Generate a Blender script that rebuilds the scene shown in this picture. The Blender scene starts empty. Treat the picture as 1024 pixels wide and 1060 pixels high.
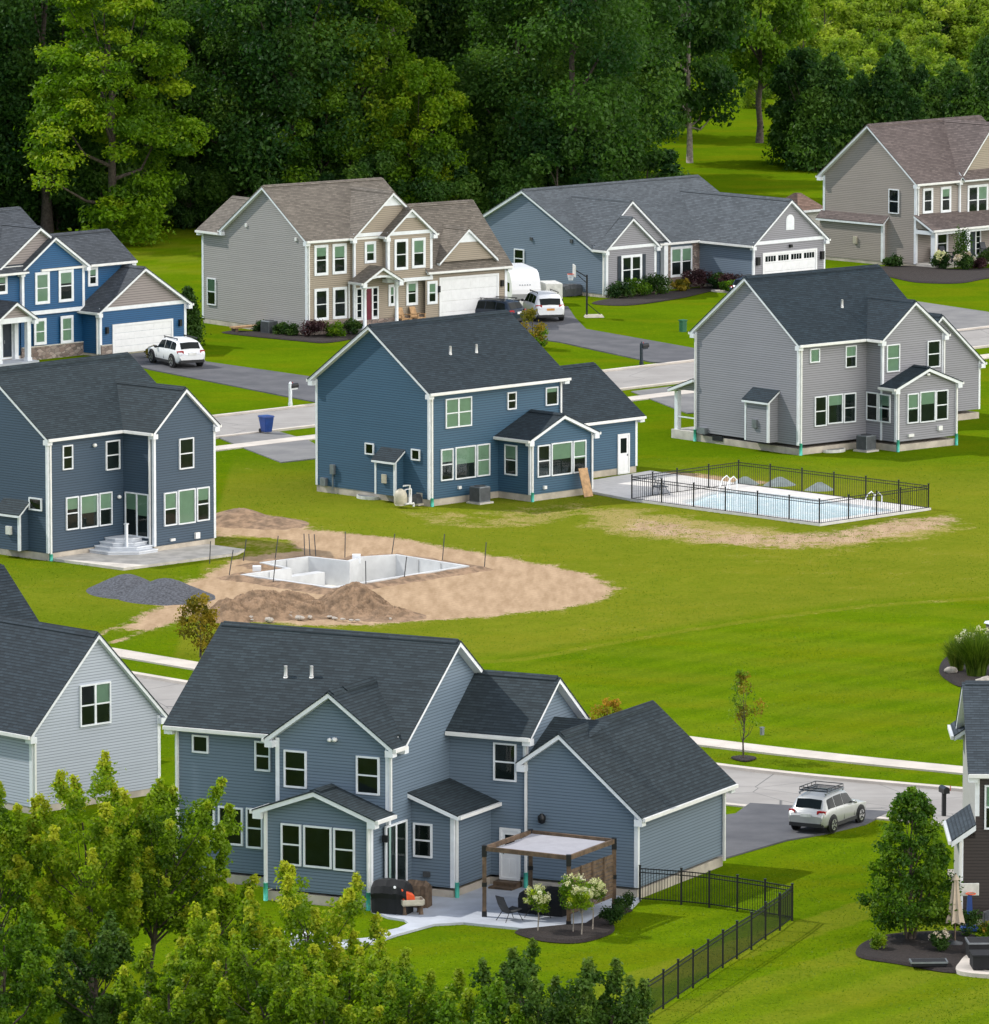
import bpy, math, random, json
import numpy as np
from mathutils import Vector, Matrix
random.seed(7); np.random.seed(7)
S = bpy.context.scene
COL = S.collection
PI = math.pi
D = json.loads(r'''{"cam":[7144.8,0.1348,47.352],"H":{"A":{"x":-21.649,"y":331.666,"z":0.0,"t":0.832,"hE":5.978,"hR":9.033,"W":8.117,"L":9.404,"o":0.168,"w0":5.135,"P":2.122,"hW":7.992},"B":{"x":-11.757,"y":430.699,"z":0.0,"t":0.665,"hE":6.112,"hR":9.231,"W":8.838,"L":9.074,"o":0.279,"R":2.405,"g0":3.419,"g1":9.317,"gv":0.374,"hG1":8.862,"q0":5.666,"q1":9.204,"qv":0.905,"hQ":7.82,"k0":10.0,"k1":15.283,"kv":0.838,"hKE":3.673,"hKR":7.574,"kc":2.992,"dm":12.121,"hD":6.25,"pc":4.625,"pv":1.597,"hPR":4.316,"hPE":3.388,"pw":1.26,"zq":3.308},"C":{"x":-3.335,"y":351.407,"z":-0.0,"t":0.781,"hE":5.889,"hR":9.043,"W":8.496,"L":9.634,"o":0.32,"uG":17.414,"vG":2.047,"hG":3.026,"hGR":5.545,"vGR":5.495,"b0":4.974,"b1":9.572,"bP":2.337,"hB":3.23,"hBR":4.35},"D":{"x":-24.164,"y":420.094,"z":-0.0,"t":0.794,"hE":5.508,"o":0.317,"a":1.474,"c0":-5.003,"c1":0.094,"hW":7.461,"Wg":7.212,"hG":2.745,"hGR":5.235,"m":1.79,"e1":4.157,"hM":7.252,"wm":4.403,"q":1.67,"hQ":8.1,"qm":-3.505,"hQE":5.6,"pc":-5.735,"pv":1.254,"hPR":3.864,"hPE":2.743,"pw":1.188,"zb":2.875},"E":{"x":16.522,"y":372.286,"z":0.0,"t":0.709,"hE":6.05,"hR":9.413,"W":8.357,"L":9.751,"o":0.245,"w0":5.07,"w1":9.732,"P":1.246,"hW":8.024,"g1":19.218,"vG":5.491,"hG":3.195,"hGR":6.104,"sP":2.358,"s1":9.721,"hS":3.492,"hSR":4.454,"gm":16.03},"F":{"x":7.392,"y":454.723,"z":0.0,"t":0.749,"hE":3.159,"o":0.247,"P":3.223,"W":9.528,"hR":6.663,"w1":4.6,"hW":5.203,"g1":6.83,"q":1.238,"hQ":6.197,"m":1.282,"k0":9.864,"k1":16.665,"Pg":3.908,"hGR":5.985,"L":16.204,"hGE":3.124},"G":{"x":29.112,"y":475.106,"z":-0.0,"t":0.766,"hE":5.814,"hR":9.626,"W":8.809,"o":0.355,"r1":11.498,"r":7.452,"w0":4.315,"wv":0.12,"zp1":3.622,"zp0":2.699,"pv":1.547,"sd":0.359,"s0":2.77,"hS":2.885,"hSR":3.386},"H":{"x":-3.794,"y":244.171,"z":-0.0,"t":1.107,"hE":5.731,"hR":8.919,"W":8.218,"L":9.29,"o":0.339,"P":0.974,"vw":4.585,"hW":7.611,"P2":4.816,"b":3.126,"hB":5.666,"hBR":7.526,"Wb":4.247,"Wg":4.476,"hG":3.065,"hGL":4.696,"gm":1.453,"hGR":5.895,"Lg":7.442,"sP":1.177,"s0":0.111,"s1":4.448,"hS":3.322,"hSR":4.195,"P3":4.848,"e":-0.056,"k0":1.8,"k1":2.0,"kv":1.695,"hK":3.157,"hKR":3.856},"I":{"x":-17.843,"y":262.476,"z":0.0,"t":0.77,"hE":3.112,"hR":6.733,"W":6.568,"L":10.0,"o":0.241},"J":{"x":16.458,"y":240.397,"z":-0.0,"t":-0.016,"hE":5.491,"hR":7.989,"W":8.862,"o":0.304,"bw":0.555,"hS":3.069,"sL":3.817}},"W":{"A":[["v",0,0.97,1.66,4.32,5.52,"dh"],["v",0,3.91,4.87,4.02,5.47,"dh"],["v",0,1.17,2.03,1.35,2.96,"dh"],["v",0,2.14,3.34,1.32,2.95,"picb"],["v",0,3.43,4.31,1.32,2.96,"dh"],["u",5.135,-1.78,-0.15,0.72,2.89,"slide"],["v",-2.122,6.85,7.86,3.97,5.49,"dh"],["v",-2.122,5.78,6.66,1.27,2.92,"dh"],["v",-2.122,6.75,7.95,1.25,2.96,"picb"],["v",-2.122,8.05,8.93,1.28,2.95,"dh"],["u",0,0.4,1.29,2.37,2.99,"pic"]],"C":[["v",0,1.12,3.0,3.91,5.44,"twinb"],["v",0,5.6,6.25,4.5,5.41,"dh"],["v",0,8.41,9.32,4.47,5.43,"pic"],["v",0,0.78,1.66,1.22,2.86,"dhb"],["v",0,1.81,3.29,1.2,2.88,"pic"],["v",0,3.38,4.32,1.21,2.88,"dhb"],["u",4.974,-1.4,-0.51,1.24,2.82,"dh"],["v",-2.337,5.47,6.38,1.19,2.85,"dh"],["v",-2.337,6.49,8.0,1.17,2.88,"pic"],["v",-2.337,8.09,9.04,1.17,2.86,"dh"],["v",2.047,15.91,16.81,-0.01,2.14,"mandoor"],["u",0,4.1,4.75,2.27,2.87,"pic"],["u",0,0.67,1.31,2.28,2.86,"pic"]],"E":[["v",0,0.78,1.51,4.96,5.73,"picb"],["v",0,3.44,4.26,4.49,5.7,"dh"],["v",0,1.16,2.05,1.44,3.09,"dh"],["v",0,2.13,3.26,1.5,3.11,"pic"],["v",0,3.34,4.25,1.47,3.1,"dh"],["v",-1.246,5.36,6.35,4.21,5.73,"dhb"],["v",-1.246,8.45,9.43,4.23,5.72,"dh"],["u",5.07,-0.95,-0.05,1.51,3.08,"dh"],["u",5.07,-1.94,-1.03,1.51,3.06,"dh"],["v",-2.358,5.88,6.73,1.45,3.09,"dh"],["v",-2.358,6.83,8.01,1.42,3.13,"pic"],["v",-2.358,8.05,8.97,1.46,3.11,"dh"]],"D":[["v",1.474,-3.96,-2.78,3.36,5.32,"dhbw"],["v",1.474,-2.04,-0.82,3.36,5.32,"dhbw"],["v",1.474,-4.08,-3.08,0.88,2.49,"dhbw"],["v",1.474,-1.9,-0.87,0.81,2.5,"dhbw"],["v",1.79,0.66,1.47,4.11,5.3,"dhbw"],["v",1.67,-6.99,-6.04,4.18,5.37,"dhbw"],["v",0,1.02,6.07,-0.2,1.87,"gdoor"]],"B":[["v",0,0.56,1.64,3.83,5.76,"dhw"],["v",0,1.98,3.08,3.84,5.76,"dhw"],["v",0,0.55,1.66,1.0,3.01,"dhw"],["v",0,2.0,3.11,1.01,3.01,"dhw"],["u",0,9.72,10.66,1.2,2.92,"dh"],["v",-0.374,4.23,5.12,4.43,5.79,"dhw"],["v",-0.905,6.18,7.26,3.91,5.86,"dhw"],["v",-0.905,7.57,8.65,3.95,5.86,"dhw"],["v",-0.374,7.52,8.44,1.54,3.09,"dhw"],["v",-0.374,3.53,5.32,0.48,2.92,"entry"],["v",-0.374,6.11,6.68,1.6,2.96,"dhw"],["v",-0.838,8.84,9.66,1.57,3.04,"dhw"],["v",-0.838,9.8,14.6,0.71,3.22,"gdoor"]],"F":[["v",0,1.35,3.26,0.72,2.7,"twinw"],["v",1.282,7.14,9.25,0.74,2.79,"twinw"],["v",-3.908,10.7,15.87,0.75,2.53,"gdoorw"],["v",-3.908,12.93,13.69,3.92,4.96,"gvent"],["u",0,7.92,8.88,1.36,2.64,"dh"]],"G":[["u",0,1.58,2.55,3.58,5.27,"dh"],["v",0,0.65,1.68,3.66,5.4,"dhw"],["v",0,2.48,3.53,3.61,5.4,"dhw"],["v",-0.12,5.1,7.24,3.24,5.35,"twinw"],["v",0,2.05,3.27,0.49,2.45,"dhw"],["v",-0.12,4.53,6.52,-0.07,2.24,"entry"]],"H":[["u",0.974,7.9,8.58,4.74,5.4,"pic"],["u",0.974,5.33,5.98,4.27,5.37,"dh"],["u",0.974,7.66,8.51,1.45,2.85,"dh"],["u",0.974,6.49,7.51,1.43,2.84,"pic"],["u",0.974,5.66,6.35,1.38,2.87,"dh"],["u",0,3.33,4.25,3.95,5.32,"dh"],["u",0,0.36,1.3,3.94,5.33,"dh"],["u",-1.177,2.93,3.75,1.34,2.86,"dh"],["u",-1.177,1.69,2.83,1.34,2.86,"pic"],["u",-1.177,0.75,1.61,1.32,2.86,"dh"],["v",0,-0.33,1.32,0.6,2.89,"slide"],["u",1.8,-0.84,-0.08,1.45,2.7,"dh"],["u",4.816,-2.74,-1.81,3.92,5.32,"dh"],["u",4.816,-2.9,-2.06,0.28,2.19,"mandoor"]],"I":[["v",0,2.43,4.01,3.1,4.74,"twin"]],"J":[["v",0,0.86,1.68,3.43,5.02,"dh"]]}}''')

# ------------------------------------------------------------------ mesh builder
class MB:
    def __init__(s): s.v=[]; s.f=[]; s.m=[]; s.sm=[]
    def poly(s, pts, m=0, sm=False):
        n=len(s.v); s.v.extend([tuple(p) for p in pts]); s.f.append(tuple(range(n,n+len(pts)))); s.m.append(m); s.sm.append(sm)
    def box(s, a, b, m=0):
        x0,x1=sorted((a[0],b[0])); y0,y1=sorted((a[1],b[1])); z0,z1=sorted((a[2],b[2]))
        s.hexa([(x0,y0,z0),(x1,y0,z0),(x1,y1,z0),(x0,y1,z0),(x0,y0,z1),(x1,y0,z1),(x1,y1,z1),(x0,y1,z1)],m)
    def hexa(s, p, m=0):
        n=len(s.v); s.v.extend([tuple(q) for q in p])
        for f in ((0,3,2,1),(4,5,6,7),(0,1,5,4),(1,2,6,5),(2,3,7,6),(3,0,4,7)):
            s.f.append(tuple(n+i for i in f)); s.m.append(m); s.sm.append(False)
    def bar(s, p, q, w, h, m=0):
        p=Vector(p); q=Vector(q); d=(q-p); 
        if d.length<1e-6: return
        d.normalize(); up=Vector((0,0,1)) if abs(d.z)<.95 else Vector((1,0,0))
        a=d.cross(up).normalized()*(w/2); b=a.cross(d).normalized()*(h/2)
        s.hexa([p-a-b,p+a-b,p+a+b,p-a+b,q-a-b,q+a-b,q+a+b,q-a+b],m)
    def tube(s, pts, rs, n=8, m=0, cap=True):
        base=len(s.v); pts=[Vector(p) for p in pts]
        if not hasattr(rs,'__len__'): rs=[rs]*len(pts)
        for i,p in enumerate(pts):
            d=(pts[min(i+1,len(pts)-1)]-pts[max(i-1,0)]).normalized()
            up=Vector((0,0,1)) if abs(d.z)<.9 else Vector((1,0,0))
            a=d.cross(up).normalized(); b=d.cross(a)
            for k in range(n):
                t=2*PI*k/n; s.v.append(tuple(p+(a*math.cos(t)+b*math.sin(t))*rs[i]))
        for i in range(len(pts)-1):
            for k in range(n):
                k2=(k+1)%n; s.f.append((base+i*n+k,base+i*n+k2,base+(i+1)*n+k2,base+(i+1)*n+k)); s.m.append(m); s.sm.append(True)
        if cap:
            s.f.append(tuple(base+k for k in range(n))); s.m.append(m); s.sm.append(False)
            e=base+(len(pts)-1)*n; s.f.append(tuple(e+k for k in reversed(range(n)))); s.m.append(m); s.sm.append(False)
    def lathe(s, prof, c=(0,0,0), n=16, m=0):
        s.tube([(c[0],c[1],c[2]+z) for r,z in prof],[max(r,.001) for r,z in prof],n,m)
    def blob(s, c, r, n=10, m=0, jit=.0, seed=0):
        rnd=random.Random(seed); rows=n//2; base=len(s.v)
        for i in range(rows+1):
            ph=PI*i/rows
            for k in range(n):
                t=2*PI*k/n; j=1+jit*(rnd.random()-.5)*2
                s.v.append((c[0]+r[0]*j*math.sin(ph)*math.cos(t),c[1]+r[1]*j*math.sin(ph)*math.sin(t),c[2]+r[2]*j*math.cos(ph)))
        for i in range(rows):
            for k in range(n):
                k2=(k+1)%n; s.f.append((base+i*n+k,base+(i+1)*n+k,base+(i+1)*n+k2,base+i*n+k2)); s.m.append(m); s.sm.append(True)
    def build(s, name, mat=None, parent=None, uv=True, bevel=0):
        me=bpy.data.meshes.new(name); me.from_pydata(s.v,[],s.f)
        for mt in (mat if isinstance(mat,(list,tuple)) else [mat]): me.materials.append(M[mt] if isinstance(mt,str) else mt)
        me.polygons.foreach_set('material_index',s.m); me.polygons.foreach_set('use_smooth',s.sm)
        if uv:
            L=me.uv_layers.new(name='UV').data
            for p in me.polygons:
                n=p.normal; t=Vector((-n.y,n.x,0)) if abs(n.z)<.98 else Vector((1,0,0))
                t.normalize(); b=n.cross(t)
                for li in p.loop_indices:
                    c=me.vertices[me.loops[li].vertex_index].co; L[li].uv=(c.dot(t),c.dot(b))
        me.update()
        o=bpy.data.objects.new(name,me); COL.objects.link(o)
        if parent: o.parent=parent
        if bevel:
            b=o.modifiers.new('bevel','BEVEL'); b.width=bevel; b.segments=2; b.limit_method='ANGLE'
        return o

def tag(o,label=None,cat=None,group=None,kind=None):
    if label: o['label']=label
    if cat: o['category']=cat
    if group: o['group']=group
    if kind: o['kind']=kind
    return o
def thing(name,label,cat,loc=(0,0,0),rz=0,group=None):
    o=bpy.data.objects.new(name,None); COL.objects.link(o); o.location=loc; o.rotation_euler=(0,0,rz); o.empty_display_size=.2
    return tag(o,label,cat,group)
def dup(root,loc,rz=None,label=None,scale=None):
    r=root.copy(); COL.objects.link(r); r.location=loc
    if rz is not None: r.rotation_euler=(0,0,rz)
    if scale is not None: r.scale=scale if hasattr(scale,'__len__') else (scale,)*3
    if label: r['label']=label
    for ch in list(root.children):
        c=ch.copy(); COL.objects.link(c); c.parent=r
        for g in list(ch.children):
            d=g.copy(); COL.objects.link(d); d.parent=c
    return r

# ------------------------------------------------------------------ materials
M={}
class NT:
    def __init__(s,name):
        m=bpy.data.materials.new(name); m.use_nodes=True; s.m=m; s.t=m.node_tree; s.b=s.t.nodes['Principled BSDF']; s.out=s.t.nodes['Material Output']; M[name]=m
    def n(s,typ,**kw):
        x=s.t.nodes.new(typ)
        for k,v in kw.items():
            if k[0]=='_': setattr(x,k[1:],v)
            else:
                key=k.replace('_',' '); x.inputs[key].default_value=v
        return x
    def l(s,a,b): s.t.links.new(a,b)
    def math(s,op,a,b=None,c=None):
        x=s.t.nodes.new('ShaderNodeMath'); x.operation=op
        for i,q in enumerate((a,b,c)):
            if q is None: continue
            if isinstance(q,(int,float)): x.inputs[i].default_value=q
            else: s.l(q,x.inputs[i])
        return x.outputs[0]
    def mix(s,f,a,b,mode='MIX'):
        x=s.t.nodes.new('ShaderNodeMix'); x.data_type='RGBA'; x.blend_type=mode
        for i,q in ((0,f),(6,a),(7,b)):
            if isinstance(q,(int,float)): x.inputs[i].default_value=q
            elif isinstance(q,tuple): x.inputs[i].default_value=(*q,1) if len(q)==3 else q
            else: s.l(q,x.inputs[i])
        return x.outputs[2]
    def noise(s,scale,detail=3,rough=.55,vec=None,dist=0):
        x=s.n('ShaderNodeTexNoise',Scale=scale,Detail=detail,Roughness=rough,Distortion=dist)
        if vec is not None: s.l(vec,x.inputs['Vector'])
        return x.outputs['Fac']
    def ramp(s,f,a,b):
        x=s.t.nodes.new('ShaderNodeMapRange'); x.inputs[1].default_value=a; x.inputs[2].default_value=b; x.interpolation_type='SMOOTHSTEP'; s.l(f,x.inputs[0]); return x.outputs[0]
    def mapv(s,vec,sc=(1,1,1),rot=0):
        x=s.n('ShaderNodeMapping'); x.inputs['Scale'].default_value=sc; x.inputs['Rotation'].default_value=(0,0,rot); s.l(vec,x.inputs['Vector']); return x.outputs[0]
    def uv(s): return s.n('ShaderNodeUVMap',_uv_map='UV').outputs[0]
    def obj(s): return s.n('ShaderNodeTexCoord').outputs['Object']
    def pos(s): return s.n('ShaderNodeNewGeometry').outputs['Position']
    def bump(s,h,st=.3,d=.02):
        x=s.n('ShaderNodeBump',Strength=st,Distance=d); s.l(h,x.inputs['Height']); s.l(x.outputs[0],s.b.inputs['Normal'])
    def col(s,c):
        if isinstance(c,tuple): s.b.inputs['Base Color'].default_value=(*c,1)
        else: s.l(c,s.b.inputs['Base Color'])
    def set(s,rough=.6,metal=0,spec=.5):
        s.b.inputs['Roughness'].default_value=rough; s.b.inputs['Metallic'].default_value=metal; s.b.inputs['Specular IOR Level'].default_value=spec

def plain(name,c,rough=.6,metal=0,var=.15,scale=3,spec=.4,bump=0):
    t=NT(name); f=t.noise(scale,4,.6,t.obj()); lo=tuple(x*(1-var) for x in c); hi=tuple(min(1,x*(1+var)) for x in c)
    t.col(t.mix(t.ramp(f,.3,.7),lo,hi)); t.set(rough,metal,spec)
    if bump: t.bump(t.noise(scale*6,4,.6,t.obj()),bump)
    return t
def siding(name,c,period=.115):
    t=NT(name); uv=t.uv(); sep=t.n('ShaderNodeSeparateXYZ'); t.l(uv,sep.inputs[0])
    saw=t.math('FRACT',t.math('MULTIPLY',sep.outputs[1],1/period))
    lap=t.ramp(saw,.02,.34)                                # shadow under each board's lap, painted into the colour as a dark band
    h=t.math('SUBTRACT',1,saw)
    # boards come in lengths: every course has its own slight tone, plus joints
    row=t.math('FLOOR',t.math('MULTIPLY',sep.outputs[1],1/(period*2)))
    st=t.n('ShaderNodeCombineXYZ'); t.l(t.math('ADD',t.math('MULTIPLY',sep.outputs[0],.27),t.math('MULTIPLY',row,.37)),st.inputs[0]); t.l(row,st.inputs[1])
    wn=t.n('ShaderNodeTexWhiteNoise',_noise_dimensions='2D'); fl=t.n('ShaderNodeVectorMath',_operation='FLOOR'); t.l(st.outputs[0],fl.inputs[0]); t.l(fl.outputs[0],wn.inputs['Vector'])
    big=t.noise(.5,3,.5,t.obj())
    v=t.math('ADD',t.math('MULTIPLY',wn.outputs['Value'],.10),t.math('MULTIPLY',big,.18))
    a=t.mix(v,tuple(x*.86 for x in c),tuple(min(1,x*1.35) for x in c))
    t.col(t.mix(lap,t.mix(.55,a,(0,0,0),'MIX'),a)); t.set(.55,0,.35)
    t.bump(h,.9,.018)
    return t
def shingle(name,c,w=.31,h=.143,lo=.60,hi=1.62):
    t=NT(name); uv=t.uv()
    br=t.n('ShaderNodeTexBrick',Scale=1,_offset=.37); br.inputs['Brick Width'].default_value=w; br.inputs['Row Height'].default_value=h; br.inputs['Mortar Size'].default_value=.012; br.inputs['Mortar Smooth'].default_value=.4
    br.inputs['Color1'].default_value=(0,0,0,1); br.inputs['Color2'].default_value=(1,1,1,1); br.inputs['Mortar'].default_value=(0,0,0,1); t.l(uv,br.inputs['Vector'])
    big=t.noise(.7,4,.6,t.mapv(uv,(1,1.8,1))); gr=t.noise(9,3,.7,uv)
    f=t.math('ADD',t.math('MULTIPLY',br.outputs['Color'],.32),t.math('ADD',t.math('MULTIPLY',big,.35),t.math('MULTIPLY',gr,.38)))
    a=t.mix(t.ramp(f,.1,1.0),tuple(x*lo for x in c),tuple(x*hi for x in c))
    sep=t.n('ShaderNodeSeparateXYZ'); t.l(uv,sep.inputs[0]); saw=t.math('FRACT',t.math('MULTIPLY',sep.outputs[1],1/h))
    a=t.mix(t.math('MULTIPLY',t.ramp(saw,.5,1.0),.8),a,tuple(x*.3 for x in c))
    t.col(a); t.set(.85,0,.25); t.bump(t.math('ADD',t.math('MULTIPLY',t.math('SUBTRACT',1,saw),.6),t.math('MULTIPLY',f,.8)),.7,.02)
    return t
def leafmat(name,dark,light,tip=None,tl=.35):
    t=NT(name); a=t.n('ShaderNodeAttribute',_attribute_name='tint'); oi=t.n('ShaderNodeObjectInfo')
    f=t.math('ADD',a.outputs['Fac'],t.math('MULTIPLY',t.math('SUBTRACT',oi.outputs['Random'],.5),.42))
    c=t.mix(t.ramp(f,0,.75),dark,light)
    if tip: c=t.mix(t.ramp(f,.7,1.05),c,tip)
    d=t.n('ShaderNodeBsdfDiffuse'); tr=t.n('ShaderNodeBsdfTranslucent'); g=t.n('ShaderNodeBsdfGlossy',Roughness=.45); mx=t.n('ShaderNodeMixShader',Fac=tl); m2=t.n('ShaderNodeMixShader',Fac=.012)
    t.l(c,d.inputs['Color']); t.l(t.mix(1.0,c,(1.06,1.2,.5),'MULTIPLY'),tr.inputs['Color'])
    t.l(d.outputs[0],mx.inputs[1]); t.l(tr.outputs[0],mx.inputs[2]); t.l(mx.outputs[0],m2.inputs[1]); t.l(g.outputs[0],m2.inputs[2]); t.l(m2.outputs[0],t.out.inputs['Surface'])
    t.t.nodes.remove(t.b); return t

SID={'A':(.050,.084,.125),'C':(.042,.106,.172),'D':(.012,.092,.225),'E':(.275,.275,.30),'B':(.36,.305,.235),'F':(.155,.205,.265),'G':(.335,.295,.262),'H':(.150,.205,.262),'I':(.43,.475,.54),'J':(.040,.030,.027)}
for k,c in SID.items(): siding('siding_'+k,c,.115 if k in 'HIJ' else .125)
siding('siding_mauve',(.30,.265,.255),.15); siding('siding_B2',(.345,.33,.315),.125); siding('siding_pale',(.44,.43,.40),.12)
RF={'A':(.029,.042,.049),'C':(.024,.036,.045),'D':(.064,.073,.084),'E':(.020,.033,.043),'B':(.160,.140,.115),'F':(.088,.101,.112),'G':(.135,.108,.100),'H':(.027,.039,.046),'I':(.026,.038,.048),'J':(.042,.055,.066)}
for k,c in RF.items(): shingle('shingle_'+k,c)
shingle('shingle_brown',(.26,.17,.13))
plain('white_trim',(.76,.79,.82),.45,var=.06); plain('white_gutter',(.78,.78,.76),.35,var=.05); plain('concrete',(.50,.47,.42),.9,var=.2,scale=1.2,bump=.1); plain('foundation',(.46,.41,.34),.9,var=.22,scale=1.0,bump=.15)
plain('patio_grey',(.42,.45,.50),.85,var=.12,scale=.8,bump=.08); plain('pool_deck',(.60,.58,.55),.85,var=.08); plain('tarp_grey',(.20,.235,.23),.8); plain('sidewalk',(.54,.49,.43),.9,var=.12,scale=.6,bump=.08)
plain('door_white',(.78,.79,.80),.4,var=.04); plain('door_red',(.13,.012,.03),.4); plain('door_dark',(.02,.03,.045),.4); plain('black_metal',(.012,.013,.015),.4,.2); plain('dark_grey',(.06,.065,.07),.6); plain('grey_metal',(.22,.24,.26),.45,.5)
plain('aqua',(.08,.50,.38),.5); plain('beige_plastic',(.50,.46,.36),.5); plain('pale_plastic',(.62,.62,.58),.5); plain('blue_plastic',(.012,.05,.22),.45); plain('orange_plastic',(.75,.09,.02),.4); plain('wood_brown',(.112,.074,.046),.7,var=.35,scale=4); plain('wood_light',(.42,.26,.13),.7,var=.25,scale=4); plain('canopy_cloth',(.33,.33,.36),.8,var=.06); plain('cloth_black',(.010,.011,.013),.85); plain('umbrella_cloth',(.46,.38,.29),.9,var=.1)
plain('mulch',(.022,.016,.014),.95,var=.5,scale=14,bump=.8); plain('gravel',(.080,.085,.098),.95,var=.45,scale=9,bump=.8); plain('soil',(.235,.155,.095),.95,var=.4,scale=2.2,bump=.9); plain('rock',(.42,.38,.33),.9,var=.3,scale=3,bump=.4)
plain('bark',(.075,.060,.048),.95,var=.4,scale=6,bump=.7); plain('bark_pale',(.24,.21,.18),.95,var=.35,scale=5,bump=.5); plain('flower_white',(.75,.72,.50),.8); plain('flower_pink',(.42,.30,.26),.8); plain('pool_wall',(.55,.56,.56),.6,var=.12,scale=.8); plain('pool_floor',(.72,.69,.62),.8,var=.08)
plain('tyre',(.012,.012,.013),.8); plain('rim',(.55,.56,.58),.3,.8); plain('paint_white',(.80,.81,.82),.22,var=.02); plain('paint_silver',(.46,.47,.46),.28,.35,var=.03); plain('paint_dark',(.018,.028,.045),.2,var=.05); plain('cladding',(.022,.023,.025),.6); plain('tail_light',(.35,.008,.012),.25); plain('plate',(.7,.7,.68),.4); plain('plate_gold',(.65,.30,.06),.4); plain('tread_grey',(.55,.58,.62),.6,var=.06); plain('blind',(.34,.41,.33),.8,var=.05,scale=2); plain('room_dark',(.010,.014,.016),.9,var=.5,scale=1.3)
# glass: a thin clear pane, reflecting at grazing angles
t=NT('glass'); lw=t.n('ShaderNodeFresnel',IOR=1.5); tr=t.n('ShaderNodeBsdfTransparent',Color=(.74,.88,.82,1)); gl=t.n('ShaderNodeBsdfGlossy',Roughness=.03,Color=(1,1,1,1)); mx=t.n('ShaderNodeMixShader')
bp=t.n('ShaderNodeBump',Strength=.08,Distance=.05); t.l(t.noise(1.1,2,.5,t.pos()),bp.inputs['Height']); t.l(bp.outputs[0],gl.inputs['Normal'])
t.l(t.math('MULTIPLY',lw.outputs[0],.9),mx.inputs[0]); t.l(tr.outputs[0],mx.inputs[1]); t.l(gl.outputs[0],mx.inputs[2]); t.l(mx.outputs[0],t.out.inputs['Surface']); t.t.nodes.remove(t.b)
plain('car_glass',(.008,.012,.013),.08,var=.1,spec=.12); plain('util_green',(.02,.12,.06),.5)
# stone veneer
t=NT('stone'); vo=t.n('ShaderNodeTexVoronoi',Scale=1.0); mp=t.mapv(t.uv(),(2.6,5,1)); t.l(mp,vo.inputs['Vector']); cr=t.n('ShaderNodeSeparateColor'); t.l(vo.outputs['Color'],cr.inputs[0])
ed=t.n('ShaderNodeTexVoronoi',Scale=1.0,_feature='DISTANCE_TO_EDGE'); t.l(mp,ed.inputs['Vector'])
c=t.mix(cr.outputs[0],(.14,.115,.10),(.40,.34,.30)); c=t.mix(t.math('MULTIPLY',cr.outputs[1],.4),c,(.22,.12,.10)); t.col(t.mix(t.ramp(ed.outputs['Distance'],0,.07),(.10,.09,.085),c)); t.set(.9); t.bump(ed.outputs['Distance'],.6,.05)
# louvred pale water
t=NT('pool_water'); t.col(t.mix(t.ramp(t.noise(2.2,4,.6,t.pos(),1.5),.35,.7),(.55,.76,.82),(.82,.92,.95))); t.set(.05); t.bump(t.noise(5,3,.6,t.pos(),.6),.25,.05)
# asphalt / road
t=NT('road_grey'); p=t.pos(); f=t.noise(.35,5,.6,p); g=t.noise(25,3,.7,p); st=t.noise(1,3,.5,t.mapv(p,(.12,1.6,1),PI/4))
c=t.mix(t.ramp(f,.3,.7),(.29,.272,.252),(.37,.35,.325)); c=t.mix(t.math('MULTIPLY',t.ramp(st,.45,.75),.35),c,(.24,.23,.22)); ck=t.n('ShaderNodeTexVoronoi',Scale=.22,_feature='DISTANCE_TO_EDGE'); t.l(p,ck.inputs['Vector'])
c=t.mix(t.ramp(ck.outputs['Distance'],0,.006),(.10,.10,.10),c); t.col(t.mix(t.math('MULTIPLY',g,.25),c,(.15,.15,.15))); t.set(.9,0,.3); t.bump(g,.2)
t=NT('asphalt'); p=t.pos(); f=t.noise(.5,5,.6,p); g=t.noise(30,3,.7,p); c=t.mix(t.ramp(f,.3,.75),(.082,.084,.092),(.135,.135,.142)); t.col(t.mix(t.math('MULTIPLY',g,.3),c,(.05,.05,.055))); t.set(.9,0,.3); t.bump(g,.2)
t=NT('asphalt_old'); p=t.pos(); f=t.noise(.5,5,.6,p); g=t.noise(30,3,.7,p); c=t.mix(t.ramp(f,.3,.75),(.17,.168,.168),(.25,.245,.235)); t.col(t.mix(t.math('MULTIPLY',g,.3),c,(.1,.1,.1))); t.set(.9,0,.3)
# lawn with bare soil where the 'dirt' attribute is high, and thin dry grass where 'dry' is
t=NT('lawn'); p=t.pos()
n1=t.noise(.09,5,.6,p); n2=t.noise(.55,4,.65,p,.5); n3=t.noise(4.5,3,.7,p); n4=t.noise(17,2,.7,p)
mow=t.n('ShaderNodeAttribute',_attribute_name='mow').outputs['Fac']
wv=t.n('ShaderNodeTexWave',Scale=.17,Distortion=5.0,Detail=2,_wave_profile='SIN'); wv.inputs['Detail Scale'].default_value=.25; t.l(t.mapv(p,(1,1,1),math.radians(38)),wv.inputs['Vector'])
f=t.math('ADD',t.math('ADD',t.math('MULTIPLY',n1,.45),t.math('ADD',t.math('MULTIPLY',n2,.22),t.math('MULTIPLY',n3,.23))),t.math('MULTIPLY',t.math('MULTIPLY',wv.outputs['Fac'],mow),.09))
ol=t.n('ShaderNodeAttribute',_attribute_name='olive').outputs['Fac']
c=t.mix(t.ramp(f,.28,.72),(.060,.120,.002),(.132,.208,.0035))
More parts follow.
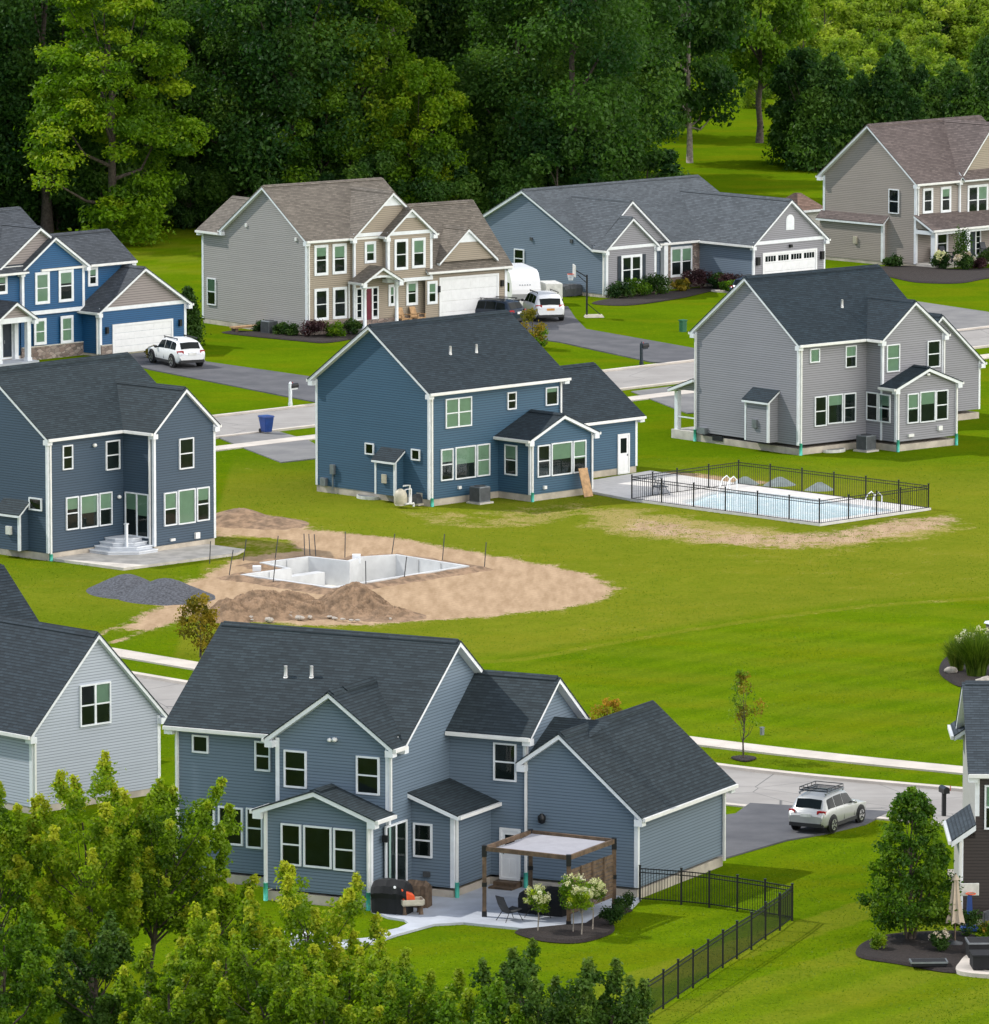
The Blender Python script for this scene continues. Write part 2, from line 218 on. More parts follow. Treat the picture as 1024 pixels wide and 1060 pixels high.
c=t.mix(t.math('MULTIPLY',t.ramp(t.noise(.14,4,.6,t.mapv(p,(1,1.6,1),.5)),.46,.66),.5),c,(.150,.165,.004)); c=t.mix(t.math('MULTIPLY',t.ramp(n3,.52,.75),.35),c,(.20,.235,.006)); c=t.mix(t.math('MULTIPLY',t.ramp(n4,.40,.7),.6),c,(.050,.092,.003)); c=t.mix(t.math('MULTIPLY',t.ramp(t.noise(34,2,.7,p),.5,.75),.3),c,(.165,.225,.006)); c=t.mix(t.math('MULTIPLY',ol,t.math('ADD',.35,t.math('MULTIPLY',n2,1.1))),c,t.mix(n3,(.155,.165,.008),(.23,.215,.03)))
dry=t.n('ShaderNodeAttribute',_attribute_name='dry').outputs['Fac']; dirt=t.n('ShaderNodeAttribute',_attribute_name='dirt').outputs['Fac']
nn=t.math('ADD',t.math('MULTIPLY',n2,.6),t.math('MULTIPLY',n3,.4))
c=t.mix(t.ramp(t.math('ADD',dry,t.math('MULTIPLY',t.math('SUBTRACT',nn,.5),2.2)),.45,.85),c,t.mix(n3,(.22,.21,.03),(.36,.27,.13)))
trk=t.noise(1.2,4,.6,t.mapv(p,(1.6,.25,1),math.radians(-40)))
sc=t.mix(t.ramp(t.math('ADD',t.math('MULTIPLY',trk,.7),t.math('MULTIPLY',n3,.3)),.3,.7),(.31,.215,.13),(.47,.34,.22)); sc=t.mix(t.math('MULTIPLY',t.ramp(n4,.5,.8),.4),sc,(.30,.21,.14)); tw=t.n('ShaderNodeTexWave',Scale=.9,Distortion=3.5,Detail=2); t.l(t.mapv(p,(1,.7,1),math.radians(50)),tw.inputs['Vector']); sc=t.mix(t.math('MULTIPLY',t.ramp(tw.outputs['Fac'],.72,.95),.3),sc,(.33,.235,.155))
c=t.mix(t.ramp(t.math('ADD',dirt,t.math('MULTIPLY',t.math('SUBTRACT',nn,.5),1.7)),.40,.66),c,sc)
t.col(c); t.set(1,0,0); t.bump(t.math('ADD',t.math('MULTIPLY',n3,.5),t.math('MULTIPLY',n4,.6)),.6,.06)

leafmat('leaf_forest',(.020,.064,.014),(.075,.165,.024),(.13,.23,.028),.45); leafmat('leaf_maple',(.034,.098,.006),(.15,.275,.008),(.30,.39,.014),.48); leafmat('leaf_yellowgreen',(.036,.095,.006),(.13,.245,.012),(.27,.35,.018),.48)
leafmat('leaf_young',(.052,.122,.006),(.215,.325,.012),(.45,.47,.03),.52); leafmat('leaf_deep',(.022,.060,.010),(.070,.140,.020),(.13,.20,.03),.36); leafmat('leaf_ever',(.022,.068,.014),(.085,.175,.026),(.15,.25,.035),.38); leafmat('leaf_scrub',(.09,.17,.014),(.26,.36,.03),(.38,.45,.05),.45)
leafmat('leaf_birch',(.040,.105,.010),(.165,.285,.018),(.30,.38,.03),.48); leafmat('leaf_turf',(.085,.158,.002),(.135,.214,.003),(.175,.235,.006),.3); leafmat('leaf_orange',(.10,.10,.008),(.30,.22,.02),(.50,.25,.03),.4); leafmat('leaf_box',(.012,.040,.008),(.045,.095,.015),(.08,.14,.02),.2); leafmat('leaf_purple',(.03,.015,.018),(.075,.035,.04),None,.25); leafmat('leaf_blade',(.035,.075,.006),(.12,.185,.02),(.24,.26,.05),.35); leafmat('blossom_cream',(.45,.47,.22),(.72,.70,.45),(.82,.80,.68),.25); leafmat('blossom_pink',(.35,.28,.24),(.6,.5,.42),(.7,.66,.6),.25)

# ------------------------------------------------------------------ houses
class House:
    """Collects a house in its own frame: u along one wall, v along the other, z up. Viewer-side walls face -u or -v."""
    def __init__(s,k,name,label,base=.3,wide=.12):
        s.k=k; s.h=D['H'][k]; s.base=base; s.wide=wide
        s.root=thing(name,label,'house',(s.h['x'],s.h['y'],0),s.h['t'])
        s.wall=MB(); s.found=MB(); s.roof=MB(); s.fas=MB(); s.gut=MB(); s.cb=MB(); s.vent=MB(); s.extra={}
    def w(s,pts,m=0): s.wall.poly(pts,m)
    def wallv(s,v,u0,u1,z0,z1,m=0): s.w([(u0,v,z0),(u1,v,z0),(u1,v,z1),(u0,v,z1)],m)      # faces -v
    def wallu(s,u,v0,v1,z0,z1,m=0): s.w([(u,v1,z0),(u,v0,z0),(u,v0,z1),(u,v1,z1)],m)      # faces -u
    def gabv(s,v,u0,u1,zb,ze,uc,zr,m=0,ze1=None): s.w([(u0,v,zb),(u1,v,zb),(u1,v,ze if ze1 is None else ze1),(uc,v,zr),(u0,v,ze)],m)
    def gabu(s,u,v0,v1,zb,ze,vc,zr,m=0): s.w([(u,v1,zb),(u,v0,zb),(u,v0,ze),(u,vc,zr),(u,v1,ze)],m)
    def fnd(s,u0,u1,v0,v1,top=None): s.found.box((u0+.025,v0+.025,-.4),(u1-.025,v1-.025,(s.base if top is None else top)+.02))
    def corner(s,u,v,z0,z1,su=-1,sv=-1,w=None):
        w=w or s.wide; a=.022
        b=MB(); b.box((u-su*w if su else u-w/2, v+sv*a, z0),(u+su*a, v-sv*w, z1)); b.build('corner_board','white_trim',s.root)
    def gable(s,ax,r0,r1,c,h0,h1,z0,zr,z1=None,ret=(1,0),vent=True,gut=(1,1),t=.2,rm=0):
        """ridge along ax ('u' or 'v') from r0 to r1 at cross position c; eaves at c-h0 (height z0) and c+h1 (height z1)."""
        z1=z0 if z1 is None else z1
        P=(lambda r,x,z:(r,x,z)) if ax=='u' else (lambda r,x,z:(x,r,z))
        for mb,ins,dt,db in ((s.roof,0,0,.05),(s.fas,.025,.05,t+.02)):
            ra,rb=r0+ins,r1-ins
            for sg,h,ze in ((-1,h0-ins,z0),(1,h1-ins,z1)):
                k=(zr-ze)/(h0 if sg<0 else h1); e=c+sg*h; zee=zr-k*h
                A=[P(ra,e,zee-dt),P(ra,c,zr-dt),P(ra,c,zr-db),P(ra,e,zee-db)]
                B=[P(rb,e,zee-dt),P(rb,c,zr-dt),P(rb,c,zr-db),P(rb,e,zee-db)]
                m=rm if mb is s.roof else 0
                q=[A[0],B[0],B[1],A[1]]
                n=(Vector(q[1])-Vector(q[0])).cross(Vector(q[3])-Vector(q[0]))
                fl=n.z<0
                def put(pts):
                    mb.poly(pts[::-1] if fl else pts,m)
                put(q); put([A[3],A[2],B[2],B[3]]); put([A[0],A[3],B[3],B[0]]); put([A[0],A[1],A[2],A[3]]); put([B[0],B[3],B[2],B[1]])
        if vent:
            vb=MB()
            for sg,k in ((-1,(zr-z0)/h0),(1,(zr-z1)/h1)):
                a,b=c,c+sg*.2
                p=[P(r0+.12,a,zr+.006),P(r1-.12,a,zr+.006),P(r1-.12,b,zr-k*.2+.006),P(r0+.12,b,zr-k*.2+.006)]
                q=[(x,y,z+.05) for x,y,z in p]
                vb.hexa(p+q)
        if vent: vb.build('ridge_vent','shingle_'+s.k,s.root)
        for i,(sg,h,ze) in enumerate(((-1,h0,z0),(1,h1,z1))):
            if gut[i]:
                e=c+sg*h
                x0,x1=(e,e+sg*.11)
                gb=MB(); gb.box(P(r0+.03,x0,ze-.16),P(r1-.03,x1,ze-.03)); gb.build('gutter','white_gutter',s.root)
        for j,(r,dr) in enumerate(((r0,1),(r1,-1))):
            if ret[j]:
                for sg,h,ze in ((-1,h0,z0),(1,h1,z1)):
                    e=c+sg*h
                    s.fas.box(P(r+dr*.03,e+(-sg)*.02,ze-.34),P(r+dr*.36,e-sg*.34,ze-.10))
    def shed(s,pts,t=.2,mb=None):
        """one sloped slab; pts = 4 corners in order, top face"""
        for b,dt,db in ((s.roof,0,.05),(s.fas,.05,t)):
            A=[(x,y,z-dt) for x,y,z in pts]; B=[(x,y,z-db) for x,y,z in pts]
            b.poly(A); b.poly(B[::-1])
            for i in range(4):
                j=(i+1)%4; b.poly([A[i],B[i],B[j],A[j]])
    def down(s,u,v,z0,z1,boot=None):
        gb=MB(); gb.bar((u,v,z1),(u,v,z0),.075,.09); gb.build('downspout','white_gutter',s.root)
        if boot: 
            gb=MB(); gb.tube([(u,v,-.05),(u,v,boot)],.085,8); gb.build('drain_boot','aqua',s.root)
    def pipes(s,pts):
        for u,v,z in pts:
            b=MB(); b.tube([(u,v,z-.2),(u,v,z+.42)],.065,8); b.lathe([(.09,-.02),(.075,.06)],(u,v,z),10)
            b.build('vent_pipe','white_gutter',s.root)
    def part(s,name,mat,fn,label=None,parent=None):
        b=MB(); fn(b); o=b.build(name,mat,parent or s.root)
        if label: o['label']=label
        return o
    def multi(s,name,mat,fn):
        calls=[]
        class R:
            def __getattr__(q,n): return lambda *a,**k: calls.append((n,a,k))
        fn(R())
        for n,a,k in calls:
            b=MB(); getattr(b,n)(*a,**k); b.build(name,mat,s.root)
    def openings(s):
        for kind,c,a0,a1,z0,z1,st in D['W'].get(s.k,[]): opening(s,kind,c,a0,a1,z0,z1,st)
    def done(s,wallmats,roofmats=None):
        r=s.root; k=s.k
        s.wall.build('wall',wallmats,r); s.found.build('foundation','foundation',r)
        s.roof.build('roof',roofmats or ['shingle_'+k],r)
        if s.fas.f: s.fas.build('fascia','white_trim',r)
        if s.gut.f: s.gut.build('gutter','white_gutter',r)
        if s.cb.f: s.cb.build('corner_board','white_trim',r)
        if s.vent.f: s.vent.build('ridge_vent','shingle_'+k,r)
        for n,(b,mt) in s.extra.items(): b.build(n,mt,r)

def opening(H,kind,c,a0,a1,z0,z1,st):
    P=(lambda a,z,d:(a,c-d,z)) if kind=='v' else (lambda a,z,d:(c-d,a,z))
    def bx(b,x0,x1,y0,y1,d0,d1,m=0): b.box(P(x0,y0,d0),P(x1,y1,d1),m)
    R=H.root; wide='w' in st.replace('win','').replace('twin','') and st not in('twin','twinb'); wide=st.endswith('w')
    t=.135 if wide else .065
    def pane(par,x0,x1,y0,y1,d=.036):
        b=MB(); q=[P(x0,y0,d),P(x1,y0,d),P(x1,y1,d),P(x0,y1,d)]; b.poly(q if kind=='v' else q[::-1]); return b.build('pane','glass',par)
    def frame(b,x0,x1,y0,y1,t,d1,head=0,m=0):
        bx(b,x0,x0+t,y0,y1,.0,d1,m); bx(b,x1-t,x1,y0,y1,.0,d1,m); bx(b,x0+t,x1-t,y1-t-head,y1,.0,d1-.003,m); bx(b,x0+t,x1-t,y0,y0+t,.0,d1+.012,m)
    rnd=random.Random(hash((round(a0*100),round(z0*100)))&0xffff)
    if st.startswith(('dh','pic','twin','slide')):
        b=MB(); frame(b,a0,a1,z0,z1,t,.075 if not wide else .06)
        cells=[(a0+t,a1-t)]
        if st.startswith('twin'):
            mid=(a0+a1)/2; bx(b,mid-.05,mid+.05,z0+t,z1-t,0,.065); cells=[(a0+t,mid-.05),(mid+.05,a1-t)]
        if st.startswith('slide'):
            mid=(a0+a1)/2; bx(b,mid-.045,mid+.045,z0+t,z1-t,0,.06); cells=[(a0+t,mid-.045),(mid+.045,a1-t)]
        zm=(z0+z1)/2
        for x0,x1 in cells:
            if wide: frame(b,x0,x1,z0+t,z1-t,.04,.05)
            if st.startswith(('dh','twin')): bx(b,x0,x1,zm-.028,zm+.028,.0,.055)
        bx(b,a0+t*.5,a1-t*.5,z0+t*.5,z1-t*.5,.004,.012,1)
        o=b.build('window',['white_trim','room_dark'],R)
        for x0,x1 in cells:
            if 'b' in st[2:] or (H.k!='H' and rnd.random()<.45):
                low=z0+t if ('b' in st[2:] and rnd.random()<.6) else zm+rnd.uniform(-.1,.25)
                bb=MB(); n=max(3,int((z1-t-low)/.09)); 
                bx(bb,x0+.015,x1-.015,low,z1-t,.016,.022); bb.build('blind','blind',o)
            pane(o,x0,x1,z0+t,z1-t)
    elif st=='mandoor':
        b=MB(); frame(b,a0,a1,z0,z1,.09,.07); bx(b,a0+.09,a1-.09,z0+.05,z1-.09,.01,.035)
        hh=z1-z0; w=a1-a0
        for i in range(2): bx(b,a0+.18+i*(w-.3)/2,a0+.12+(i+1)*(w-.3)/2,z0+.2,z0+.42*hh,.035,.045)
        o=b.build('door','door_white',R)
        bx2=MB(); bx(bx2,a0+.22,a1-.22,z0+.52*hh,z1-.24,.036,.041); bx2.build('pane','car_glass',o)
        bx3=MB(); bx(bx3,a1-.19,a1-.15,z0+.95,z0+1.05,.035,.09); bx3.build('handle','grey_metal',o)
    elif st.startswith('gdoor'):
        if H.k=='D': z0=.06
        if H.k=='B': z0=.3
        if H.k=='F': z0=.12
        b=MB(); T=.14
        bx(b,a0,a0+T,z0,z1,0,.07); bx(b,a1-T,a1,z0,z1,0,.07); bx(b,a0+T,a1-T,z1-T,z1,0,.07)
        rows=4; ph=(z1-T-z0)/rows
        for r in range(rows):
            bx(b,a0+T,a1-T,z0+r*ph+.006,z0+(r+1)*ph-.006,.002,.03)
            n=6
            for i in range(n):
                w=(a1-a0-2*T)/n
                if st.endswith('w') and r==rows-1: continue
                bx(b,a0+T+i*w+.1,a0+T+(i+1)*w-.1,z0+r*ph+.1,z0+(r+1)*ph-.1,.03,.037)
        o=b.build('garage_door','door_white',R)
        if st.endswith('w'):
            for i in range(4):
                w=(a1-a0-2*T)/4; g=MB()
                bx(g,a0+T+i*w+.12,a0+T+(i+1)*w-.12,z1-T-ph+.1,z1-T-.1,.031,.036); po=g.build('pane','car_glass',o)
                g=MB()
                for q in range(1,4): xx=a0+T+i*w+.12+q*(w-.24)/4; bx(g,xx-.015,xx+.015,z1-T-ph+.1,z1-T-.1,.036,.042)
                g.build('muntin','white_trim',o)
    elif st=='gvent':
        b=MB(); mid=(a0+a1)/2; r=(a1-a0)/2; pts=[P(a0,z0,.03),P(a1,z0,.03)]+[P(mid+r*math.cos(q*PI/8),z1-r+r*math.sin(q*PI/8),.03) for q in range(9)]
        b.poly(pts); n=len(pts); back=[P(*x) for x in [(a0,z0,0),(a1,z0,0)]+[(mid+r*math.cos(q*PI/8),z1-r+r*math.sin(q*PI/8),0) for q in range(9)]]
        for i in range(n): b.poly([pts[i],back[i],back[(i+1)%n],pts[(i+1)%n]])
        for i in range(7): bx(b,a0+.08,a1-.08,z0+.08+i*.1,z0+.13+i*.1,.03,.05)
        b.build('gable_vent','white_trim',R)
    elif st=='entry':
        b=MB(); w=a1-a0; frame(b,a0,a1,z0,z1,.1,.06)
        for x in (a0+.27*w,a0+.73*w): bx(b,x-.06,x+.06,z0+.1,z1-.1,0,.055)
        o=b.build('entry_surround','white_trim',R)
        for x0,x1 in ((a0+.1,a0+.27*w-.06),(a0+.73*w+.06,a1-.1)):
            g=MB(); bx(g,x0,x1,z0+.1,z1-.1,.02,.025); g.build('sidelight','car_glass',o)
            g=MB()
            for i in range(1,5): zz=z0+.1+i*(z1-z0-.2)/5; bx(g,x0,x1,zz-.02,zz+.02,.02,.035)
            bx(g,x0,x1,z0+.1,z0+.5,.02,.036); g.build('sidelight_rail','white_trim',o)
        g=MB(); bx(g,a0+.27*w+.06,a0+.73*w-.06,z0+.06,z1-.1,.005,.04); d=g.build('door','door_red' if H.k=='B' else 'door_dark',R)
        g=MB(); bx(g,a0+.27*w+.14,a0+.27*w+.19,z0+.95,z0+1.15,.04,.09); g.build('handle','grey_metal',d)

def firebump(H,v0,v1,d,zw,ze,base=.38):
    """small boxed-out chase on the wall u=0 with its own lean-to roof"""
    H.wallu(-d,v0,v1,base,ze-.12); H.w([(-d,v0,base),(0,v0,base),(0,v0,zw-.15),(-d,v0,ze-.15)]); H.w([(0,v1,base),(-d,v1,base),(-d,v1,ze-.15),(0,v1,zw-.15)])
    H.w([(-d,v0,base),(-d,v1,base),(0,v1,base),(0,v0,base)])
    o=.14; k=(zw-ze)/d
    H.shed([(-d-o,v0-o,ze-k*o),(0,v0-o,zw),(0,v1+o,zw),(-d-o,v1+o,ze-k*o)],.16)
    H.corner(-d,v0,base,ze-.1,-1,-1,.1); H.corner(-d,v1,base,ze-.1,-1,1,.1)

def box_main(H,L,W,hE,hR,o,base,gend=(1,0)):
    """two-storey body u 0..L, v 0..W with its ridge along u"""
    k=(hR-hE)/(W/2+o); zt=hE+k*o-.1
    H.gabu(0,0,W,base,zt,W/2,hR-.1); H.wallv(0,0,L,base,zt)
    H.w([(L,W,base),(0,W,base),(0,W,zt),(L,W,zt)]); H.w([(L,0,base),(L,W,base),(L,W,zt),(L,W/2,hR-.1),(L,0,zt)])
    H.fnd(0,L,0,W); H.gable('u',-o,L+o,W/2,W/2+o,W/2+o,hE,hR,ret=(1,1))

def wing_v(H,u0,u1,v0,v1,hE,hR,o,base,rend,m=0,mg=None,ret=1,skipl=False,skipr=False,corner=True):
    """gabled wing in front of the body: front wall at v0, its ridge along v runs back to rend"""
    c=(u0+u1)/2; k=(hR-hE)/(c-u0+o); zt=hE+k*o-.1
    if mg is None: H.gabv(v0,u0,u1,base,zt,c,hR-.1,m)
    else:
        H.wallv(v0,u0,u1,base,zt,m); H.w([(u0,v0,zt),(u1,v0,zt),(c,v0,hR-.1)],mg)
        H.fas.box((u0-.05,v0-.05,zt-.12),(u1+.05,v0-.001,zt+.1))
    if not skipl: H.wallu(u0,v0,v1,base,zt,m)
    if not skipr: H.w([(u1,v0,base),(u1,v1,base),(u1,v1,zt),(u1,v0,zt)],m)
    H.gable('v',v0-o,rend,c,c-u0+o,u1-c+o,hE,hR,ret=(ret,0))
    if corner: H.corner(u0,v0,base,zt-.05,-1,-1); H.corner(u1,v0,base,zt-.05,1,-1)

# ---- C: mid-blue house in the middle
h=D['H']['C']; H=House('C','house','mid blue two storey house with black roof, brown board leaning at its rear sunroom'); b=.32; o=h['o']
box_main(H,h['L'],h['W'],h['hE'],h['hR'],o,b)
wing_v(H,h['b0'],h['b1'],-h['bP'],0,h['hB'],h['hBR'],.28,b,.02); H.fnd(h['b0'],h['b1'],-h['bP'],.05)
k=(h['hGR']-h['hG'])/(h['vGR']-h['vG']+o); zt=h['hG']+k*o-.1
H.wallv(h['vG'],h['L'],h['uG'],b,zt); H.w([(h['uG'],h['vG'],b),(h['uG'],2*h['vGR']-h['vG'],b),(h['uG'],2*h['vGR']-h['vG'],zt),(h['uG'],h['vGR'],h['hGR']-.1),(h['uG'],h['vG'],zt)])
H.w([(h['uG'],2*h['vGR']-h['vG'],b),(h['L'],2*h['vGR']-h['vG'],b),(h['L'],2*h['vGR']-h['vG'],zt),(h['uG'],2*h['vGR']-h['vG'],zt)])
H.fnd(h['L'],h['uG'],h['vG'],2*h['vGR']-h['vG']); H.gable('u',h['L'],h['uG']+o,h['vGR'],h['vGR']-h['vG']+o,h['vGR']-h['vG']+o,h['hG'],h['hGR'],ret=(0,1))
for u,v,z,su,sv in ((0,0,h['hE'],-1,-1),(0,h['W'],h['hE'],-1,1),(h['L'],0,h['hE'],1,-1),(h['uG'],h['vG'],h['hG'],1,-1)): H.corner(u,v,b,z,su,sv,.13)
H.down(.12,-.07,.3,h['hE']-.15,.4); H.down(h['L']-.12,-.07,3.2,h['hE']-.15); H.down(h['b0']+.1,-h['bP']-.07,.3,h['hB']-.15,.45); H.down(h['b1']-.1,-h['bP']-.07,.25,h['hB']-.15)
firebump(H,1.94,3.42,.6,2.77,2.3); H.pipes([(3.37,1.91,7.43),(5.21,1.85,7.39)]); H.openings()
H.multi('electric_meter','grey_metal',lambda B:(B.box((-.16,7.0,1.0),(-.02,7.3,1.5)),B.bar((-.08,7.15,.2),(-.08,7.15,1.0),.06,.06),B.box((-.2,7.6,.35),(-.02,8.0,.75)),))
H.multi('wall_vent','white_gutter',lambda B:(B.box((5.9,-h['bP']-.12,.55),(6.1,-h['bP'],.72)),B.box((2.0,-.12,.7),(2.2,0,.85)),))
H.part('wall_box','beige_plastic',lambda B:B.box((-.7,2.55,1.0),(-.6,2.85,1.45)))
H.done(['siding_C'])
# ---- A: navy house on the left
h=D['H']['A']; H=House('A','house','dark navy two storey house with white curved steps at its glass rear door'); b=.34; o=.2
box_main(H,h['L'],h['W'],h['hE'],h['hR'],o,b)
wing_v(H,h['w0'],h['L']-.02,-h['P'],0,h['hE'],h['hW'],o,b,h['W']/2-.6); H.fnd(h['w0'],h['L']-.02,-h['P'],.05)
for u,v,su,sv in ((0,0,-1,-1),(0,h['W'],-1,1)): H.corner(u,v,b,h['hE'],su,sv,.13)
H.down(.12,-.07,.3,h['hE']-.15,.3); H.down(h['w0']-.05,-h['P']+.25,.4,h['hE']-.2); firebump(H,1.4,2.95,.6,2.81,2.3); H.openings()
H.multi('wall_lamp','white_gutter',lambda B:(B.blob((3.1,-.1,5.35),(.12,.12,.1),8),B.blob((4.75,-.1,2.65),(.12,.12,.1),8),))
H.multi('wall_vent','white_gutter',lambda B:(B.box((6.2,-h['P']-.1,.5),(6.5,-h['P'],.62)),B.box((7.9,-h['P']-.12,.45),(8.2,-h['P'],.75)),))
H.part('wall_box','pale_plastic',lambda B:B.box((-.72,1.9,1.15),(-.6,2.25,1.55)))
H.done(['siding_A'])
# ---- E: grey house on the right
h=D['H']['E']; H=House('E','house','grey two storey house with black roof beside the fenced swimming pool'); b=.5; o=h['o']
box_main(H,h['L'],h['W'],h['hE'],h['hR'],o,b)
wing_v(H,h['w0'],h['w1']-.02,-h['P'],0,h['hE'],h['hW'],o,b,h['W']/2-.5)
wing_v(H,h['w0']+.003,h['s1']-.03,-h['sP'],-h['P'],h['hS'],h['hSR'],o,b,-h['P']+.02); H.fnd(h['w0'],h['s1'],-h['sP'],.05)
g0=2*h['gm']-h['g1']
H.wallv(5.3,h['L'],g0,b,3.3); H.gable('u',h['L'],g0+1,8.3,3.2,3.2,3.35,5.4,ret=(0,0)); H.fnd(h['L'],g0,5.3,11)
wing_v(H,g0,h['g1'],h['vG'],h['vG']+8,h['hG'],h['hGR'],o,b,h['vG']+8+o); H.fnd(g0,h['g1'],h['vG'],h['vG']+8); H.w([(h['g1'],h['vG']+8,b),(g0,h['vG']+8,b),(g0,h['vG']+8,3.2),(h['gm'],h['vG']+8,5.9),(h['g1'],h['vG']+8,3.2)])
for u,v,su,sv in ((0,0,-1,-1),(0,h['W'],-1,1)): H.corner(u,v,b,h['hE'],su,sv,.14)
H.down(.12,-.07,.4,h['hE']-.15,.62); H.down(h['w0']+.1,-h['sP']-.07,.4,h['hS']-.15,.62); H.down(h['s1']-.1,-h['sP']-.07,.4,h['hS']-.15,.62); H.down(-.07,h['W']-.08,.4,h['hE']-.2,.62); H.down(h['w1']-.02,-h['P']-.07,3.2,h['hE']-.15)
firebump(H,1.66,3.52,.71,3.4,2.9,.55); H.pipes([(4.89,1.78,7.59)]); H.openings()
H.shed([(-.25,h['W'],3.45),(6,h['W'],3.45),(6,h['W']+2.0,2.75),(-.25,h['W']+2.0,2.75)][::-1])
H.w([(0,h['W'],2.75),(0,h['W'],3.3),(0,h['W']+1.8,2.7)][::-1])
H.part('porch_column','white_trim',lambda B:B.box((.1,h['W']+1.55,.3),(.36,h['W']+1.81,2.6)))
H.part('porch_column','white_trim',lambda B:B.box((3.4,h['W']+1.55,.3),(3.66,h['W']+1.81,2.6)))
H.part('porch_deck','concrete',lambda B:B.box((0,h['W'],-.2),(6,h['W']+1.95,.45)))
H.part('porch_railing','white_trim',lambda B:(B.box((.12,h['W'],1.15),(.18,h['W']+1.6,1.22)),))
H.part('basement_window','room_dark',lambda B:B.box((-.03,6.1,.14),(.05,6.9,.42)))
H.multi('wall_vent','white_gutter',lambda B:(B.box((5.95,-h['sP']-.12,.72),(6.35,-h['sP'],.88)),B.box((8.2,-h['sP']-.14,.9),(8.5,-h['sP'],1.15)),B.blob((7.4,-h['sP']-.1,4.05),(.14,.1,.07),8),B.box((-.14,3.7,.9),(0,3.9,1.15)),))
H.multi('wall_box','grey_metal',lambda B:(B.box((-.82,2.5,1.3),(-.71,2.85,1.75)),B.box((-.25,7.3,.45),(-.02,7.9,.8)),))
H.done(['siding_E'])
# ---- H: big slate-blue house in front
h=D['H']['H']; H=House('H','house','large slate blue house with a patio and wooden pergola behind it'); b=.42; o=.34
P,W,L=h['P'],h['W'],h['L']; k=(h['hR']-h['hE'])/(W/2+o); zt=h['hE']+k*o-.1
H.gabv(0,P,P+W,b,zt,P+W/2,h['hR']-.1); H.wallu(P,0,L,b,zt); H.w([(P+W,0,b),(P+W,L,b),(P+W,L,zt),(P+W,0,zt)]); H.w([(P+W,L,b),(P,L,b),(P,L,zt),(P+W/2,L,h['hR']-.1),(P+W,L,zt)])
H.fnd(P,P+W,0,L); H.gable('v',-o,L+o,P+W/2,W/2+o,W/2+o,h['hE'],h['hR'],ret=(1,1))
vw=h['vw']; k=(h['hW']-h['hE'])/(vw/2+o); zt=h['hE']+k*o-.1
H.gabu(0,0,vw,b,zt,vw/2,h['hW']-.1); H.wallv(.0,0,P,b,zt); H.w([(0,vw,b),(P,vw,b),(P,vw,zt),(0,vw,zt)][::-1]); H.fnd(0,P+.05,.0,vw)
H.gable('u',-o,P-o+.06,vw/2,vw/2+o,vw/2+o,h['hE']+.012,h['hW'],ret=(1,0)); H.gable('u',P-o+.06,P+W/2-.7,vw/2,vw/2-.06,vw/2-.06,h['hE']+.012+k*(o+.06),h['hW'],ret=(0,0),gut=(0,0))
s0,s1,sP=h['s0'],h['s1'],h['sP']; k=(h['hSR']-h['hS'])/((s1-s0)/2+o); zt=h['hS']+k*o-.1; c=(s0+s1)/2
H.gabu(-sP,s0,s1,b,zt,c,h['hSR']-.1); H.wallv(s0,-sP,0,b,zt); H.w([(-sP,s1,b),(0,s1,b),(0,s1,zt),(-sP,s1,zt)][::-1]); H.fnd(-sP,.05,s0,s1)
H.gable('u',-sP-o,.02,c,(s1-s0)/2+o,(s1-s0)/2+o,h['hS'],h['hSR'],ret=(1,0),gut=(1,1))
P2,B_,Wb=h['P2'],h['b'],h['Wb']; k=(h['hBR']-h['hB'])/(Wb/2+o); zt=h['hB']+k*o-.1
H.wallu(P2,-B_,0,b,zt); H.gabv(-B_,P2,P2+Wb,b,zt,P2+Wb/2,h['hBR']-.1); H.fnd(P2,P2+Wb,-B_,.02); H.gable('v',-B_-o,-.01,P2+Wb/2,Wb/2+o,Wb/2+o,h['hB'],h['hBR'],ret=(1,0)); H.w([(P2+Wb,-B_,b),(P2+Wb,0,b),(P2+Wb,0,zt),(P2+Wb,-B_,zt)])
P3=P2+.006; gm,Wg,Lg=h['gm'],h['Wg'],h['Lg']; kr=(h['hGR']-h['hG'])/(Wg-gm+o); kl=(h['hGR']-h['hGL'])/(gm+.28)
ztr=h['hG']+kr*o-.1; v1=-B_-Wg
H.w([(P3,-B_,b),(P3,v1,b),(P3,v1,ztr),(P3,-B_-gm,h['hGR']-.1),(P3,-B_,h['hGL']+kl*.28-.1)]); H.wallv(v1,P3,P3+Lg,b,ztr,0); H.fnd(P3,P3+Lg,v1,-B_)
H.w([(P3+Lg,v1,b),(P3+Lg,-B_,b),(P3+Lg,-B_,ztr),(P3+Lg,-B_-gm,h['hGR']-.1),(P3+Lg,v1,ztr)])
H.gable('u',P3-o,P3+Lg+o,-B_-gm,Wg-gm+o,gm+.28,h['hG'],h['hGR'],h['hGL'],ret=(1,1),gut=(1,0))
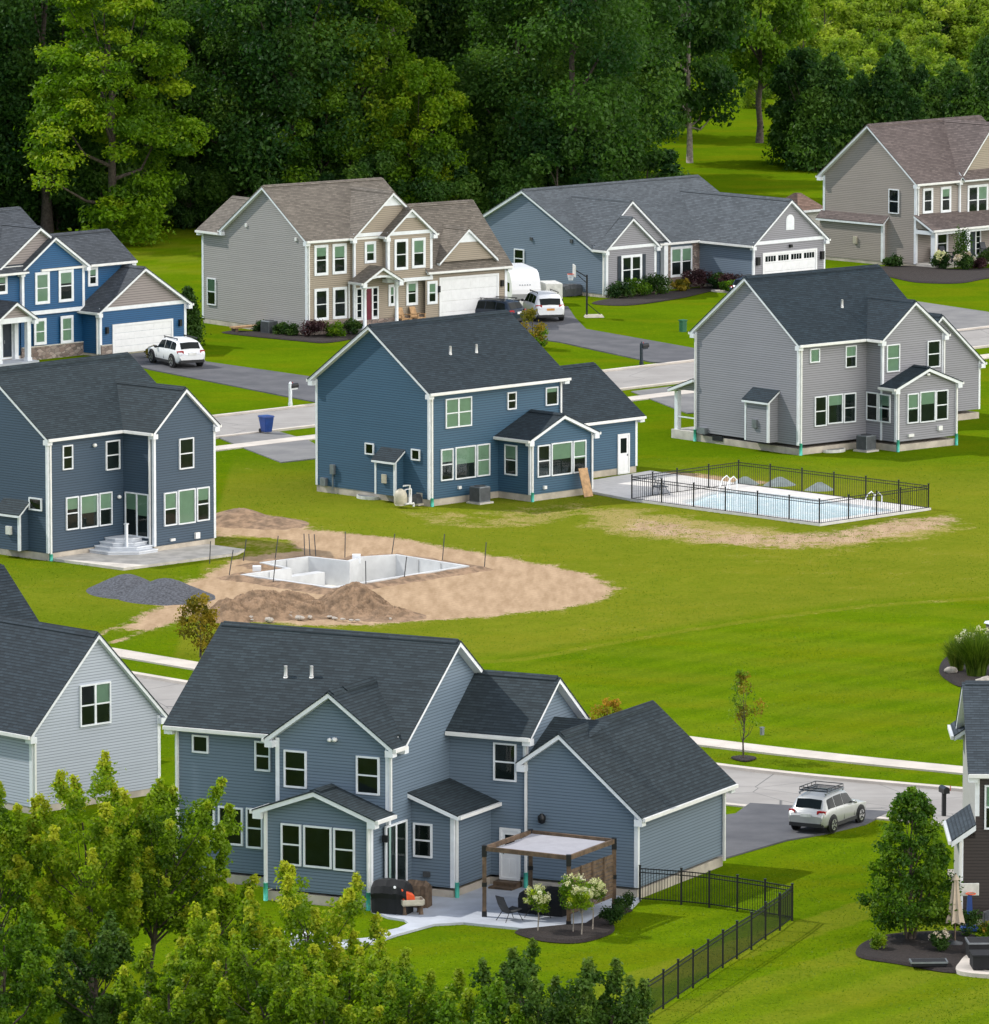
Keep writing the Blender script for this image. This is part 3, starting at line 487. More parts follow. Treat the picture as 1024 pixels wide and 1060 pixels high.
# cricket against the upper block
H.roof.poly([(4.95,-B_-.01,4.94),(7.1,-B_-.01,6.02),(7.1,-B_-gm-.9,6.02),(4.95,-B_-gm+.05,4.94)][::-1])
kv,k0=h['kv'],h['k0']; q=(h['hKR']-h['hK'])/(kv+o)
H.wallu(k0,-kv,0,b,h['hK']+q*o-.12); H.w([(k0,-kv,h['hK']+q*o-.13),(k0,0,h['hKR']-.12),(k0,0,h['hK']+q*o-.13)][::-1]); H.wallv(-kv,k0,P2,b,h['hK']+q*o-.12); H.fnd(k0,P2,-kv,.02)
H.shed([(k0-o,-kv-o,h['hK']),(P2,-kv-o,h['hK']),(P2,0,h['hKR']),(k0-o,0,h['hKR'])]); H.gut.box((k0-o+.02,-kv-o-.11,h['hK']-.16),(P2-.02,-kv-o,h['hK']-.03))
for u,v,z,su,sv in ((0,0,h['hE'],-1,-1),(0,vw,h['hE'],-1,1),(P,L,h['hE'],-1,1),(-sP,s0,h['hS'],-1,-1),(-sP,s1,h['hS'],-1,1),(P2,-B_,h['hB'],-1,-1),(k0,-kv,h['hK'],-1,-1),(P3,v1,h['hG'],-1,-1),(P3+Lg,v1,h['hG'],1,-1)): H.corner(u,v,b if not(u==P2 and v==-B_) else 4.6,z,su,sv,.13)
H.down(-sP-.07,s0+.08,.4,h['hS']-.15,.62); H.down(-sP-.07,s1-.08,.4,h['hS']-.15,.62); H.down(k0+.12,-kv-.08,.4,h['hK']-.15,.62); H.down(P2-.08,-B_-.02,.4,5.45,.62); H.down(P-.08,L-.1,.4,h['hE']-.15); H.down(P3+Lg-.12,v1-.08,.2,h['hG']-.15); H.down(-.02,-.09,3.4,h['hE']-.2)
H.pipes([(3.0,5.8,7.42),(3.08,4.77,7.48)]); H.openings()
H.multi('wall_lamp','black_metal',lambda B:(B.box((-.55,-.2,2.35),(-.4,0,2.6)),))
H.multi('wall_lamp','black_metal',lambda B:(B.lathe([(.05,.32),(.16,.22),(.14,.0),(.05,-.05)],(P3-.2,-B_-.72,2.55),8),B.box((P3-.2,-B_-.76,2.6),(P3,-B_-.68,2.7)),))
H.multi('flood_light','white_gutter',lambda B:(B.blob((-.1,2.15,5.85),(.12,.12,.09),8),B.blob((-.1,2.35,5.82),(.1,.1,.08),8),))
H.part('door_step','wood_brown',lambda B:(B.box((P2-.45,-2.95,0),(P2,-2.0,.26)),B.box((P2-.85,-2.95,0),(P2-.45,-2.0,.13))))
H.part('hose_bib','dark_grey',lambda B:B.box((k0-.12,-.75,.75),(k0,-.5,.95)))
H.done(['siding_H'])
# ---- I: pale house at the left edge
h=D['H']['I']; H=House('I','house','pale grey house at the left edge with one double window high in its gable'); b=.25; o=h['o']; W=h['W']; k=(h['hR']-h['hE'])/(W/2+o); zt=h['hE']+k*o-.1
H.gabv(0,0,W,b,zt,W/2,h['hR']-.1); H.wallu(0,0,16,b,zt); H.w([(W,0,b),(W,16,b),(W,16,zt),(W,0,zt)]); H.fnd(0,W,0,16); H.gable('v',-o,16,W/2,W/2+o,W/2+o,h['hE'],h['hR'],ret=(1,0))
H.corner(0,0,b,h['hE'],-1,-1,.13); H.corner(W,0,b,h['hE'],1,-1,.13); H.down(.1,-.08,.2,h['hE']-.15); H.openings()
v=12.3; zr=7.55; s=.95; hh=4.3
H.gable('u',-6,9.0,v,hh,hh,zr-s*hh,zr,ret=(0,1)); H.wallv(v-hh+.25,-6,8.75,b,zr-s*hh+.1); H.w([(8.75,v-hh+.25,b),(8.75,v+hh-.25,b),(8.75,v+hh-.25,zr-s*hh+.15),(8.75,v,zr-.1),(8.75,v-hh+.25,zr-s*hh+.15)]); H.fnd(-6,8.75,v-hh+.25,v+hh-.25)
H.done(['siding_I'])
# ---- J: dark brown house at the right edge
h=D['H']['J']; H=House('J','house','dark brown house at the right edge behind the birch tree'); b=.2; o=.3; u0=h['bw']; W=h['W']; hE,hR=h['hE'],h['hR']; k=(hR-hE)/(W/2+o); zt=hE+k*o-.1; U=u0+12
H.wallv(0,0,u0,b,3.3,0); H.wallv(0,u0,U,b,zt,0); H.gabu(u0,0,W,b,zt,W/2,hR-.1,1); H.wallu(0,0,h['sL'],b,3.2,1); H.w([(U,W,b),(u0,W,b),(u0,W,zt),(U,W,zt)],1); H.w([(0,0,3.1),(u0,0,3.1),(u0,0,3.5)],0); H.w([(U,0,b),(U,W,b),(U,W,zt),(U,W/2,hR),(U,0,zt)],1)
H.fnd(0,U,0,W); H.gable('u',u0-o,U+o,W/2,W/2+o,W/2+o,hE,hR,ret=(1,1),gut=(1,1))
H.shed([(-o,-.28,h['hS']),(u0,-.28,h['hS']+.6),(u0,h['sL'],h['hS']+.6),(-o,h['sL'],h['hS'])],.24); H.gut.box((-o-.11,-.25,h['hS']-.16),(-o,h['sL'],h['hS']-.03))
H.gable('v',W-1.2,W+1.4,u0+1.5,1.9,1.9,hE,hE+1.3,ret=(0,0),vent=False)
H.corner(0,0,b,3.2,-1,-1,.13); H.corner(u0,0,3.9,hE,-1,-1,.13); H.down(.03,-.1,.1,h['hS']-.1); H.openings(); H.done(['siding_J','siding_pale'])
# ---- D: bright blue house at upper left, seen from its front
h=D['H']['D']; H=House('D','house','bright blue two storey house with mauve gables and a white garage door'); b=.12; o=h['o']; a,c0,c1,m,q=h['a'],h['c0'],h['c1'],h['m'],h['q']
cc=(c0+c1)/2; k=(h['hW']-h['hE'])/(cc-c0+o); zt=h['hE']+k*o-.1
H.gabv(a,c0,c1,h['zb'],zt,cc,h['hW']-.1); H.wallu(c0,a,q+.4,h['zb'],zt); H.w([(c1,a,h['zb']),(c1,m,h['zb']),(c1,m,zt),(c1,a,zt)])
H.gable('v',a-o,m+4,cc,cc-c0+o,c1-cc+o,h['hE'],h['hW'],ret=(1,0)); H.fas.box((c0-.04,a-.06,h['zb']-.14),(c1+.04,a+.0,h['zb']+.1))
H.wallv(a+.12,c0,0,b,h['zb']); H.wallu(0,0,a+.12,b,2.95)
km=(h['hM']-h['hE'])/(h['wm']/2+o); zm=h['hE']+km*o-.1; vc=m+h['wm']/2
H.wallv(m,c1,h['e1'],b,zm); H.w([(h['e1'],m,b),(h['e1'],m+h['wm'],b),(h['e1'],m+h['wm'],zm),(h['e1'],vc,h['hM']-.1),(h['e1'],m,zm)]); H.gable('u',-3.5,h['e1']+o,vc,h['wm']/2+o,h['wm']/2+o,h['hE'],h['hM'],ret=(0,1))
# big left gable (mauve) and main body
qm=h['qm']; s=.68; hf=(h['hQ']-h['hE'])/s
H.w([(qm-hf+o,q,h['hE']+.2),(qm+hf-o,q,h['hE']+.2),(qm,q,h['hQ']-.1)],1); H.gable('v',q-o,q+7,qm,hf,hf,h['hE'],h['hQ'],ret=(0,0)); H.wallv(q,-12,c0,b,h['hE']-.05)
H.shed([(-12,q-.55,h['hE']),(c0+.3,q-.55,h['hE']),(c0+.3,q,h['hE']+.42),(-12,q,h['hE']+.42)],.15); H.gut.box((-12,q-.66,h['hE']-.16),(c0,q-.55,h['hE']-.03))
H.gable('u',-13,-1.35+o,6,4.4,4.4,h['hE']+.35,8.85,ret=(0,1)); H.w([(-1.35,1.9,b),(-1.35,10.1,b),(-1.35,10.1,5.8),(-1.35,6,8.7),(-1.35,1.9,5.8)]); H.w([(-1.35,10.1,b),(-13,10.1,b),(-13,10.1,5.8),(-1.35,10.1,5.8)])
Wg=h['Wg']; cg=Wg/2; kg=(h['hGR']-h['hG'])/(cg+o); zg=h['hG']+kg*o-.1
H.wallv(0,0,Wg,b,zg); H.w([(0,0,zg),(Wg,0,zg),(cg,0,h['hGR']-.1)],1); H.fas.box((-.05,-.05,zg-.12),(Wg+.05,-.001,zg+.1)); H.w([(Wg,0,b),(Wg,7,b),(Wg,7,zg),(Wg,0,zg)]); H.w([(Wg,7,b),(0,7,b),(0,7,zg),(cg,7,h['hGR']-.1),(Wg,7,zg)]); H.gable('v',-o,7,cg,cg+o,cg+o,h['hG'],h['hGR'],ret=(1,0)); H.fnd(-12,0,a+.12,10); H.fnd(0,Wg,0,7)
for u,v,z0,z,su,sv in ((0,0,b,zg,-1,-1),(Wg,0,b,zg,1,-1),(c0,a,h['zb'],h['hE'],-1,-1),(c1,a,h['zb'],h['hE'],1,-1)): H.corner(u,v,z0,z,su,sv,.17)
H.down(-.08,.15,.1,h['hG']-.1)
for A_,B2 in (((c0,a+.02,-.1),(.0,a+.13,.75)),((.05,-.1,-.1),(.95,.02,.62)),((Wg-.9,-.1,-.1),(Wg-.05,.02,.62))): H.part('stone_base','stone',lambda B:B.box(A_,B2))
for A_,B2 in (((c0,a-.01,.75),(0,a+.13,.81)),((.03,-.13,.62),(.97,.02,.68))): H.part('stone_cap','concrete',lambda B:B.box(A_,B2))
pc,pw,pv=h['pc']-1.0,h['pw'],h['pv']-1.0
H.gable('v',pv-o,q,pc,pw+.55,pw+.55,h['hPE'],h['hPR'],ret=(1,0),vent=False); H.w([(pc-pw-.2,pv,h['hPE']+.1),(pc+pw+.2,pv,h['hPE']+.1),(pc,pv,h['hPR']-.12)],1); H.fas.box((pc-pw-.2,pv-.05,h['hPE']-.2),(pc+pw+.2,pv+.12,h['hPE']+.12))
for x,y in ((pc-pw,pv),(pc+pw,pv),(pc+pw,q-.25)): H.part('porch_column','white_trim',lambda B:(B.box((x-.14,y-.02,0),(x+.14,y+.26,h['hPE']-.1)),B.box((x-.18,y-.06,.0),(x+.18,y+.3,.35))))
H.part('porch_deck','patio_grey',lambda B:B.box((pc-2.4,pv-.3,-.1),(c0-.01,q,.16)))
H.openings(); opening(H,'v',q,-7.0,-5.2,.2,2.45,'entry')
H.multi('wall_lamp','black_metal',lambda B:(B.box((.45,-.15,1.35),(.65,0,1.75)),))
H.multi('wall_lamp','black_metal',lambda B:(B.box((Wg-.65,-.15,1.35),(Wg-.45,0,1.75)),))
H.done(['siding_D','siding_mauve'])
# ---- B: tan house with brown roof
h=D['H']['B']; H=House('B','house','tan two storey house with a brown roof and dark red front door'); b=.3; o=h['o']; L,W=h['L'],h['W']; k=(h['hR']-h['hE'])/(W/2+o); zt=h['hE']+k*o-.1
H.gabu(0,0,W,b,zt,W/2,h['hR']-.1,1); H.wallu(0,W,W+h['R'],b,h['hE']-.05,1); H.wallv(0,0,L,b,zt); H.w([(L,0,b),(L,W,b),(L,W,zt),(L,W/2,h['hR']-.1),(L,0,zt)]); H.fnd(0,L,0,W+h['R']); H.gable('u',-o,L+o,W/2,W/2+o,W/2+o,h['hE'],h['hR'],ret=(1,1))
H.gable('v',W+o-.06,W+h['R']+o,2.55,2.55+o,2.55+o,5.95,7.93,ret=(0,1)); kk=(7.93-5.95)/(2.55+o); H.gable('v',W/2,W+o-.06,2.55,2.5,2.5,5.95+kk*(o+.05),7.93,ret=(0,0),gut=(0,0)); H.w([(5.1,W+h['R'],b),(0,W+h['R'],b),(0,W+h['R'],6.0),(2.55,W+h['R'],7.8),(5.1,W+h['R'],6.0)],1); H.w([(5.1,W,b),(5.1,W+h['R'],b),(5.1,W+h['R'],6),(5.1,W,6)],1)
wing_v(H,h['g0'],h['g1'],-h['gv'],0,h['hE'],h['hG1'],o,b,W/2,mg=0)
q0,q1,qv=h['q0'],h['q1'],h['qv']; cc=(q0+q1)/2; kq=(h['hQ']-h['hE'])/(cc-q0+o); zq=h['hE']+kq*o-.1
H.wallv(-qv,q0,q1,h['zq'],zq); H.w([(q0,-qv,zq),(q1,-qv,zq),(cc,-qv,h['hQ']-.1)],0); H.fas.box((q0-.05,-qv-.05,zq-.12),(q1+.05,-qv-.001,zq+.1)); H.wallu(q0,-qv,-h['gv'],h['zq'],zq); H.w([(q1,-qv,h['zq']),(q1,0,h['zq']),(q1,0,zq),(q1,-qv,zq)]); H.gable('v',-qv-o,W/2-1,cc,cc-q0+o,q1-cc+o,h['hE']+.01,h['hQ'],ret=(1,0)); H.fas.box((q0-.03,-qv-.05,h['zq']-.16),(q1+.03,-h['gv'],h['zq']+.06))
kc,kv,k1=h['kc'],h['kv'],h['k1']; kk=(h['hKR']-h['hKE'])/(kc+kv+o); zk=h['hKE']+kk*o-.1; back=2*kc+kv
H.wallv(-kv,h['g1']-.6,k1,b-.2,zk); H.w([(k1,-kv,0),(k1,back,0),(k1,back,zk),(k1,kc,h['hKR']-.1),(k1,-kv,zk)]); H.w([(k1,back,0),(L,back,0),(L,back,zk),(k1,back,zk)]); H.gable('u',L-.4,k1+o,kc,kc+kv+o,kc+kv+o,h['hKE'],h['hKR'],ret=(0,1)); H.fnd(h['g1']-.6,k1,-kv,back,.1)
dm=h['dm']; zb=h['hKE']+kk*.55; hf=(h['hD']-zb)/.86
H.w([(dm-hf+.25,-kv+.03,zb),(dm+hf-.25,-kv+.03,zb),(dm,-kv+.03,h['hD']-.1)],0); H.gable('v',-kv-o+.1,kc-.4,dm,hf,hf,zb,h['hD'],ret=(0,0),gut=(0,0))
for z,x,hh in ((h['hG1'],(h['g0']+h['g1'])/2,.75),(h['hD'],dm,.75),(h['hQ'],cc,.5)):
    v={h['hG1']:-h['gv'],h['hD']:-kv+.03,h['hQ']:-qv}[z]
    H.fas.poly([(x-hh*1.2,v-.03,z-hh-.15),(x+hh*1.2,v-.03,z-hh-.15),(x,v-.03,z-.12)])
for u,v,z0,z,su,sv in ((0,0,b,h['hE'],-1,-1),(0,W+h['R'],b,5.9,-1,1),(q0,-qv,h['zq'],h['hE'],-1,-1),(q1,-qv,h['zq'],h['hE'],1,-1),(k1,-kv,.1,h['hKE'],1,-1)): H.corner(u,v,z0,z,su,sv,.17)
for A_,B2 in (((.1,-.09,-.1),(h['g0'],.02,.85)),((h['g0'],-h['gv']-.09,-.1),(9.6,-h['gv']+.02,.85))): H.part('stone_base','stone',lambda B:B.box(A_,B2))
pc,pw,pv=h['pc'],h['pw'],h['pv']; kp=(h['hPR']-h['hPE'])/(pw+.35)
H.gable('v',-pv-o,-h['gv'],pc,pw+.35,pw+.35,h['hPE'],h['hPR'],ret=(1,0),vent=False)
H.w([(pc-pw-.1,-pv,h['hPE']+.05),(pc-pw*.6,-pv,h['hPE']+.2),(pc,-pv,h['hPE']+.28),(pc+pw*.6,-pv,h['hPE']+.2),(pc+pw+.1,-pv,h['hPE']+.05),(pc,-pv,h['hPR']-.12)],0)
ar=MB(); pts=[(pc+pw*math.cos(t),h['hPE']-.12+.35*math.sin(t)) for t in [PI*i/10 for i in range(11)]]
for (x0,z0),(x1,z1) in zip(pts,pts[1:]): ar.hexa([(x0,-pv-.04,z0),(x1,-pv-.04,z1),(x1,-pv+.12,z1),(x0,-pv+.12,z0),(x0,-pv-.04,z0+.14),(x1,-pv-.04,z1+.14),(x1,-pv+.12,z1+.14),(x0,-pv+.12,z0+.14)])
ar.build('porch_arch','white_trim',H.root)
for x in (pc-pw,pc+pw): H.part('porch_column','white_trim',lambda B:(B.lathe([(.16,.45),(.16,.6),(.12,.62),(.105,2.9),(.15,2.95),(.15,h['hPE']-.1)],(x,-pv+.05,0),12),B.box((x-.2,-pv-.15,0),(x+.2,-pv+.25,.45))))
H.part('porch_deck','concrete',lambda B:B.box((pc-pw-.3,-pv-.3,-.1),(9.2,-h['gv'],.42)))
H.down(.1,-.08,.2,h['hE']-.15); H.down(h['g0']-.2,-.1,1,3.3)
H.openings(); H.multi('wall_lamp','black_metal',lambda B:(B.box((9.68,-kv-.16,2.3),(9.82,-kv,2.7)),))
H.multi('wall_lamp','black_metal',lambda B:(B.box((14.75,-kv-.16,2.35),(14.95,-kv,2.75)),)); H.multi('wall_vent','white_gutter',lambda B:(B.box((-.08,1.0,6.0),(0,1.2,6.2)),B.box((-.08,6.3,6.5),(0,6.5,6.7)),))
H.done(['siding_B','siding_B2'])
# ---- F: slate ranch house
h=D['H']['F']; H=House('F','house','low slate blue ranch house with a round topped vent over its white garage door'); b=.2; o=h['o']; m=h['m']; rid=h['P']+h['W']/2; hf=rid-m+o; k=(h['hR']-h['hE'])/hf; zt=h['hE']+k*o-.1; L=h['L']; back=2*rid-m
H.gabu(0,m,back,b,zt,rid,h['hR']-.1,0); H.w([(0,0,b),(0,0,h['hE']+.1),(0,m,h['hE']+.1),(0,m,b)]); H.w([(L,m,b),(L,back,b),(L,back,zt),(L,rid,h['hR']-.1),(L,m,zt)]); H.w([(L,back,b),(0,back,b),(0,back,zt),(L,back,zt)]); H.wallv(m,h['g1']-.3,h['k0'],b,zt,0); H.fnd(0,L,m,back); H.fnd(0,h['w1'],0,m)
H.gable('u',-o,L+o,rid,hf,hf,h['hE'],h['hR'],ret=(0,1))
kw=(h['hW']-h['hE'])/(h['w1']/2+o); zw=h['hE']+kw*o-.1
H.wallv(0,0,h['w1'],b,zw,1); H.w([(0,0,zw),(h['w1'],0,zw),(h['w1']/2,0,h['hW']-.1)],1); H.fas.box((-.04,-.05,zw-.12),(h['w1']+.04,-.001,zw+.08)); H.w([(h['w1'],0,b),(h['w1'],m,b),(h['w1'],m,zw),(h['w1'],0,zw)]); H.gable('v',-o,m-o+.05,h['w1']/2,h['w1']/2+o,h['w1']/2+o,h['hE']+.012,h['hW'],ret=(1,0)); H.gable('v',m-o+.05,4,h['w1']/2,h['w1']/2-.05,h['w1']/2+o,h['hE']+.012+kw*(o+.05),h['hW'],h['hE']+.012,ret=(0,0),gut=(0,0))
H.gabv(h['q'],h['w1'],h['g1'],h['hE']-.1,h['hE']+.1,(h['w1']+h['g1'])/2,h['hE']+.15,1); H.w([(0.2,h['q'],h['hE']+.1),(h['g1']-.1,h['q'],h['hE']+.1),(h['g1']/2,h['q'],h['hQ']-.1)],1); kq=(h['hQ']-h['hE'])/(h['g1']/2+o); H.gable('v',h['q']-o,rid-.4,h['g1']/2,h['g1']/2-.06,h['g1']/2+o,h['hE']-.005+kq*(o+.06),h['hQ'],h['hE']-.005,ret=(0,0),gut=(0,1))
wing_v(H,h['k0'],h['k1'],-h['Pg'],m+2,h['hGE'],h['hGR'],o,b,rid-.7,m=0,mg=1); H.fnd(h['k0'],h['k1'],-h['Pg'],m+2)
H.w([(h['k0']+.02,-h['Pg']-.004,b),(h['k1']-.02,-h['Pg']-.004,b),(h['k1']-.02,-h['Pg']-.004,h['hGE']),(h['k0']+.02,-h['Pg']-.004,h['hGE'])],1)
H.corner(0,0,b,h['hE'],-1,-1,.17); H.corner(h['w1'],0,b,h['hE'],1,-1,.17); H.down(-.08,.2,.1,h['hE']-.1)
H.part('porch_column','white_trim',lambda B:B.box((h['g1']-.5,h['q']-.25,0),(h['g1']-.15,h['q']+.1,h['hE'])))
for A_,B2 in (((.1,-.09,-.1),(h['w1']-.1,.02,.62)),((h['g1']-.2,m-.09,-.1),(h['k0'],m+.02,.75)),((9.2,m-.07,.75),(h['k0'],m+.02,2.95)),((h['g1'],m-.07,.75),(7.15,m+.02,2.95))): H.part('stone_base','stone',lambda B:B.box(A_,B2))
H.part('entry_door','door_dark',lambda B:(B.box((5.0,h['q']+.1,.2),(6.0,h['q']+.16,2.5)),)); H.wallv(h['q']+.18,h['w1'],h['g1']-.2,b,h['hE'],0)
for x in (1.03,3.30): H.part('shutter','door_dark',lambda B:B.box((x,-.05,.75),(x+.3,-.005,2.68)))
H.openings()
for x in (h['k0']+.35,h['k1']-.35): H.multi('wall_lamp','black_metal',lambda B:(B.box((x-.13,-h['Pg']-.2,1.75),(x+.13,-h['Pg'],2.3)),))
H.part('wall_lamp','black_metal',lambda B:B.box((13.2,-h['Pg']-.2,2.75),(13.4,-h['Pg'],2.95)))
H.multi('wall_vent','dark_grey',lambda B:(B.box((-.06,3.2,3.4),(0,3.45,3.65)),B.box((-.1,7.1,3.3),(0,7.3,3.5)),))
H.done(['siding_F','siding_E'])
# ---- G: taupe house at upper right
h=D['H']['G']; H=House('G','house','taupe two storey house with a mauve brown roof and a long front porch'); b=.2; o=h['o']; W=h['W']; LL=h['r1']+1
k=(h['hR']-h['hE'])/(W/2+o); zt=h['hE']+k*o-.1
box_main(H,h['r1']-o,W,h['hE'],h['hR'],o,b)
wing_v(H,h['w0'],2*h['r']-h['w0'],-h['wv'],0,h['hE']+.01,h['hR']-.02,o,b,W/2,m=0,mg=1); wr=2*h['r']-h['w0']
H.shed([(h['w0']-.1,-h['wv']-.6,h['hE']+.03),(wr+.1,-h['wv']-.6,h['hE']+.03),(wr+.1,-h['wv'],h['hE']+.62),(h['w0']-.1,-h['wv'],h['hE']+.62)],.14)
s0,sd=h['s0'],h['sd']; H.wallu(-sd,s0,W,b,h['hS']-.05); H.w([(-sd,s0,b),(0,s0,b),(0,s0,h['hSR']-.1),(-sd,s0,h['hS']-.1)]); kk=(h['hSR']-h['hS'])/(sd+.2)
H.shed([(-sd-.2,s0-.2,h['hS']),(0,s0-.2,h['hSR']),(0,W+.2,h['hSR']),(-sd-.2,W+.2,h['hS'])],.18); H.fnd(-sd,.05,s0,W)
H.shed([(-.25,-h['pv']-.25,h['zp0']),(12,-h['pv']-.25,h['zp0']),(12,0,h['zp1']),(-.25,0,h['zp1'])],.2); H.w([(0,-h['pv'],h['zp0']-.02),(0,0,h['zp0']-.02),(0,0,h['zp1']-.15)]); H.fas.box((0,-h['pv']-.12,h['zp0']-.38),(12,-h['pv']+.12,h['zp0']-.12)); H.fas.box((-.05,-h['pv'],h['zp0']-.38),(.12,0,h['zp0']-.12)); H.gut.box((-.2,-h['pv']-.36,h['zp0']-.16),(12,-h['pv']-.25,h['zp0']-.03))
for x in (.18,3.55,6.9,10.3): H.part('porch_column','white_trim',lambda B:(B.box((x-.16,-h['pv']-.16,.25),(x+.16,-h['pv']+.16,h['zp0']-.3)),))
H.part('porch_deck','concrete',lambda B:B.box((0,-h['pv']-.25,-.2),(12,0,.27)))
for u,v,z,su,sv in ((0,0,h['hE'],-1,-1),(0,W,h['hE'],-1,1),(-sd,s0,h['hS'],-1,-1)): H.corner(u,v,b,z,su,sv,.17)
H.down(.12,-.1,3.4,h['hE']-.15); H.down(.05,-h['pv']-.25,.2,h['zp0']-.1)
H.openings(); H.part('wall_box','beige_plastic',lambda B:B.box((-sd-.12,5.2,1.3),(-sd,5.5,1.8)))
H.done(['siding_G','siding_B'])
# ---- small shed with a brown hip roof
r=thing('garden_shed','small white shed with a brown hip roof behind the slate ranch house','shed',(21.9,497.5,0),.75)
B=MB(); B.box((-1.25,-1.25,-.2),(1.25,1.25,2.0)); B.build('wall','siding_pale',r)
B=MB(); e=1.55
for i in range(4):
    c=[(-e,-e),(e,-e),(e,e),(-e,e)]; a,bq=c[i],c[(i+1)%4]; B.poly([(a[0],a[1],2.0),(bq[0],bq[1],2.0),(bq[0]*.12,bq[1]*.12,3.15),(a[0]*.12,a[1]*.12,3.15)])
B.poly([(-e,-e,2),(-e,e,2),(e,e,2),(e,-e,2)]); B.poly([(-.19,-.19,3.15),(.19,-.19,3.15),(.19,.19,3.15),(-.19,.19,3.15)]); B.build('roof','shingle_brown',r)
B=MB()
for x in (-1.27,1.2):
    for y in (-1.27,1.2): B.box((x,y,-.1),(x+.07,y+.07,2.0))
for sx in (-1,1): B.box((-e-.02,sx*e-.04,1.88),(e+.02,sx*e+.04,2.03)); B.box((sx*e-.04,-e,1.885),(sx*e+.04,e,2.025))
B.build('corner_board','white_trim',r)
# ------------------------------------------------------------------ ground, roads, pools
def inpoly(X,Y,poly):
    r=np.zeros(X.shape,bool); n=len(poly)
    for i in range(n):
        x0,y0=poly[i]; x1,y1=poly[(i+1)%n]
        c=((y0>Y)!=(y1>Y)); r^=c&(X<(x1-x0)*(Y-y0)/((y1-y0) if y1!=y0 else 1e-9)+x0)
    return r
def sdist(X,Y,poly):
    d=np.full(X.shape,1e9); n=len(poly)
    for i in range(n):
        a=np.array(poly[i]); b=np.array(poly[(i+1)%n]); e=b-a; L=(e@e)+1e-9
        t=np.clip(((X-a[0])*e[0]+(Y-a[1])*e[1])/L,0,1); d=np.minimum(d,np.hypot(X-a[0]-t*e[0],Y-a[1]-t*e[1]))
    return np.where(inpoly(X,Y,poly),-d,d)
def pathd(X,Y,pts):
    d=np.full(X.shape,1e9)
    for a,b in zip(pts,pts[1:]):
        a=np.array(a);b=np.array(b);e=b-a;t=np.clip(((X-a[0])*e[0]+(Y-a[1])*e[1])/(e@e),0,1); d=np.minimum(d,np.hypot(X-a[0]-t*e[0],Y-a[1]-t*e[1]))
    return d
POOL1=[(-12.12,325.84),(-10.02,327.94),(-11.35,329.93),(-9.04,332.04),(-7.1,330.55),(-6.57,331.88),(-4.75,332.71),(-1.21,328.75),(-7.69,321.41)]
DECK=[(5.0,356.6),(6.99,353.62),(16.38,344.09),(22.35,350.08),(12.82,359.74),(8.3,364.9),(5.1,361)]
WATER=[(12.7,356.8),(19.9,349.8),(19.4,348.4),(16.5,345.7),(15.3,346.0),(10.0,351.5),(10.4,353.9)]
DIRT=[(-17.2,309.97),(-15.5,316.5),(-15.6,322),(-14.0,326.2),(-13.4,330.06),(-12.3,333.38),(-13.2,338),(-14.6,343),(-14.2,348.6),(-11.6,348.5),(-9.9,345.5),(-8.9,342.8),(-5.4,340.4),(-2.48,336.76),(2.24,330.72),(4.53,327.13),(5.66,322.67),(5.1,318.94),(3.04,315.89),(-0.53,313.5),(-3.62,312.02),(-5.8,310.9),(-9,311),(-12.25,312.32),(-13.6,314),(-15.6,309.5)]
DRY1=[(4.34,349.16),(6.84,351.0),(10.21,347.33),(13.94,342.67),(16.23,339.87),(20.89,345.53),(23.94,343.74),(21.54,340.21),(16.51,335.74),(11.8,336.76),(7.11,339.87),(4.76,343.74)]
DIRT2=[(7.0,345.2),(9.0,344.6),(11.2,341.2),(14.0,339.6),(16.4,340.6),(20.6,345.6),(23.2,346.6),(24.0,344.2),(21.9,340.6),(18.4,336.4),(15.0,334.2),(11.7,335.2),(8.5,338.6),(6.2,341.2)]
DIRT3=[(8.2,363.9),(12.9,359.2),(14.9,360.6),(12.6,363.2),(9.5,365.6)]
DRY2=[(-4.54,349.4),(-1.58,349.89),(1.39,351.0),(4.39,353.62),(6.35,351.0),(2.33,343.74),(-3.5,343.74)]
def axis(segs):
    a=[]
    for lo,hi,st in segs: a+=list(np.arange(lo,hi,st))
    a.append(segs[-1][1]); return np.array(a)
gx=axis([(-900,-120,60),(-120,-60,6),(-60,-32,2),(-32,32,.3),(32,62,1.5),(62,120,6),(120,900,60)])
gy=axis([(120,200,8),(200,215,1),(215,300,.36),(300,372,.33),(372,470,.7),(470,640,2.5),(640,860,6),(860,1800,60)])
X,Y=np.meshgrid(gx,gy)
rs=np.random.RandomState(3)
lump=sum(rs.uniform(.3,1)*np.sin(X*rs.uniform(.1,.9)+Y*rs.uniform(-.5,.5)+rs.uniform(0,6)) for _ in range(9))/9
Z=lump*.025-.03
Z=Z+np.clip((Y-560)/200,0,1)**1.5*3.0
dd=sdist(X,Y,DIRT); dirt=np.clip(.5-dd/2.2,0,1)
dirt=np.maximum(dirt,np.clip(.62-pathd(X,Y,[(-17.9,308.3),(-15.74,315.89),(-14.08,320)])/1.1,0,1)); dirt=np.maximum(dirt,np.clip(.62-pathd(X,Y,[(-17.18,305.68),(-14.7,312.3),(-13.0,317)])/1.1,0,1))
dirt=np.maximum(dirt,np.clip(.40-sdist(X,Y-1.6,DIRT2)/4.5,0,.62)); dirt=np.maximum(dirt,np.clip(.5-sdist(X,Y,DIRT3)/2,0,.8))
gp=[(-14.5,334),(-11.6,333.6),(-9.6,335.2),(-10.2,338.6),(-12.8,341)]
dirt=np.where(sdist(X,Y,gp)<.8,dirt*np.clip(.5+sdist(X,Y,gp)/1.6,0,1),dirt)
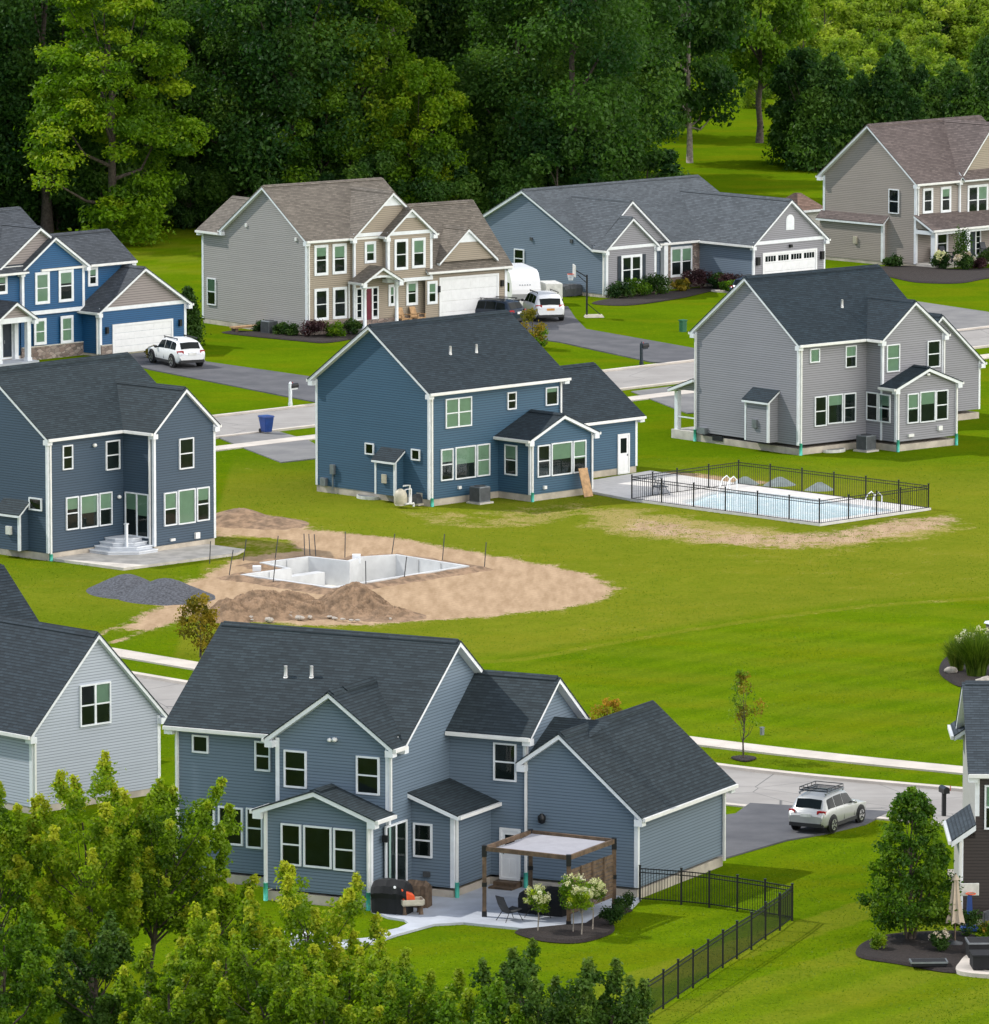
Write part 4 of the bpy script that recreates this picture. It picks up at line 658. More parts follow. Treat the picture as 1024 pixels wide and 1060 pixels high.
dry=np.clip(.55-sdist(X,Y,DRY1)/4,0,.9); dry=np.maximum(dry,np.clip(.42-sdist(X,Y,DRY2)/4,0,.6)); dry=np.maximum(dry,np.clip(.5-dd/5,0,.6)); dry=np.maximum(dry,.33*np.clip(1-np.abs(Y-335)/26,0,1)*np.clip((X-2)/10,0,1)); dry=np.maximum(dry,.28*np.clip(1-np.abs(Y-322)/14,0,1)*np.clip((-X-13)/4,0,1)); dry=np.maximum(dry,np.where((Y>505)&(Y<530)&(X<-20),.5,0))
ML=[(-20,300),(-1.73,299.4),(1.13,300.6),(8.2,308.6),(13.1,313.3),(17.4,316.7),(24.6,319.8),(40,323)]
yl=np.interp(X,[a for a,b in ML],[b for a,b in ML])
up=(Y>yl)&(Y<372)&(X>-14)
dry=np.maximum(dry,np.where(up,.20+.10*np.clip((X-4)/8,0,1)*np.clip(1-np.abs(Y-332)/12,0,1),0)); dry=np.maximum(dry,np.where(np.abs(Y-yl-.2)<.55,.36,0)*(X>-3))
olive=np.where(up,.6*np.clip((Y-yl)/3,0,1)*np.clip((372-Y)/12,0,1),0); olive=np.maximum(olive,.75*np.clip(1-np.abs(Y-334)/16,0,1)*np.clip((X-6)/8,0,1)); olive=np.maximum(olive,.55*np.clip(1-np.abs(Y-320)/15,0,1)*np.clip((-X-13)/3,0,1))
olive=np.maximum(olive,np.where((np.abs(Y-yl-.3)<.5)&(X>-3),.55,0)); olive=np.maximum(olive,.5*np.clip(1-np.abs(Y-362)/7,0,1)*np.clip((X-12)/6,0,1))
fl=(X-10.6)*.83+(Y-241)*-.55; al=(X-10.6)*-.33-(Y-241)*.94
olive=np.maximum(olive,np.where((fl>.0)&(fl<2.0)&(Y<246)&(Y>215),.45,0)); olive=np.maximum(olive,np.where((fl>4)&(Y<243),.26+.14*np.tanh(3*np.sin(fl*1.7)),0)); olive=np.maximum(olive,np.where((Y<266)&(fl>2)&(Y>=243),.10+.08*np.tanh(3*np.sin(fl*1.7)),0))
olive=np.maximum(olive,np.where((Y>272)&(Y<yl)&(X>0),.10+.08*np.tanh(2*np.sin((X*.45+Y*.9)*1.1)),0)); olive=np.maximum(olive,np.where((Y>470)&(X<-15)&(Y<505),.15+.15*np.sign(np.sin((X*.6+Y*.8)*.9)),0))
mow=np.where((Y<312),1,0)*np.clip((X+4)/6,0,1)+np.where(Y>470,.8,0)*np.clip((-X-14)/6,0,1)
Z=np.where(dirt>.45,Z+.02*np.sin(X*5+Y*2)*np.sin(X*2-Y*4),Z)
ins=lambda P,m: sdist(X,Y,P)<-m
Z=np.where(ins(DECK,.3),-.9,Z)
nx,ny=len(gx),len(gy)
cx=(X[:-1,:-1]+X[1:,1:])/2; cy=(Y[:-1,:-1]+Y[1:,1:])/2
keep=~((sdist(cx,cy,POOL1)<.05)|(sdist(cx,cy,DECK)<-.45))
idx=np.arange(nx*ny).reshape(ny,nx)
F=np.stack([idx[:-1,:-1],idx[:-1,1:],idx[1:,1:],idx[1:,:-1]],-1)[keep]
def npmesh(name,V,F,attrs=None,smooth=True):
    me=bpy.data.meshes.new(name); n=len(F); k=F.shape[1]
    me.vertices.add(len(V)); me.vertices.foreach_set('co',np.asarray(V,np.float32).ravel())
    me.loops.add(n*k); me.loops.foreach_set('vertex_index',F.astype(np.int32).ravel()); me.polygons.add(n); me.polygons.foreach_set('loop_start',np.arange(0,n*k,k,dtype=np.int32))
    me.polygons.foreach_set('use_smooth',np.full(n,smooth))
    for an,(dom,a) in (attrs or {}).items():
        at=me.attributes.new(an,'FLOAT',dom); at.data.foreach_set('value',np.asarray(a,np.float32).ravel())
    me.update(calc_edges=True); return me
me=npmesh('lawn',np.stack([X,Y,Z],-1).reshape(-1,3),F,{'dirt':('POINT',dirt),'dry':('POINT',dry),'mow':('POINT',mow),'olive':('POINT',olive)})
me.materials.append(M['lawn']); g=bpy.data.objects.new('lawn',me); COL.objects.link(g); g['kind']='structure'

def slab(name,poly,z0,z1,mat,kind='structure'):
    b=MB(); n=len(poly); b.poly([(x,y,z1) for x,y in poly])
    for i in range(n):
        (x0,y0),(x1,y1)=poly[i],poly[(i+1)%n]; b.poly([(x0,y0,z0),(x1,y1,z0),(x1,y1,z1),(x0,y0,z1)])
    o=b.build(name,mat); 
    if kind: o['kind']=kind
    return o
def ccw(p):
    a=sum(p[i][0]*p[(i+1)%len(p)][1]-p[(i+1)%len(p)][0]*p[i][1] for i in range(len(p))); return p if a>0 else p[::-1]
def smooth(pts,n=8):
    out=[]
    P=[Vector((*p,0)) for p in pts]
    for i in range(len(P)-1):
        a=P[max(i-1,0)];b=P[i];c=P[i+1];d=P[min(i+2,len(P)-1)]
        for k in range(n):
            t=k/n; out.append(.5*((2*b)+(c-a)*t+(2*a-5*b+4*c-d)*t*t+(3*b-a-3*c+d)*t**3))
    out.append(P[-1]); return [(p.x,p.y) for p in out]
def closed(pts,n=6):
    q=[pts[-1]]+list(pts)+[pts[0],pts[1]]; s=smooth(q,n); return s[n:-n-1]
def strip(name,left,right,z0,z1,mat):
    b=MB()
    for i in range(len(left)-1):
        a,bq,c,d=left[i],left[i+1],right[i+1],right[i]
        b.poly([(*d,z1),(*c,z1),(*bq,z1),(*a,z1)]); b.poly([(*d,z0),(*c,z0),(*c,z1),(*d,z1)]); b.poly([(*bq,z0),(*a,z0),(*a,z1),(*bq,z1)])
    for l,r in ((left[0],right[0]),(left[-1],right[-1])): b.poly([(*l,z0),(*r,z0),(*r,z1),(*l,z1)])
    o=b.build(name,mat); o['kind']='structure'; return o
def offset(line,d):
    out=[]
    for i,p in enumerate(line):
        a=Vector(line[max(i-1,0)]);b=Vector(line[min(i+1,len(line)-1)]); t=(b-a).normalized(); out.append((p[0]-t.y*d,p[1]+t.x*d))
    return out
# road between the house rows
r1=[(-90,316),(-40,365.4),(-13,391.8),(9.5,414.4),(29.6,434.2),(62,466),(110,513)]
r1=smooth(r1,6)
strip('road',r1,offset(r1,-6.75),-.2,.02,'road_grey')
strip('kerb',offset(r1,-6.72),offset(r1,-7.05),-.2,.09,'sidewalk'); strip('kerb',offset(r1,.3),offset(r1,-.03),-.2,.13,'sidewalk')
strip('sidewalk',offset(r1,-9.85),offset(r1,-11.2),-.2,.045,'sidewalk')
slab('driveway',ccw([(-15.3,379.8),(-12.1,382.6),(-10.3,378.6),(-8.6,371.6),(-11.5,369),(-13.4,374.2)]),-.2,.028,'asphalt_old')
slab('driveway',ccw([(8.0,401.6),(11.7,405.4),(15.5,401),(17,394),(11,391)]),-.2,.028,'asphalt_old')
slab('driveway',ccw([(-24,419.5),(-18.95,425),(-17.52,417.03),(-11.13,409.31),(-4.07,400.86),(-9.64,395.16),(-11.09,397.52),(-20.64,412.75)]),-.2,.032,'asphalt')
slab('driveway',ccw([(-4.2,437.5),(-1.6,441.8),(2.2,450.5),(4.8,449),(5.2,442),(5.82,435.32),(12.6,424.0),(14.6,419.7),(10.8,416.0),(9.5,416.9),(4.1,427.86),(1.5,431)]),-.2,.032,'asphalt')
slab('driveway',ccw([(19.0,459.0),(22.5,463.5),(27.77,452.2),(32.09,445.52),(37,441),(33.5,437.6),(28.79,432.9),(26.2,436)]),-.2,.032,'asphalt_old')
slab('path',ccw([(14.3,459),(15,460.6),(19.6,456.2),(18.9,455)]),-.2,.07,'sidewalk')
# road behind the front houses
kb=[(-60,341),(-35,316),(-14.5,294.85),(-2,282.6),(9.1,272.68),(18.41,267.25),(30,261.8),(70,249)]
kb=smooth(kb,8)
strip('road',kb,offset(kb,-6.6),-.2,.02,'road_grey'); strip('kerb',offset(kb,.38),offset(kb,-.03),-.2,.13,'sidewalk'); strip('kerb',offset(kb,-6.57),offset(kb,-6.95),-.2,.028,'sidewalk')
sw=smooth([(-60,348.5),(-35,323),(-15,301.8),(-2,289.2),(8.15,280.13),(18.49,273.14),(30,267.5),(70,254)],8)
strip('sidewalk',sw,offset(sw,-1.45),-.2,.045,'sidewalk')
hd=[(9.3,262.4),(9.95,264.7),(15.3,262.9),(14.6,261.2),(14.2,260.2),(12.6,258.2),(11.06,256.8),(8.6,253.1),(5.5,251.5),(2.5,255),(6,260)]
slab('driveway',ccw(hd),-.2,.032,'asphalt')
# concrete round the houses
slab('patio',ccw([(-21.44,331.7),(-17.83,328.4),(-12.59,333.5),(-12.25,334.9),(-15.5,338),(-20,334)]),-.2,.10,'concrete')
ph=[(-4.42,242.75),(-3.8,241.5),(-3.2,241.0),(-3.05,240.39),(-3.4,239.5),(-3.98,238.81),(-4.4,237.77),(-5.3,237.3),(-8,237.6),(-8.5,236.2),(-5.5,235.9),(-4.2,236.9),(-3.46,238.29),(-2.12,240.22),(-1.1,240.5),(0.68,239.6),(1.97,238.81),(2.7,238.7),(3.0,239.34),(3.89,241.64),(4.96,243.44),(5.3,245.1),(3.6,248),(0,250.5),(-3.6,246)]
slab('patio',ccw(ph),-.2,.06,'patio_grey')
def bed(name,pts,z=.09):
    p=ccw(closed(pts)); c=np.mean(np.array(p),0); b=MB(); n=len(p)
    rings=[(1,.0),(.94,z*.8),(.6,z),(.25,z*1.2)]
    for i in range(n):
        j=(i+1)%n
        for (s0,z0),(s1,z1) in zip(rings,rings[1:]):
            q=lambda k,s,zz:(c[0]+(p[k][0]-c[0])*s,c[1]+(p[k][1]-c[1])*s,zz)
            b.poly([q(i,s0,z0),q(j,s0,z0),q(j,s1,z1),q(i,s1,z1)])
        b.poly([q(i,.25,z*1.2),q(j,.25,z*1.2),(c[0],c[1],z*1.25)])
    o=b.build('mulch_bed','mulch'); o['kind']='structure'; return o
bed('m',[(0.71,239.05),(1.62,237.42),(2.97,237.08),(4.08,238.64),(4.24,240.22),(4.05,241.28),(4.95,243.0),(4.3,243.3),(3.6,241.4),(3.0,239.5),(2.2,238.75)],.12)
bed('m',[(12.55,235.54),(12.94,237.25),(13.86,238.46),(15.25,238.99),(16.57,238.9),(17.6,236.39),(17.14,232.6),(15.63,231.86),(13.9,233.35),(12.72,234.36)],.1)
bed('m',[(25.6,474),(27.73,466.23),(29.25,464.29),(31.53,464.29),(33.7,467.5),(37,470),(36,474),(31.5,473.5),(29.0,475.8)],.1)
bed('m',[(-12.2,428.6),(-10.5,427.6),(-8.6,430.2),(-7.6,432.3),(-9.6,433.3),(-11.2,431.2),(-16,434),(-17,433)],.1)
bed('m',[(19.4,297.5),(19.58,295.0),(20.26,292.93),(22.4,292.3),(23.5,298),(22.75,304.27),(20.99,303.71),(19.9,301.2)],.12)
bed('m',[(6.5,452),(8.6,449.8),(12.2,454.2),(14.6,459),(17,461.8),(15.9,463.4),(12.4,459.3)],.08)
bed('m',[(9.55,275.2),(10.1,275.6),(10.6,275.1),(10.1,274.3)],.06)
slab('paving',ccw(closed([(15.9,231.6),(16.0,233.2),(16.6,234.8),(18.5,235.6),(19.5,232),(17.5,231)])),-.2,.11,'sidewalk')
GRASSFREE=[ph,hd,[(0.71,239.05),(1.62,237.42),(2.97,237.08),(4.08,238.64),(4.24,240.22),(4.05,241.28),(4.95,243.0),(3.0,239.5)],[(12.55,235.54),(12.94,237.25),(13.86,238.46),(15.25,238.99),(16.57,238.9),(17.6,236.39),(19.5,235.6),(19.5,231),(15.63,231.5),(13.9,233.35),(12.72,234.36)],[(19.4,297.5),(19.58,295.0),(20.26,292.93),(22.4,292.3),(23.5,298),(22.75,304.27),(20.99,303.71),(19.9,301.2)],[(-21.44,331.7),(-17.83,328.4),(-12.59,333.5),(-12.25,334.9),(-15.5,338),(-20,334)]]
# finished pool with deck: the deck has the basin cut out of it
r=thing('swimming_pool','filled swimming pool with pale blue water set in a white concrete deck','swimming pool',(14.5,351.5,0))
def rel(p,c=(14.5,351.5)): return (p[0]-c[0],p[1]-c[1])
def ringpoly(b,outer,inner,z):
    import mathutils.geometry as mg
    tri=mg.tessellate_polygon([[Vector((*q,0)) for q in outer],[Vector((*q,0)) for q in inner]]); al=list(outer)+list(inner)
    for t in tri:
        q=[(*al[i],z) for i in t]; n=(Vector(q[1])-Vector(q[0])).cross(Vector(q[2])-Vector(q[0])); b.poly(q if n.z>0 else q[::-1])
W0=[rel(p) for p in closed(WATER,5)]; DK=[rel(p) for p in ccw(DECK)]; W0=ccw(W0)
B=MB(); ringpoly(B,DK,W0,.09)
for i in range(len(DK)):
    a,c=DK[i],DK[(i+1)%len(DK)]; B.poly([(*a,-.3),(*c,-.3),(*c,.09),(*a,.09)])
B.build('deck','pool_deck',r)
B=MB()
for i in range(len(W0)):
    a,c=W0[i],W0[(i+1)%len(W0)]; B.poly([(*a,.088),(*c,.088),(*c,-.5),(*a,-.5)])
B.build('basin','pool_wall',r)
B=MB(); B.poly([(*p,-.06) for p in W0]); B.build('water','pool_water',r)
for (x,y) in ((12.0,356.2),(19.2,349.9)):
    B=MB(); a=Vector((*rel((x,y)),0)); d=Vector((.5,.5,0))
    for s in (-.25,.25):
        o=Vector((.7,-.7,0))*s; q=a+o
        B.tube([q+d*.9+Vector((0,0,.05)),q+d*.9+Vector((0,0,.7)),q+d*.55+Vector((0,0,.9)),q+d*.1+Vector((0,0,.75)),q-d*.5+Vector((0,0,-.1))],.03,6)
    B.build('handrail','paint_white',r)
# pool shell under construction
c0=(-7,327); r=thing('pool_shell','empty half built pool shell of white wall panels in bare soil','pool shell',(*c0,0))
P1=[rel(p,c0) for p in ccw(POOL1)]
cen=np.mean(np.array(P1),0)
def inset(poly,d):
    n=len(poly); out=[]
    for i in range(n):
        p0,p1,p2=[Vector(poly[(i+k)%n]) for k in (-1,0,1)]; a=(p1-p0).normalized(); b=(p2-p1).normalized(); na=Vector((-a.y,a.x)); nb=Vector((-b.y,b.x)); m=(na+nb); m=m/max(m.dot(na),.3); out.append(tuple(p1+m*d))
    return out
IN=inset(P1,.22); OUT=inset(P1,-.55)
B=MB(); n=len(P1)
for i in range(n):
    j=(i+1)%n
    B.poly([(*P1[i],.16),(*P1[j],.16),(*IN[j],.16),(*IN[i],.16)]); B.poly([(*P1[i],-.2),(*P1[j],-.2),(*P1[j],.16),(*P1[i],.16)]); B.poly([(*IN[i],.16),(*IN[j],.16),(*IN[j],-1.15),(*IN[i],-1.15)])
    L=(Vector(P1[j])-Vector(P1[i])).length
    for q in range(1,int(L/1.4)):
        t=q/int(L/1.4); a=Vector(IN[i]).lerp(Vector(IN[j]),t); d=(Vector(IN[j])-Vector(IN[i])).normalized(); nn=Vector((-d.y,d.x))
        p=a+nn*.02; B.hexa([(*(p-d*.03),-1.1),(*(p+d*.03),-1.1),(*(p+d*.03+nn*.03),-1.1),(*(p-d*.03+nn*.03),-1.1),(*(p-d*.03),.13),(*(p+d*.03),.13),(*(p+d*.03+nn*.03),.13),(*(p-d*.03+nn*.03),.13)])
B.build('wall_panel','pool_wall',r)
B=MB(); ringpoly(B,IN,[(x*.001+cen[0]-.5,y*.001+cen[1]) for x,y in IN],-1.1); B.build('floor','pool_floor',r)
B=MB(); q=[(-4.0,.6),(-2.6,2.2),(-1.9,3.6),(-3.9,2.2)]
B.hexa([(-3.9,.2,-1.1),(-1.2,3.1,-1.1),(-1.6,3.5,-1.1),(-4.3,.6,-1.1),(-3.9,.2,-.35),(-1.2,3.1,-.35),(-1.6,3.5,-.35),(-4.3,.6,-.35)]); B.build('step_wall','pool_wall',r)
for a_,b_ in (((-4.6,.5,-.2),(-4.2,.9,.3)),((.1,4.3,-.1),(.5,4.7,.32))): B=MB(); B.box(a_,b_); B.build('skimmer_box','white_trim',r)
# grass tufts over the nearer lawns
rs=np.random.RandomState(12); NB=240000
yy=215+(372-215)*rs.rand(NB)**1.25; hw=yy*.076; xx=(rs.rand(NB)*2-1)*hw
ok=np.ones(NB,bool)
for P,m in ((DIRT,.6),(DECK,.3),(DIRT2,.3),(POOL1,1)): ok&=sdist(xx,yy,P)>m*.0+(-.2 if P is DIRT else (-9 if P is DIRT2 else .15))
for P in GRASSFREE: ok&=~inpoly(xx,yy,P)
ok&=~((pathd(xx,yy,offset(kb,-3.1))<4.0)|(pathd(xx,yy,offset(sw,-.72))<.85))
xx,yy=xx[ok],yy[ok]; n_=len(xx); a=rs.rand(n_)*6.28; w=rs.uniform(.014,.032,n_); hh=rs.uniform(.006,.026,n_)*(1+.5*(rs.rand(n_)<.04)); lx,ly=rs.normal(0,.025,n_),rs.normal(0,.025,n_)
cx_,sy_=np.cos(a)*w,np.sin(a)*w; z0=np.full(n_,-.045)
Vg=np.stack([np.stack([xx-cx_,yy-sy_,z0],-1),np.stack([xx+cx_,yy+sy_,z0],-1),np.stack([xx+cx_*.4+lx,yy+sy_*.4+ly,z0+.02+hh],-1),np.stack([xx-cx_*.4+lx,yy-sy_*.4+ly,z0+.02+hh],-1)],1).reshape(-1,3)
me=npmesh('grass',Vg,np.arange(4*n_).reshape(-1,4),{"tint":("FACE",rs.rand(n_))},False); me.materials.append(M['leaf_turf']); o=bpy.data.objects.new('grass',me); COL.objects.link(o); tag(o,'short green grass growing over the nearer lawns','grass',None,'stuff')
# loose backfill ring
B=MB(); rn=random.Random(4); Nn=90
def along(poly,t):
    L=[(Vector(poly[i]),Vector(poly[(i+1)%len(poly)])) for i in range(len(poly))]; tot=sum((b-a).length for a,b in L); s=t*tot
    for a,b in L:
        l=(b-a).length
        if s<=l: return a.lerp(b,s/l)
        s-=l
    return L[0][0]
rings=[]
for k in range(4):
    d=[.0,-.22,-.5,-.95][k]; pl=inset(P1,d); zz=[.10,.13,.11,-.06][k]
    row=[]
    for i in range(n):
        a,b2=Vector(pl[i]),Vector(pl[(i+1)%n]); m=10
        for t in range(m): 
            p=a.lerp(b2,t/m); row.append((p.x+(rn.random()-.5)*.12*(k>0),p.y+(rn.random()-.5)*.12*(k>0),zz+(rn.random()-.5)*.14*(k in(1,2))))
    rings.append(row)
for k in range(3):
    for i in range(len(rings[0])):
        j=(i+1)%len(rings[0]); B.poly([rings[k][j],rings[k][i],rings[k+1][i],rings[k+1][j]],0,True)
B.build('backfill','soil',r)

# heaps
def heap(name,label,cat,parts,mat,seed,rough,res=64,kind=None):
    """parts: (cx,cy,rx,ry,rot,h)"""
    xs=[p[0] for p in parts]; ys=[p[1] for p in parts]; R=max(max(p[2],p[3]) for p in parts)*1.15
    ax=np.linspace(min(xs)-R,max(xs)+R,res); ay=np.linspace(min(ys)-R,max(ys)+R,res); XX,YY=np.meshgrid(ax,ay); Zh=np.full(XX.shape,-.15)
    for cx,cy,rx,ry,rot,h in parts:
        c,s=math.cos(rot),math.sin(rot); u=((XX-cx)*c+(YY-cy)*s)/rx; v=(-(XX-cx)*s+(YY-cy)*c)/ry; rr=np.hypot(u,v); Zh=np.maximum(Zh,h*(1-rr)*np.where(rr<.25,1-.5*(.25-rr),1)*1.05)
    rs=np.random.RandomState(seed)
    nz=np.zeros_like(XX)
    for o in range(5):
        f=.9*1.9**o; nz+=sum(np.sin(XX*f*rs.uniform(-1,1)+YY*f*rs.uniform(-1,1)+rs.uniform(0,6)) for _ in range(4))/4*.55**o
    Zh=np.where(Zh>0,Zh+nz*rough*np.clip(Zh*2,0,1)+rs.uniform(-.5,.5,XX.shape)*rough*.5*np.clip(Zh*3,0,1),Zh)
    ii=np.arange(res*res).reshape(res,res); Fq=np.stack([ii[:-1,:-1],ii[:-1,1:],ii[1:,1:],ii[1:,:-1]],-1).reshape(-1,4)
    zf=Zh.ravel(); Fq=Fq[(zf[Fq].max(1)>-.1)]
    me=npmesh(name,np.stack([XX,YY,Zh],-1).reshape(-1,3),Fq); me.materials.append(M[mat]); o=bpy.data.objects.new(name,me); COL.objects.link(o); tag(o,label,cat); return o
heap('gravel_heap','double heap of dark grey gravel on the lawn behind the navy house','gravel heap',[(-17.3,321.6,1.85,2.6,.2,.85),(-15.4,319.8,2.25,2.6,.3,.95)],'gravel',3,.06)
heap('soil_heap','long lumpy heap of brown soil with rocks beside the pool shell','soil heap',[(-10.7,314.6,2.3,2.5,.2,1.15),(-9.6,315.4,2.0,2.0,.2,.95),(-8.6,314.4,1.8,1.8,.2,.7),(-6.6,315.0,2.2,2.4,0,1.25),(-4.9,313.6,1.7,1.6,0,.5),(-12.2,313.2,1.5,1.6,0,.6),(-11.6,314.2,1.2,1.2,0,.85)],'soil',5,.34,190)
heap('soil_heap','low mound of brown soil near the left corner of the mid blue house','soil heap',[(-12.9,346.0,2.0,2.6,.3,.65),(-11.2,344.9,1.7,2.0,0,.35)],'soil',8,.09)
rn=random.Random(11)
rocks=[(rn.uniform(-12.6,-4.6),rn.uniform(311.6,313.2),rn.uniform(.1,.26)) for _ in range(22)]+[(-10.9,313.4,.33),(-9.4,313.3,.28)]
B=MB(); B.blob((0,0,.06),(1,.8,.6),8,0,.22,3); rk=B.build('rock','rock'); tag(rk,'pale stone at the foot of the brown soil heap','rock',None,None); rk['group']='stones round the soil heap'
for i,(x,y,s) in enumerate(rocks):
    o=rk if i==0 else rk.copy()
    if i: COL.objects.link(o)
    o.location=(x,y,.04+s*.25); o.scale=(s,s*rn.uniform(.7,1.2),s*rn.uniform(.6,1)); o.rotation_euler=(0,0,rn.uniform(0,6))
# thin stakes round the dig
st=[(-9.24,332.71),(-8.98,332.71),(-8.7,332.71),(-10.66,331.71),(-13.79,330.72),(-12.68,326.16),(-12.19,331.71),(-7.29,332.9),(-5.02,333.5),(-2.53,331.71),(-0.49,329.08),(-6.08,323.0),(-4.31,325.0),(-10.5,323.6)]
B=MB(); B.bar((0,0,-.1),(.03,0,1.15),.045,.045); s0=B.build('stake','dark_grey'); tag(s0,'thin dark stake standing in the soil round the unfinished pool','stake',group='stakes round the unfinished pool')
for i,(x,y) in enumerate(st):
    o=s0 if i==0 else s0.copy()
    if i: COL.objects.link(o)
    o.location=(x,y,0); o.rotation_euler=(rn.uniform(-.1,.1),rn.uniform(-.12,.12)+(.25 if i==5 else 0),0); o.scale=(1,1,rn.uniform(.9,1.15))

# ------------------------------------------------------------------ fences
def fence(name,label,pts,hgt=1.22,posts=None,step=.105):
    r=thing(name,label,'fence',(*pts[0],0)); o=Vector((*pts[0],0))
    for a,b in zip(pts,pts[1:]):
        a=Vector((*a,0))-o; b=Vector((*b,0))-o; B=MB(); L=(b-a).length
        for z in (.1,hgt-.17,hgt-.03): B.bar(a+Vector((0,0,z)),b+Vector((0,0,z)),.03,.035)
        n=max(2,int(L/step))
        for i in range(1,n): p=a.lerp(b,i/n); B.bar(p+Vector((0,0,.06)),p+Vector((0,0,hgt)),.018 if step<.12 else .014,.018)
        B.build('fence_panel','black_metal',r)
    for p in pts:
        p=Vector((*p,0))-o; B=MB(); B.bar(p+Vector((0,0,-.2)),p+Vector((0,0,hgt+.07)),.075,.075); B.bar(p+Vector((0,0,hgt+.07)),p+Vector((0,0,hgt+.10)),.095,.095); B.build('post','black_metal',r)
    return r
fence('yard_fence','black metal picket fence enclosing the lawn behind the large slate blue house',[(5.24,244.77),(6.72,244.22),(7.71,243.69),(8.69,242.91),(9.65,242.1),(10.58,241.23),(10.07,239.45),(9.5,237.8),(8.94,236.0),(8.38,234.4),(7.84,232.8),(7.28,231.1),(6.72,229.4),(6.17,227.7),(5.63,226.0),(5.08,224.4),(4.5,222.7)])
fence('pool_fence','black metal picket fence round the filled swimming pool',[(7.1,353.62),(8.6,352.08),(10.2,350.45),(11.77,348.86),(13.35,347.25),(14.89,345.69),(16.35,344.25),(17.9,345.8),(19.4,347.3),(20.69,348.6),(22.2,350.08),(20.76,351.55),(19.16,353.15),(17.59,354.74),(16.01,356.35),(14.42,357.96),(12.82,359.55),(11.2,357.9),(9.5,356.2),(8.2,354.8),(7.1,353.62)],1.25,step=.15)
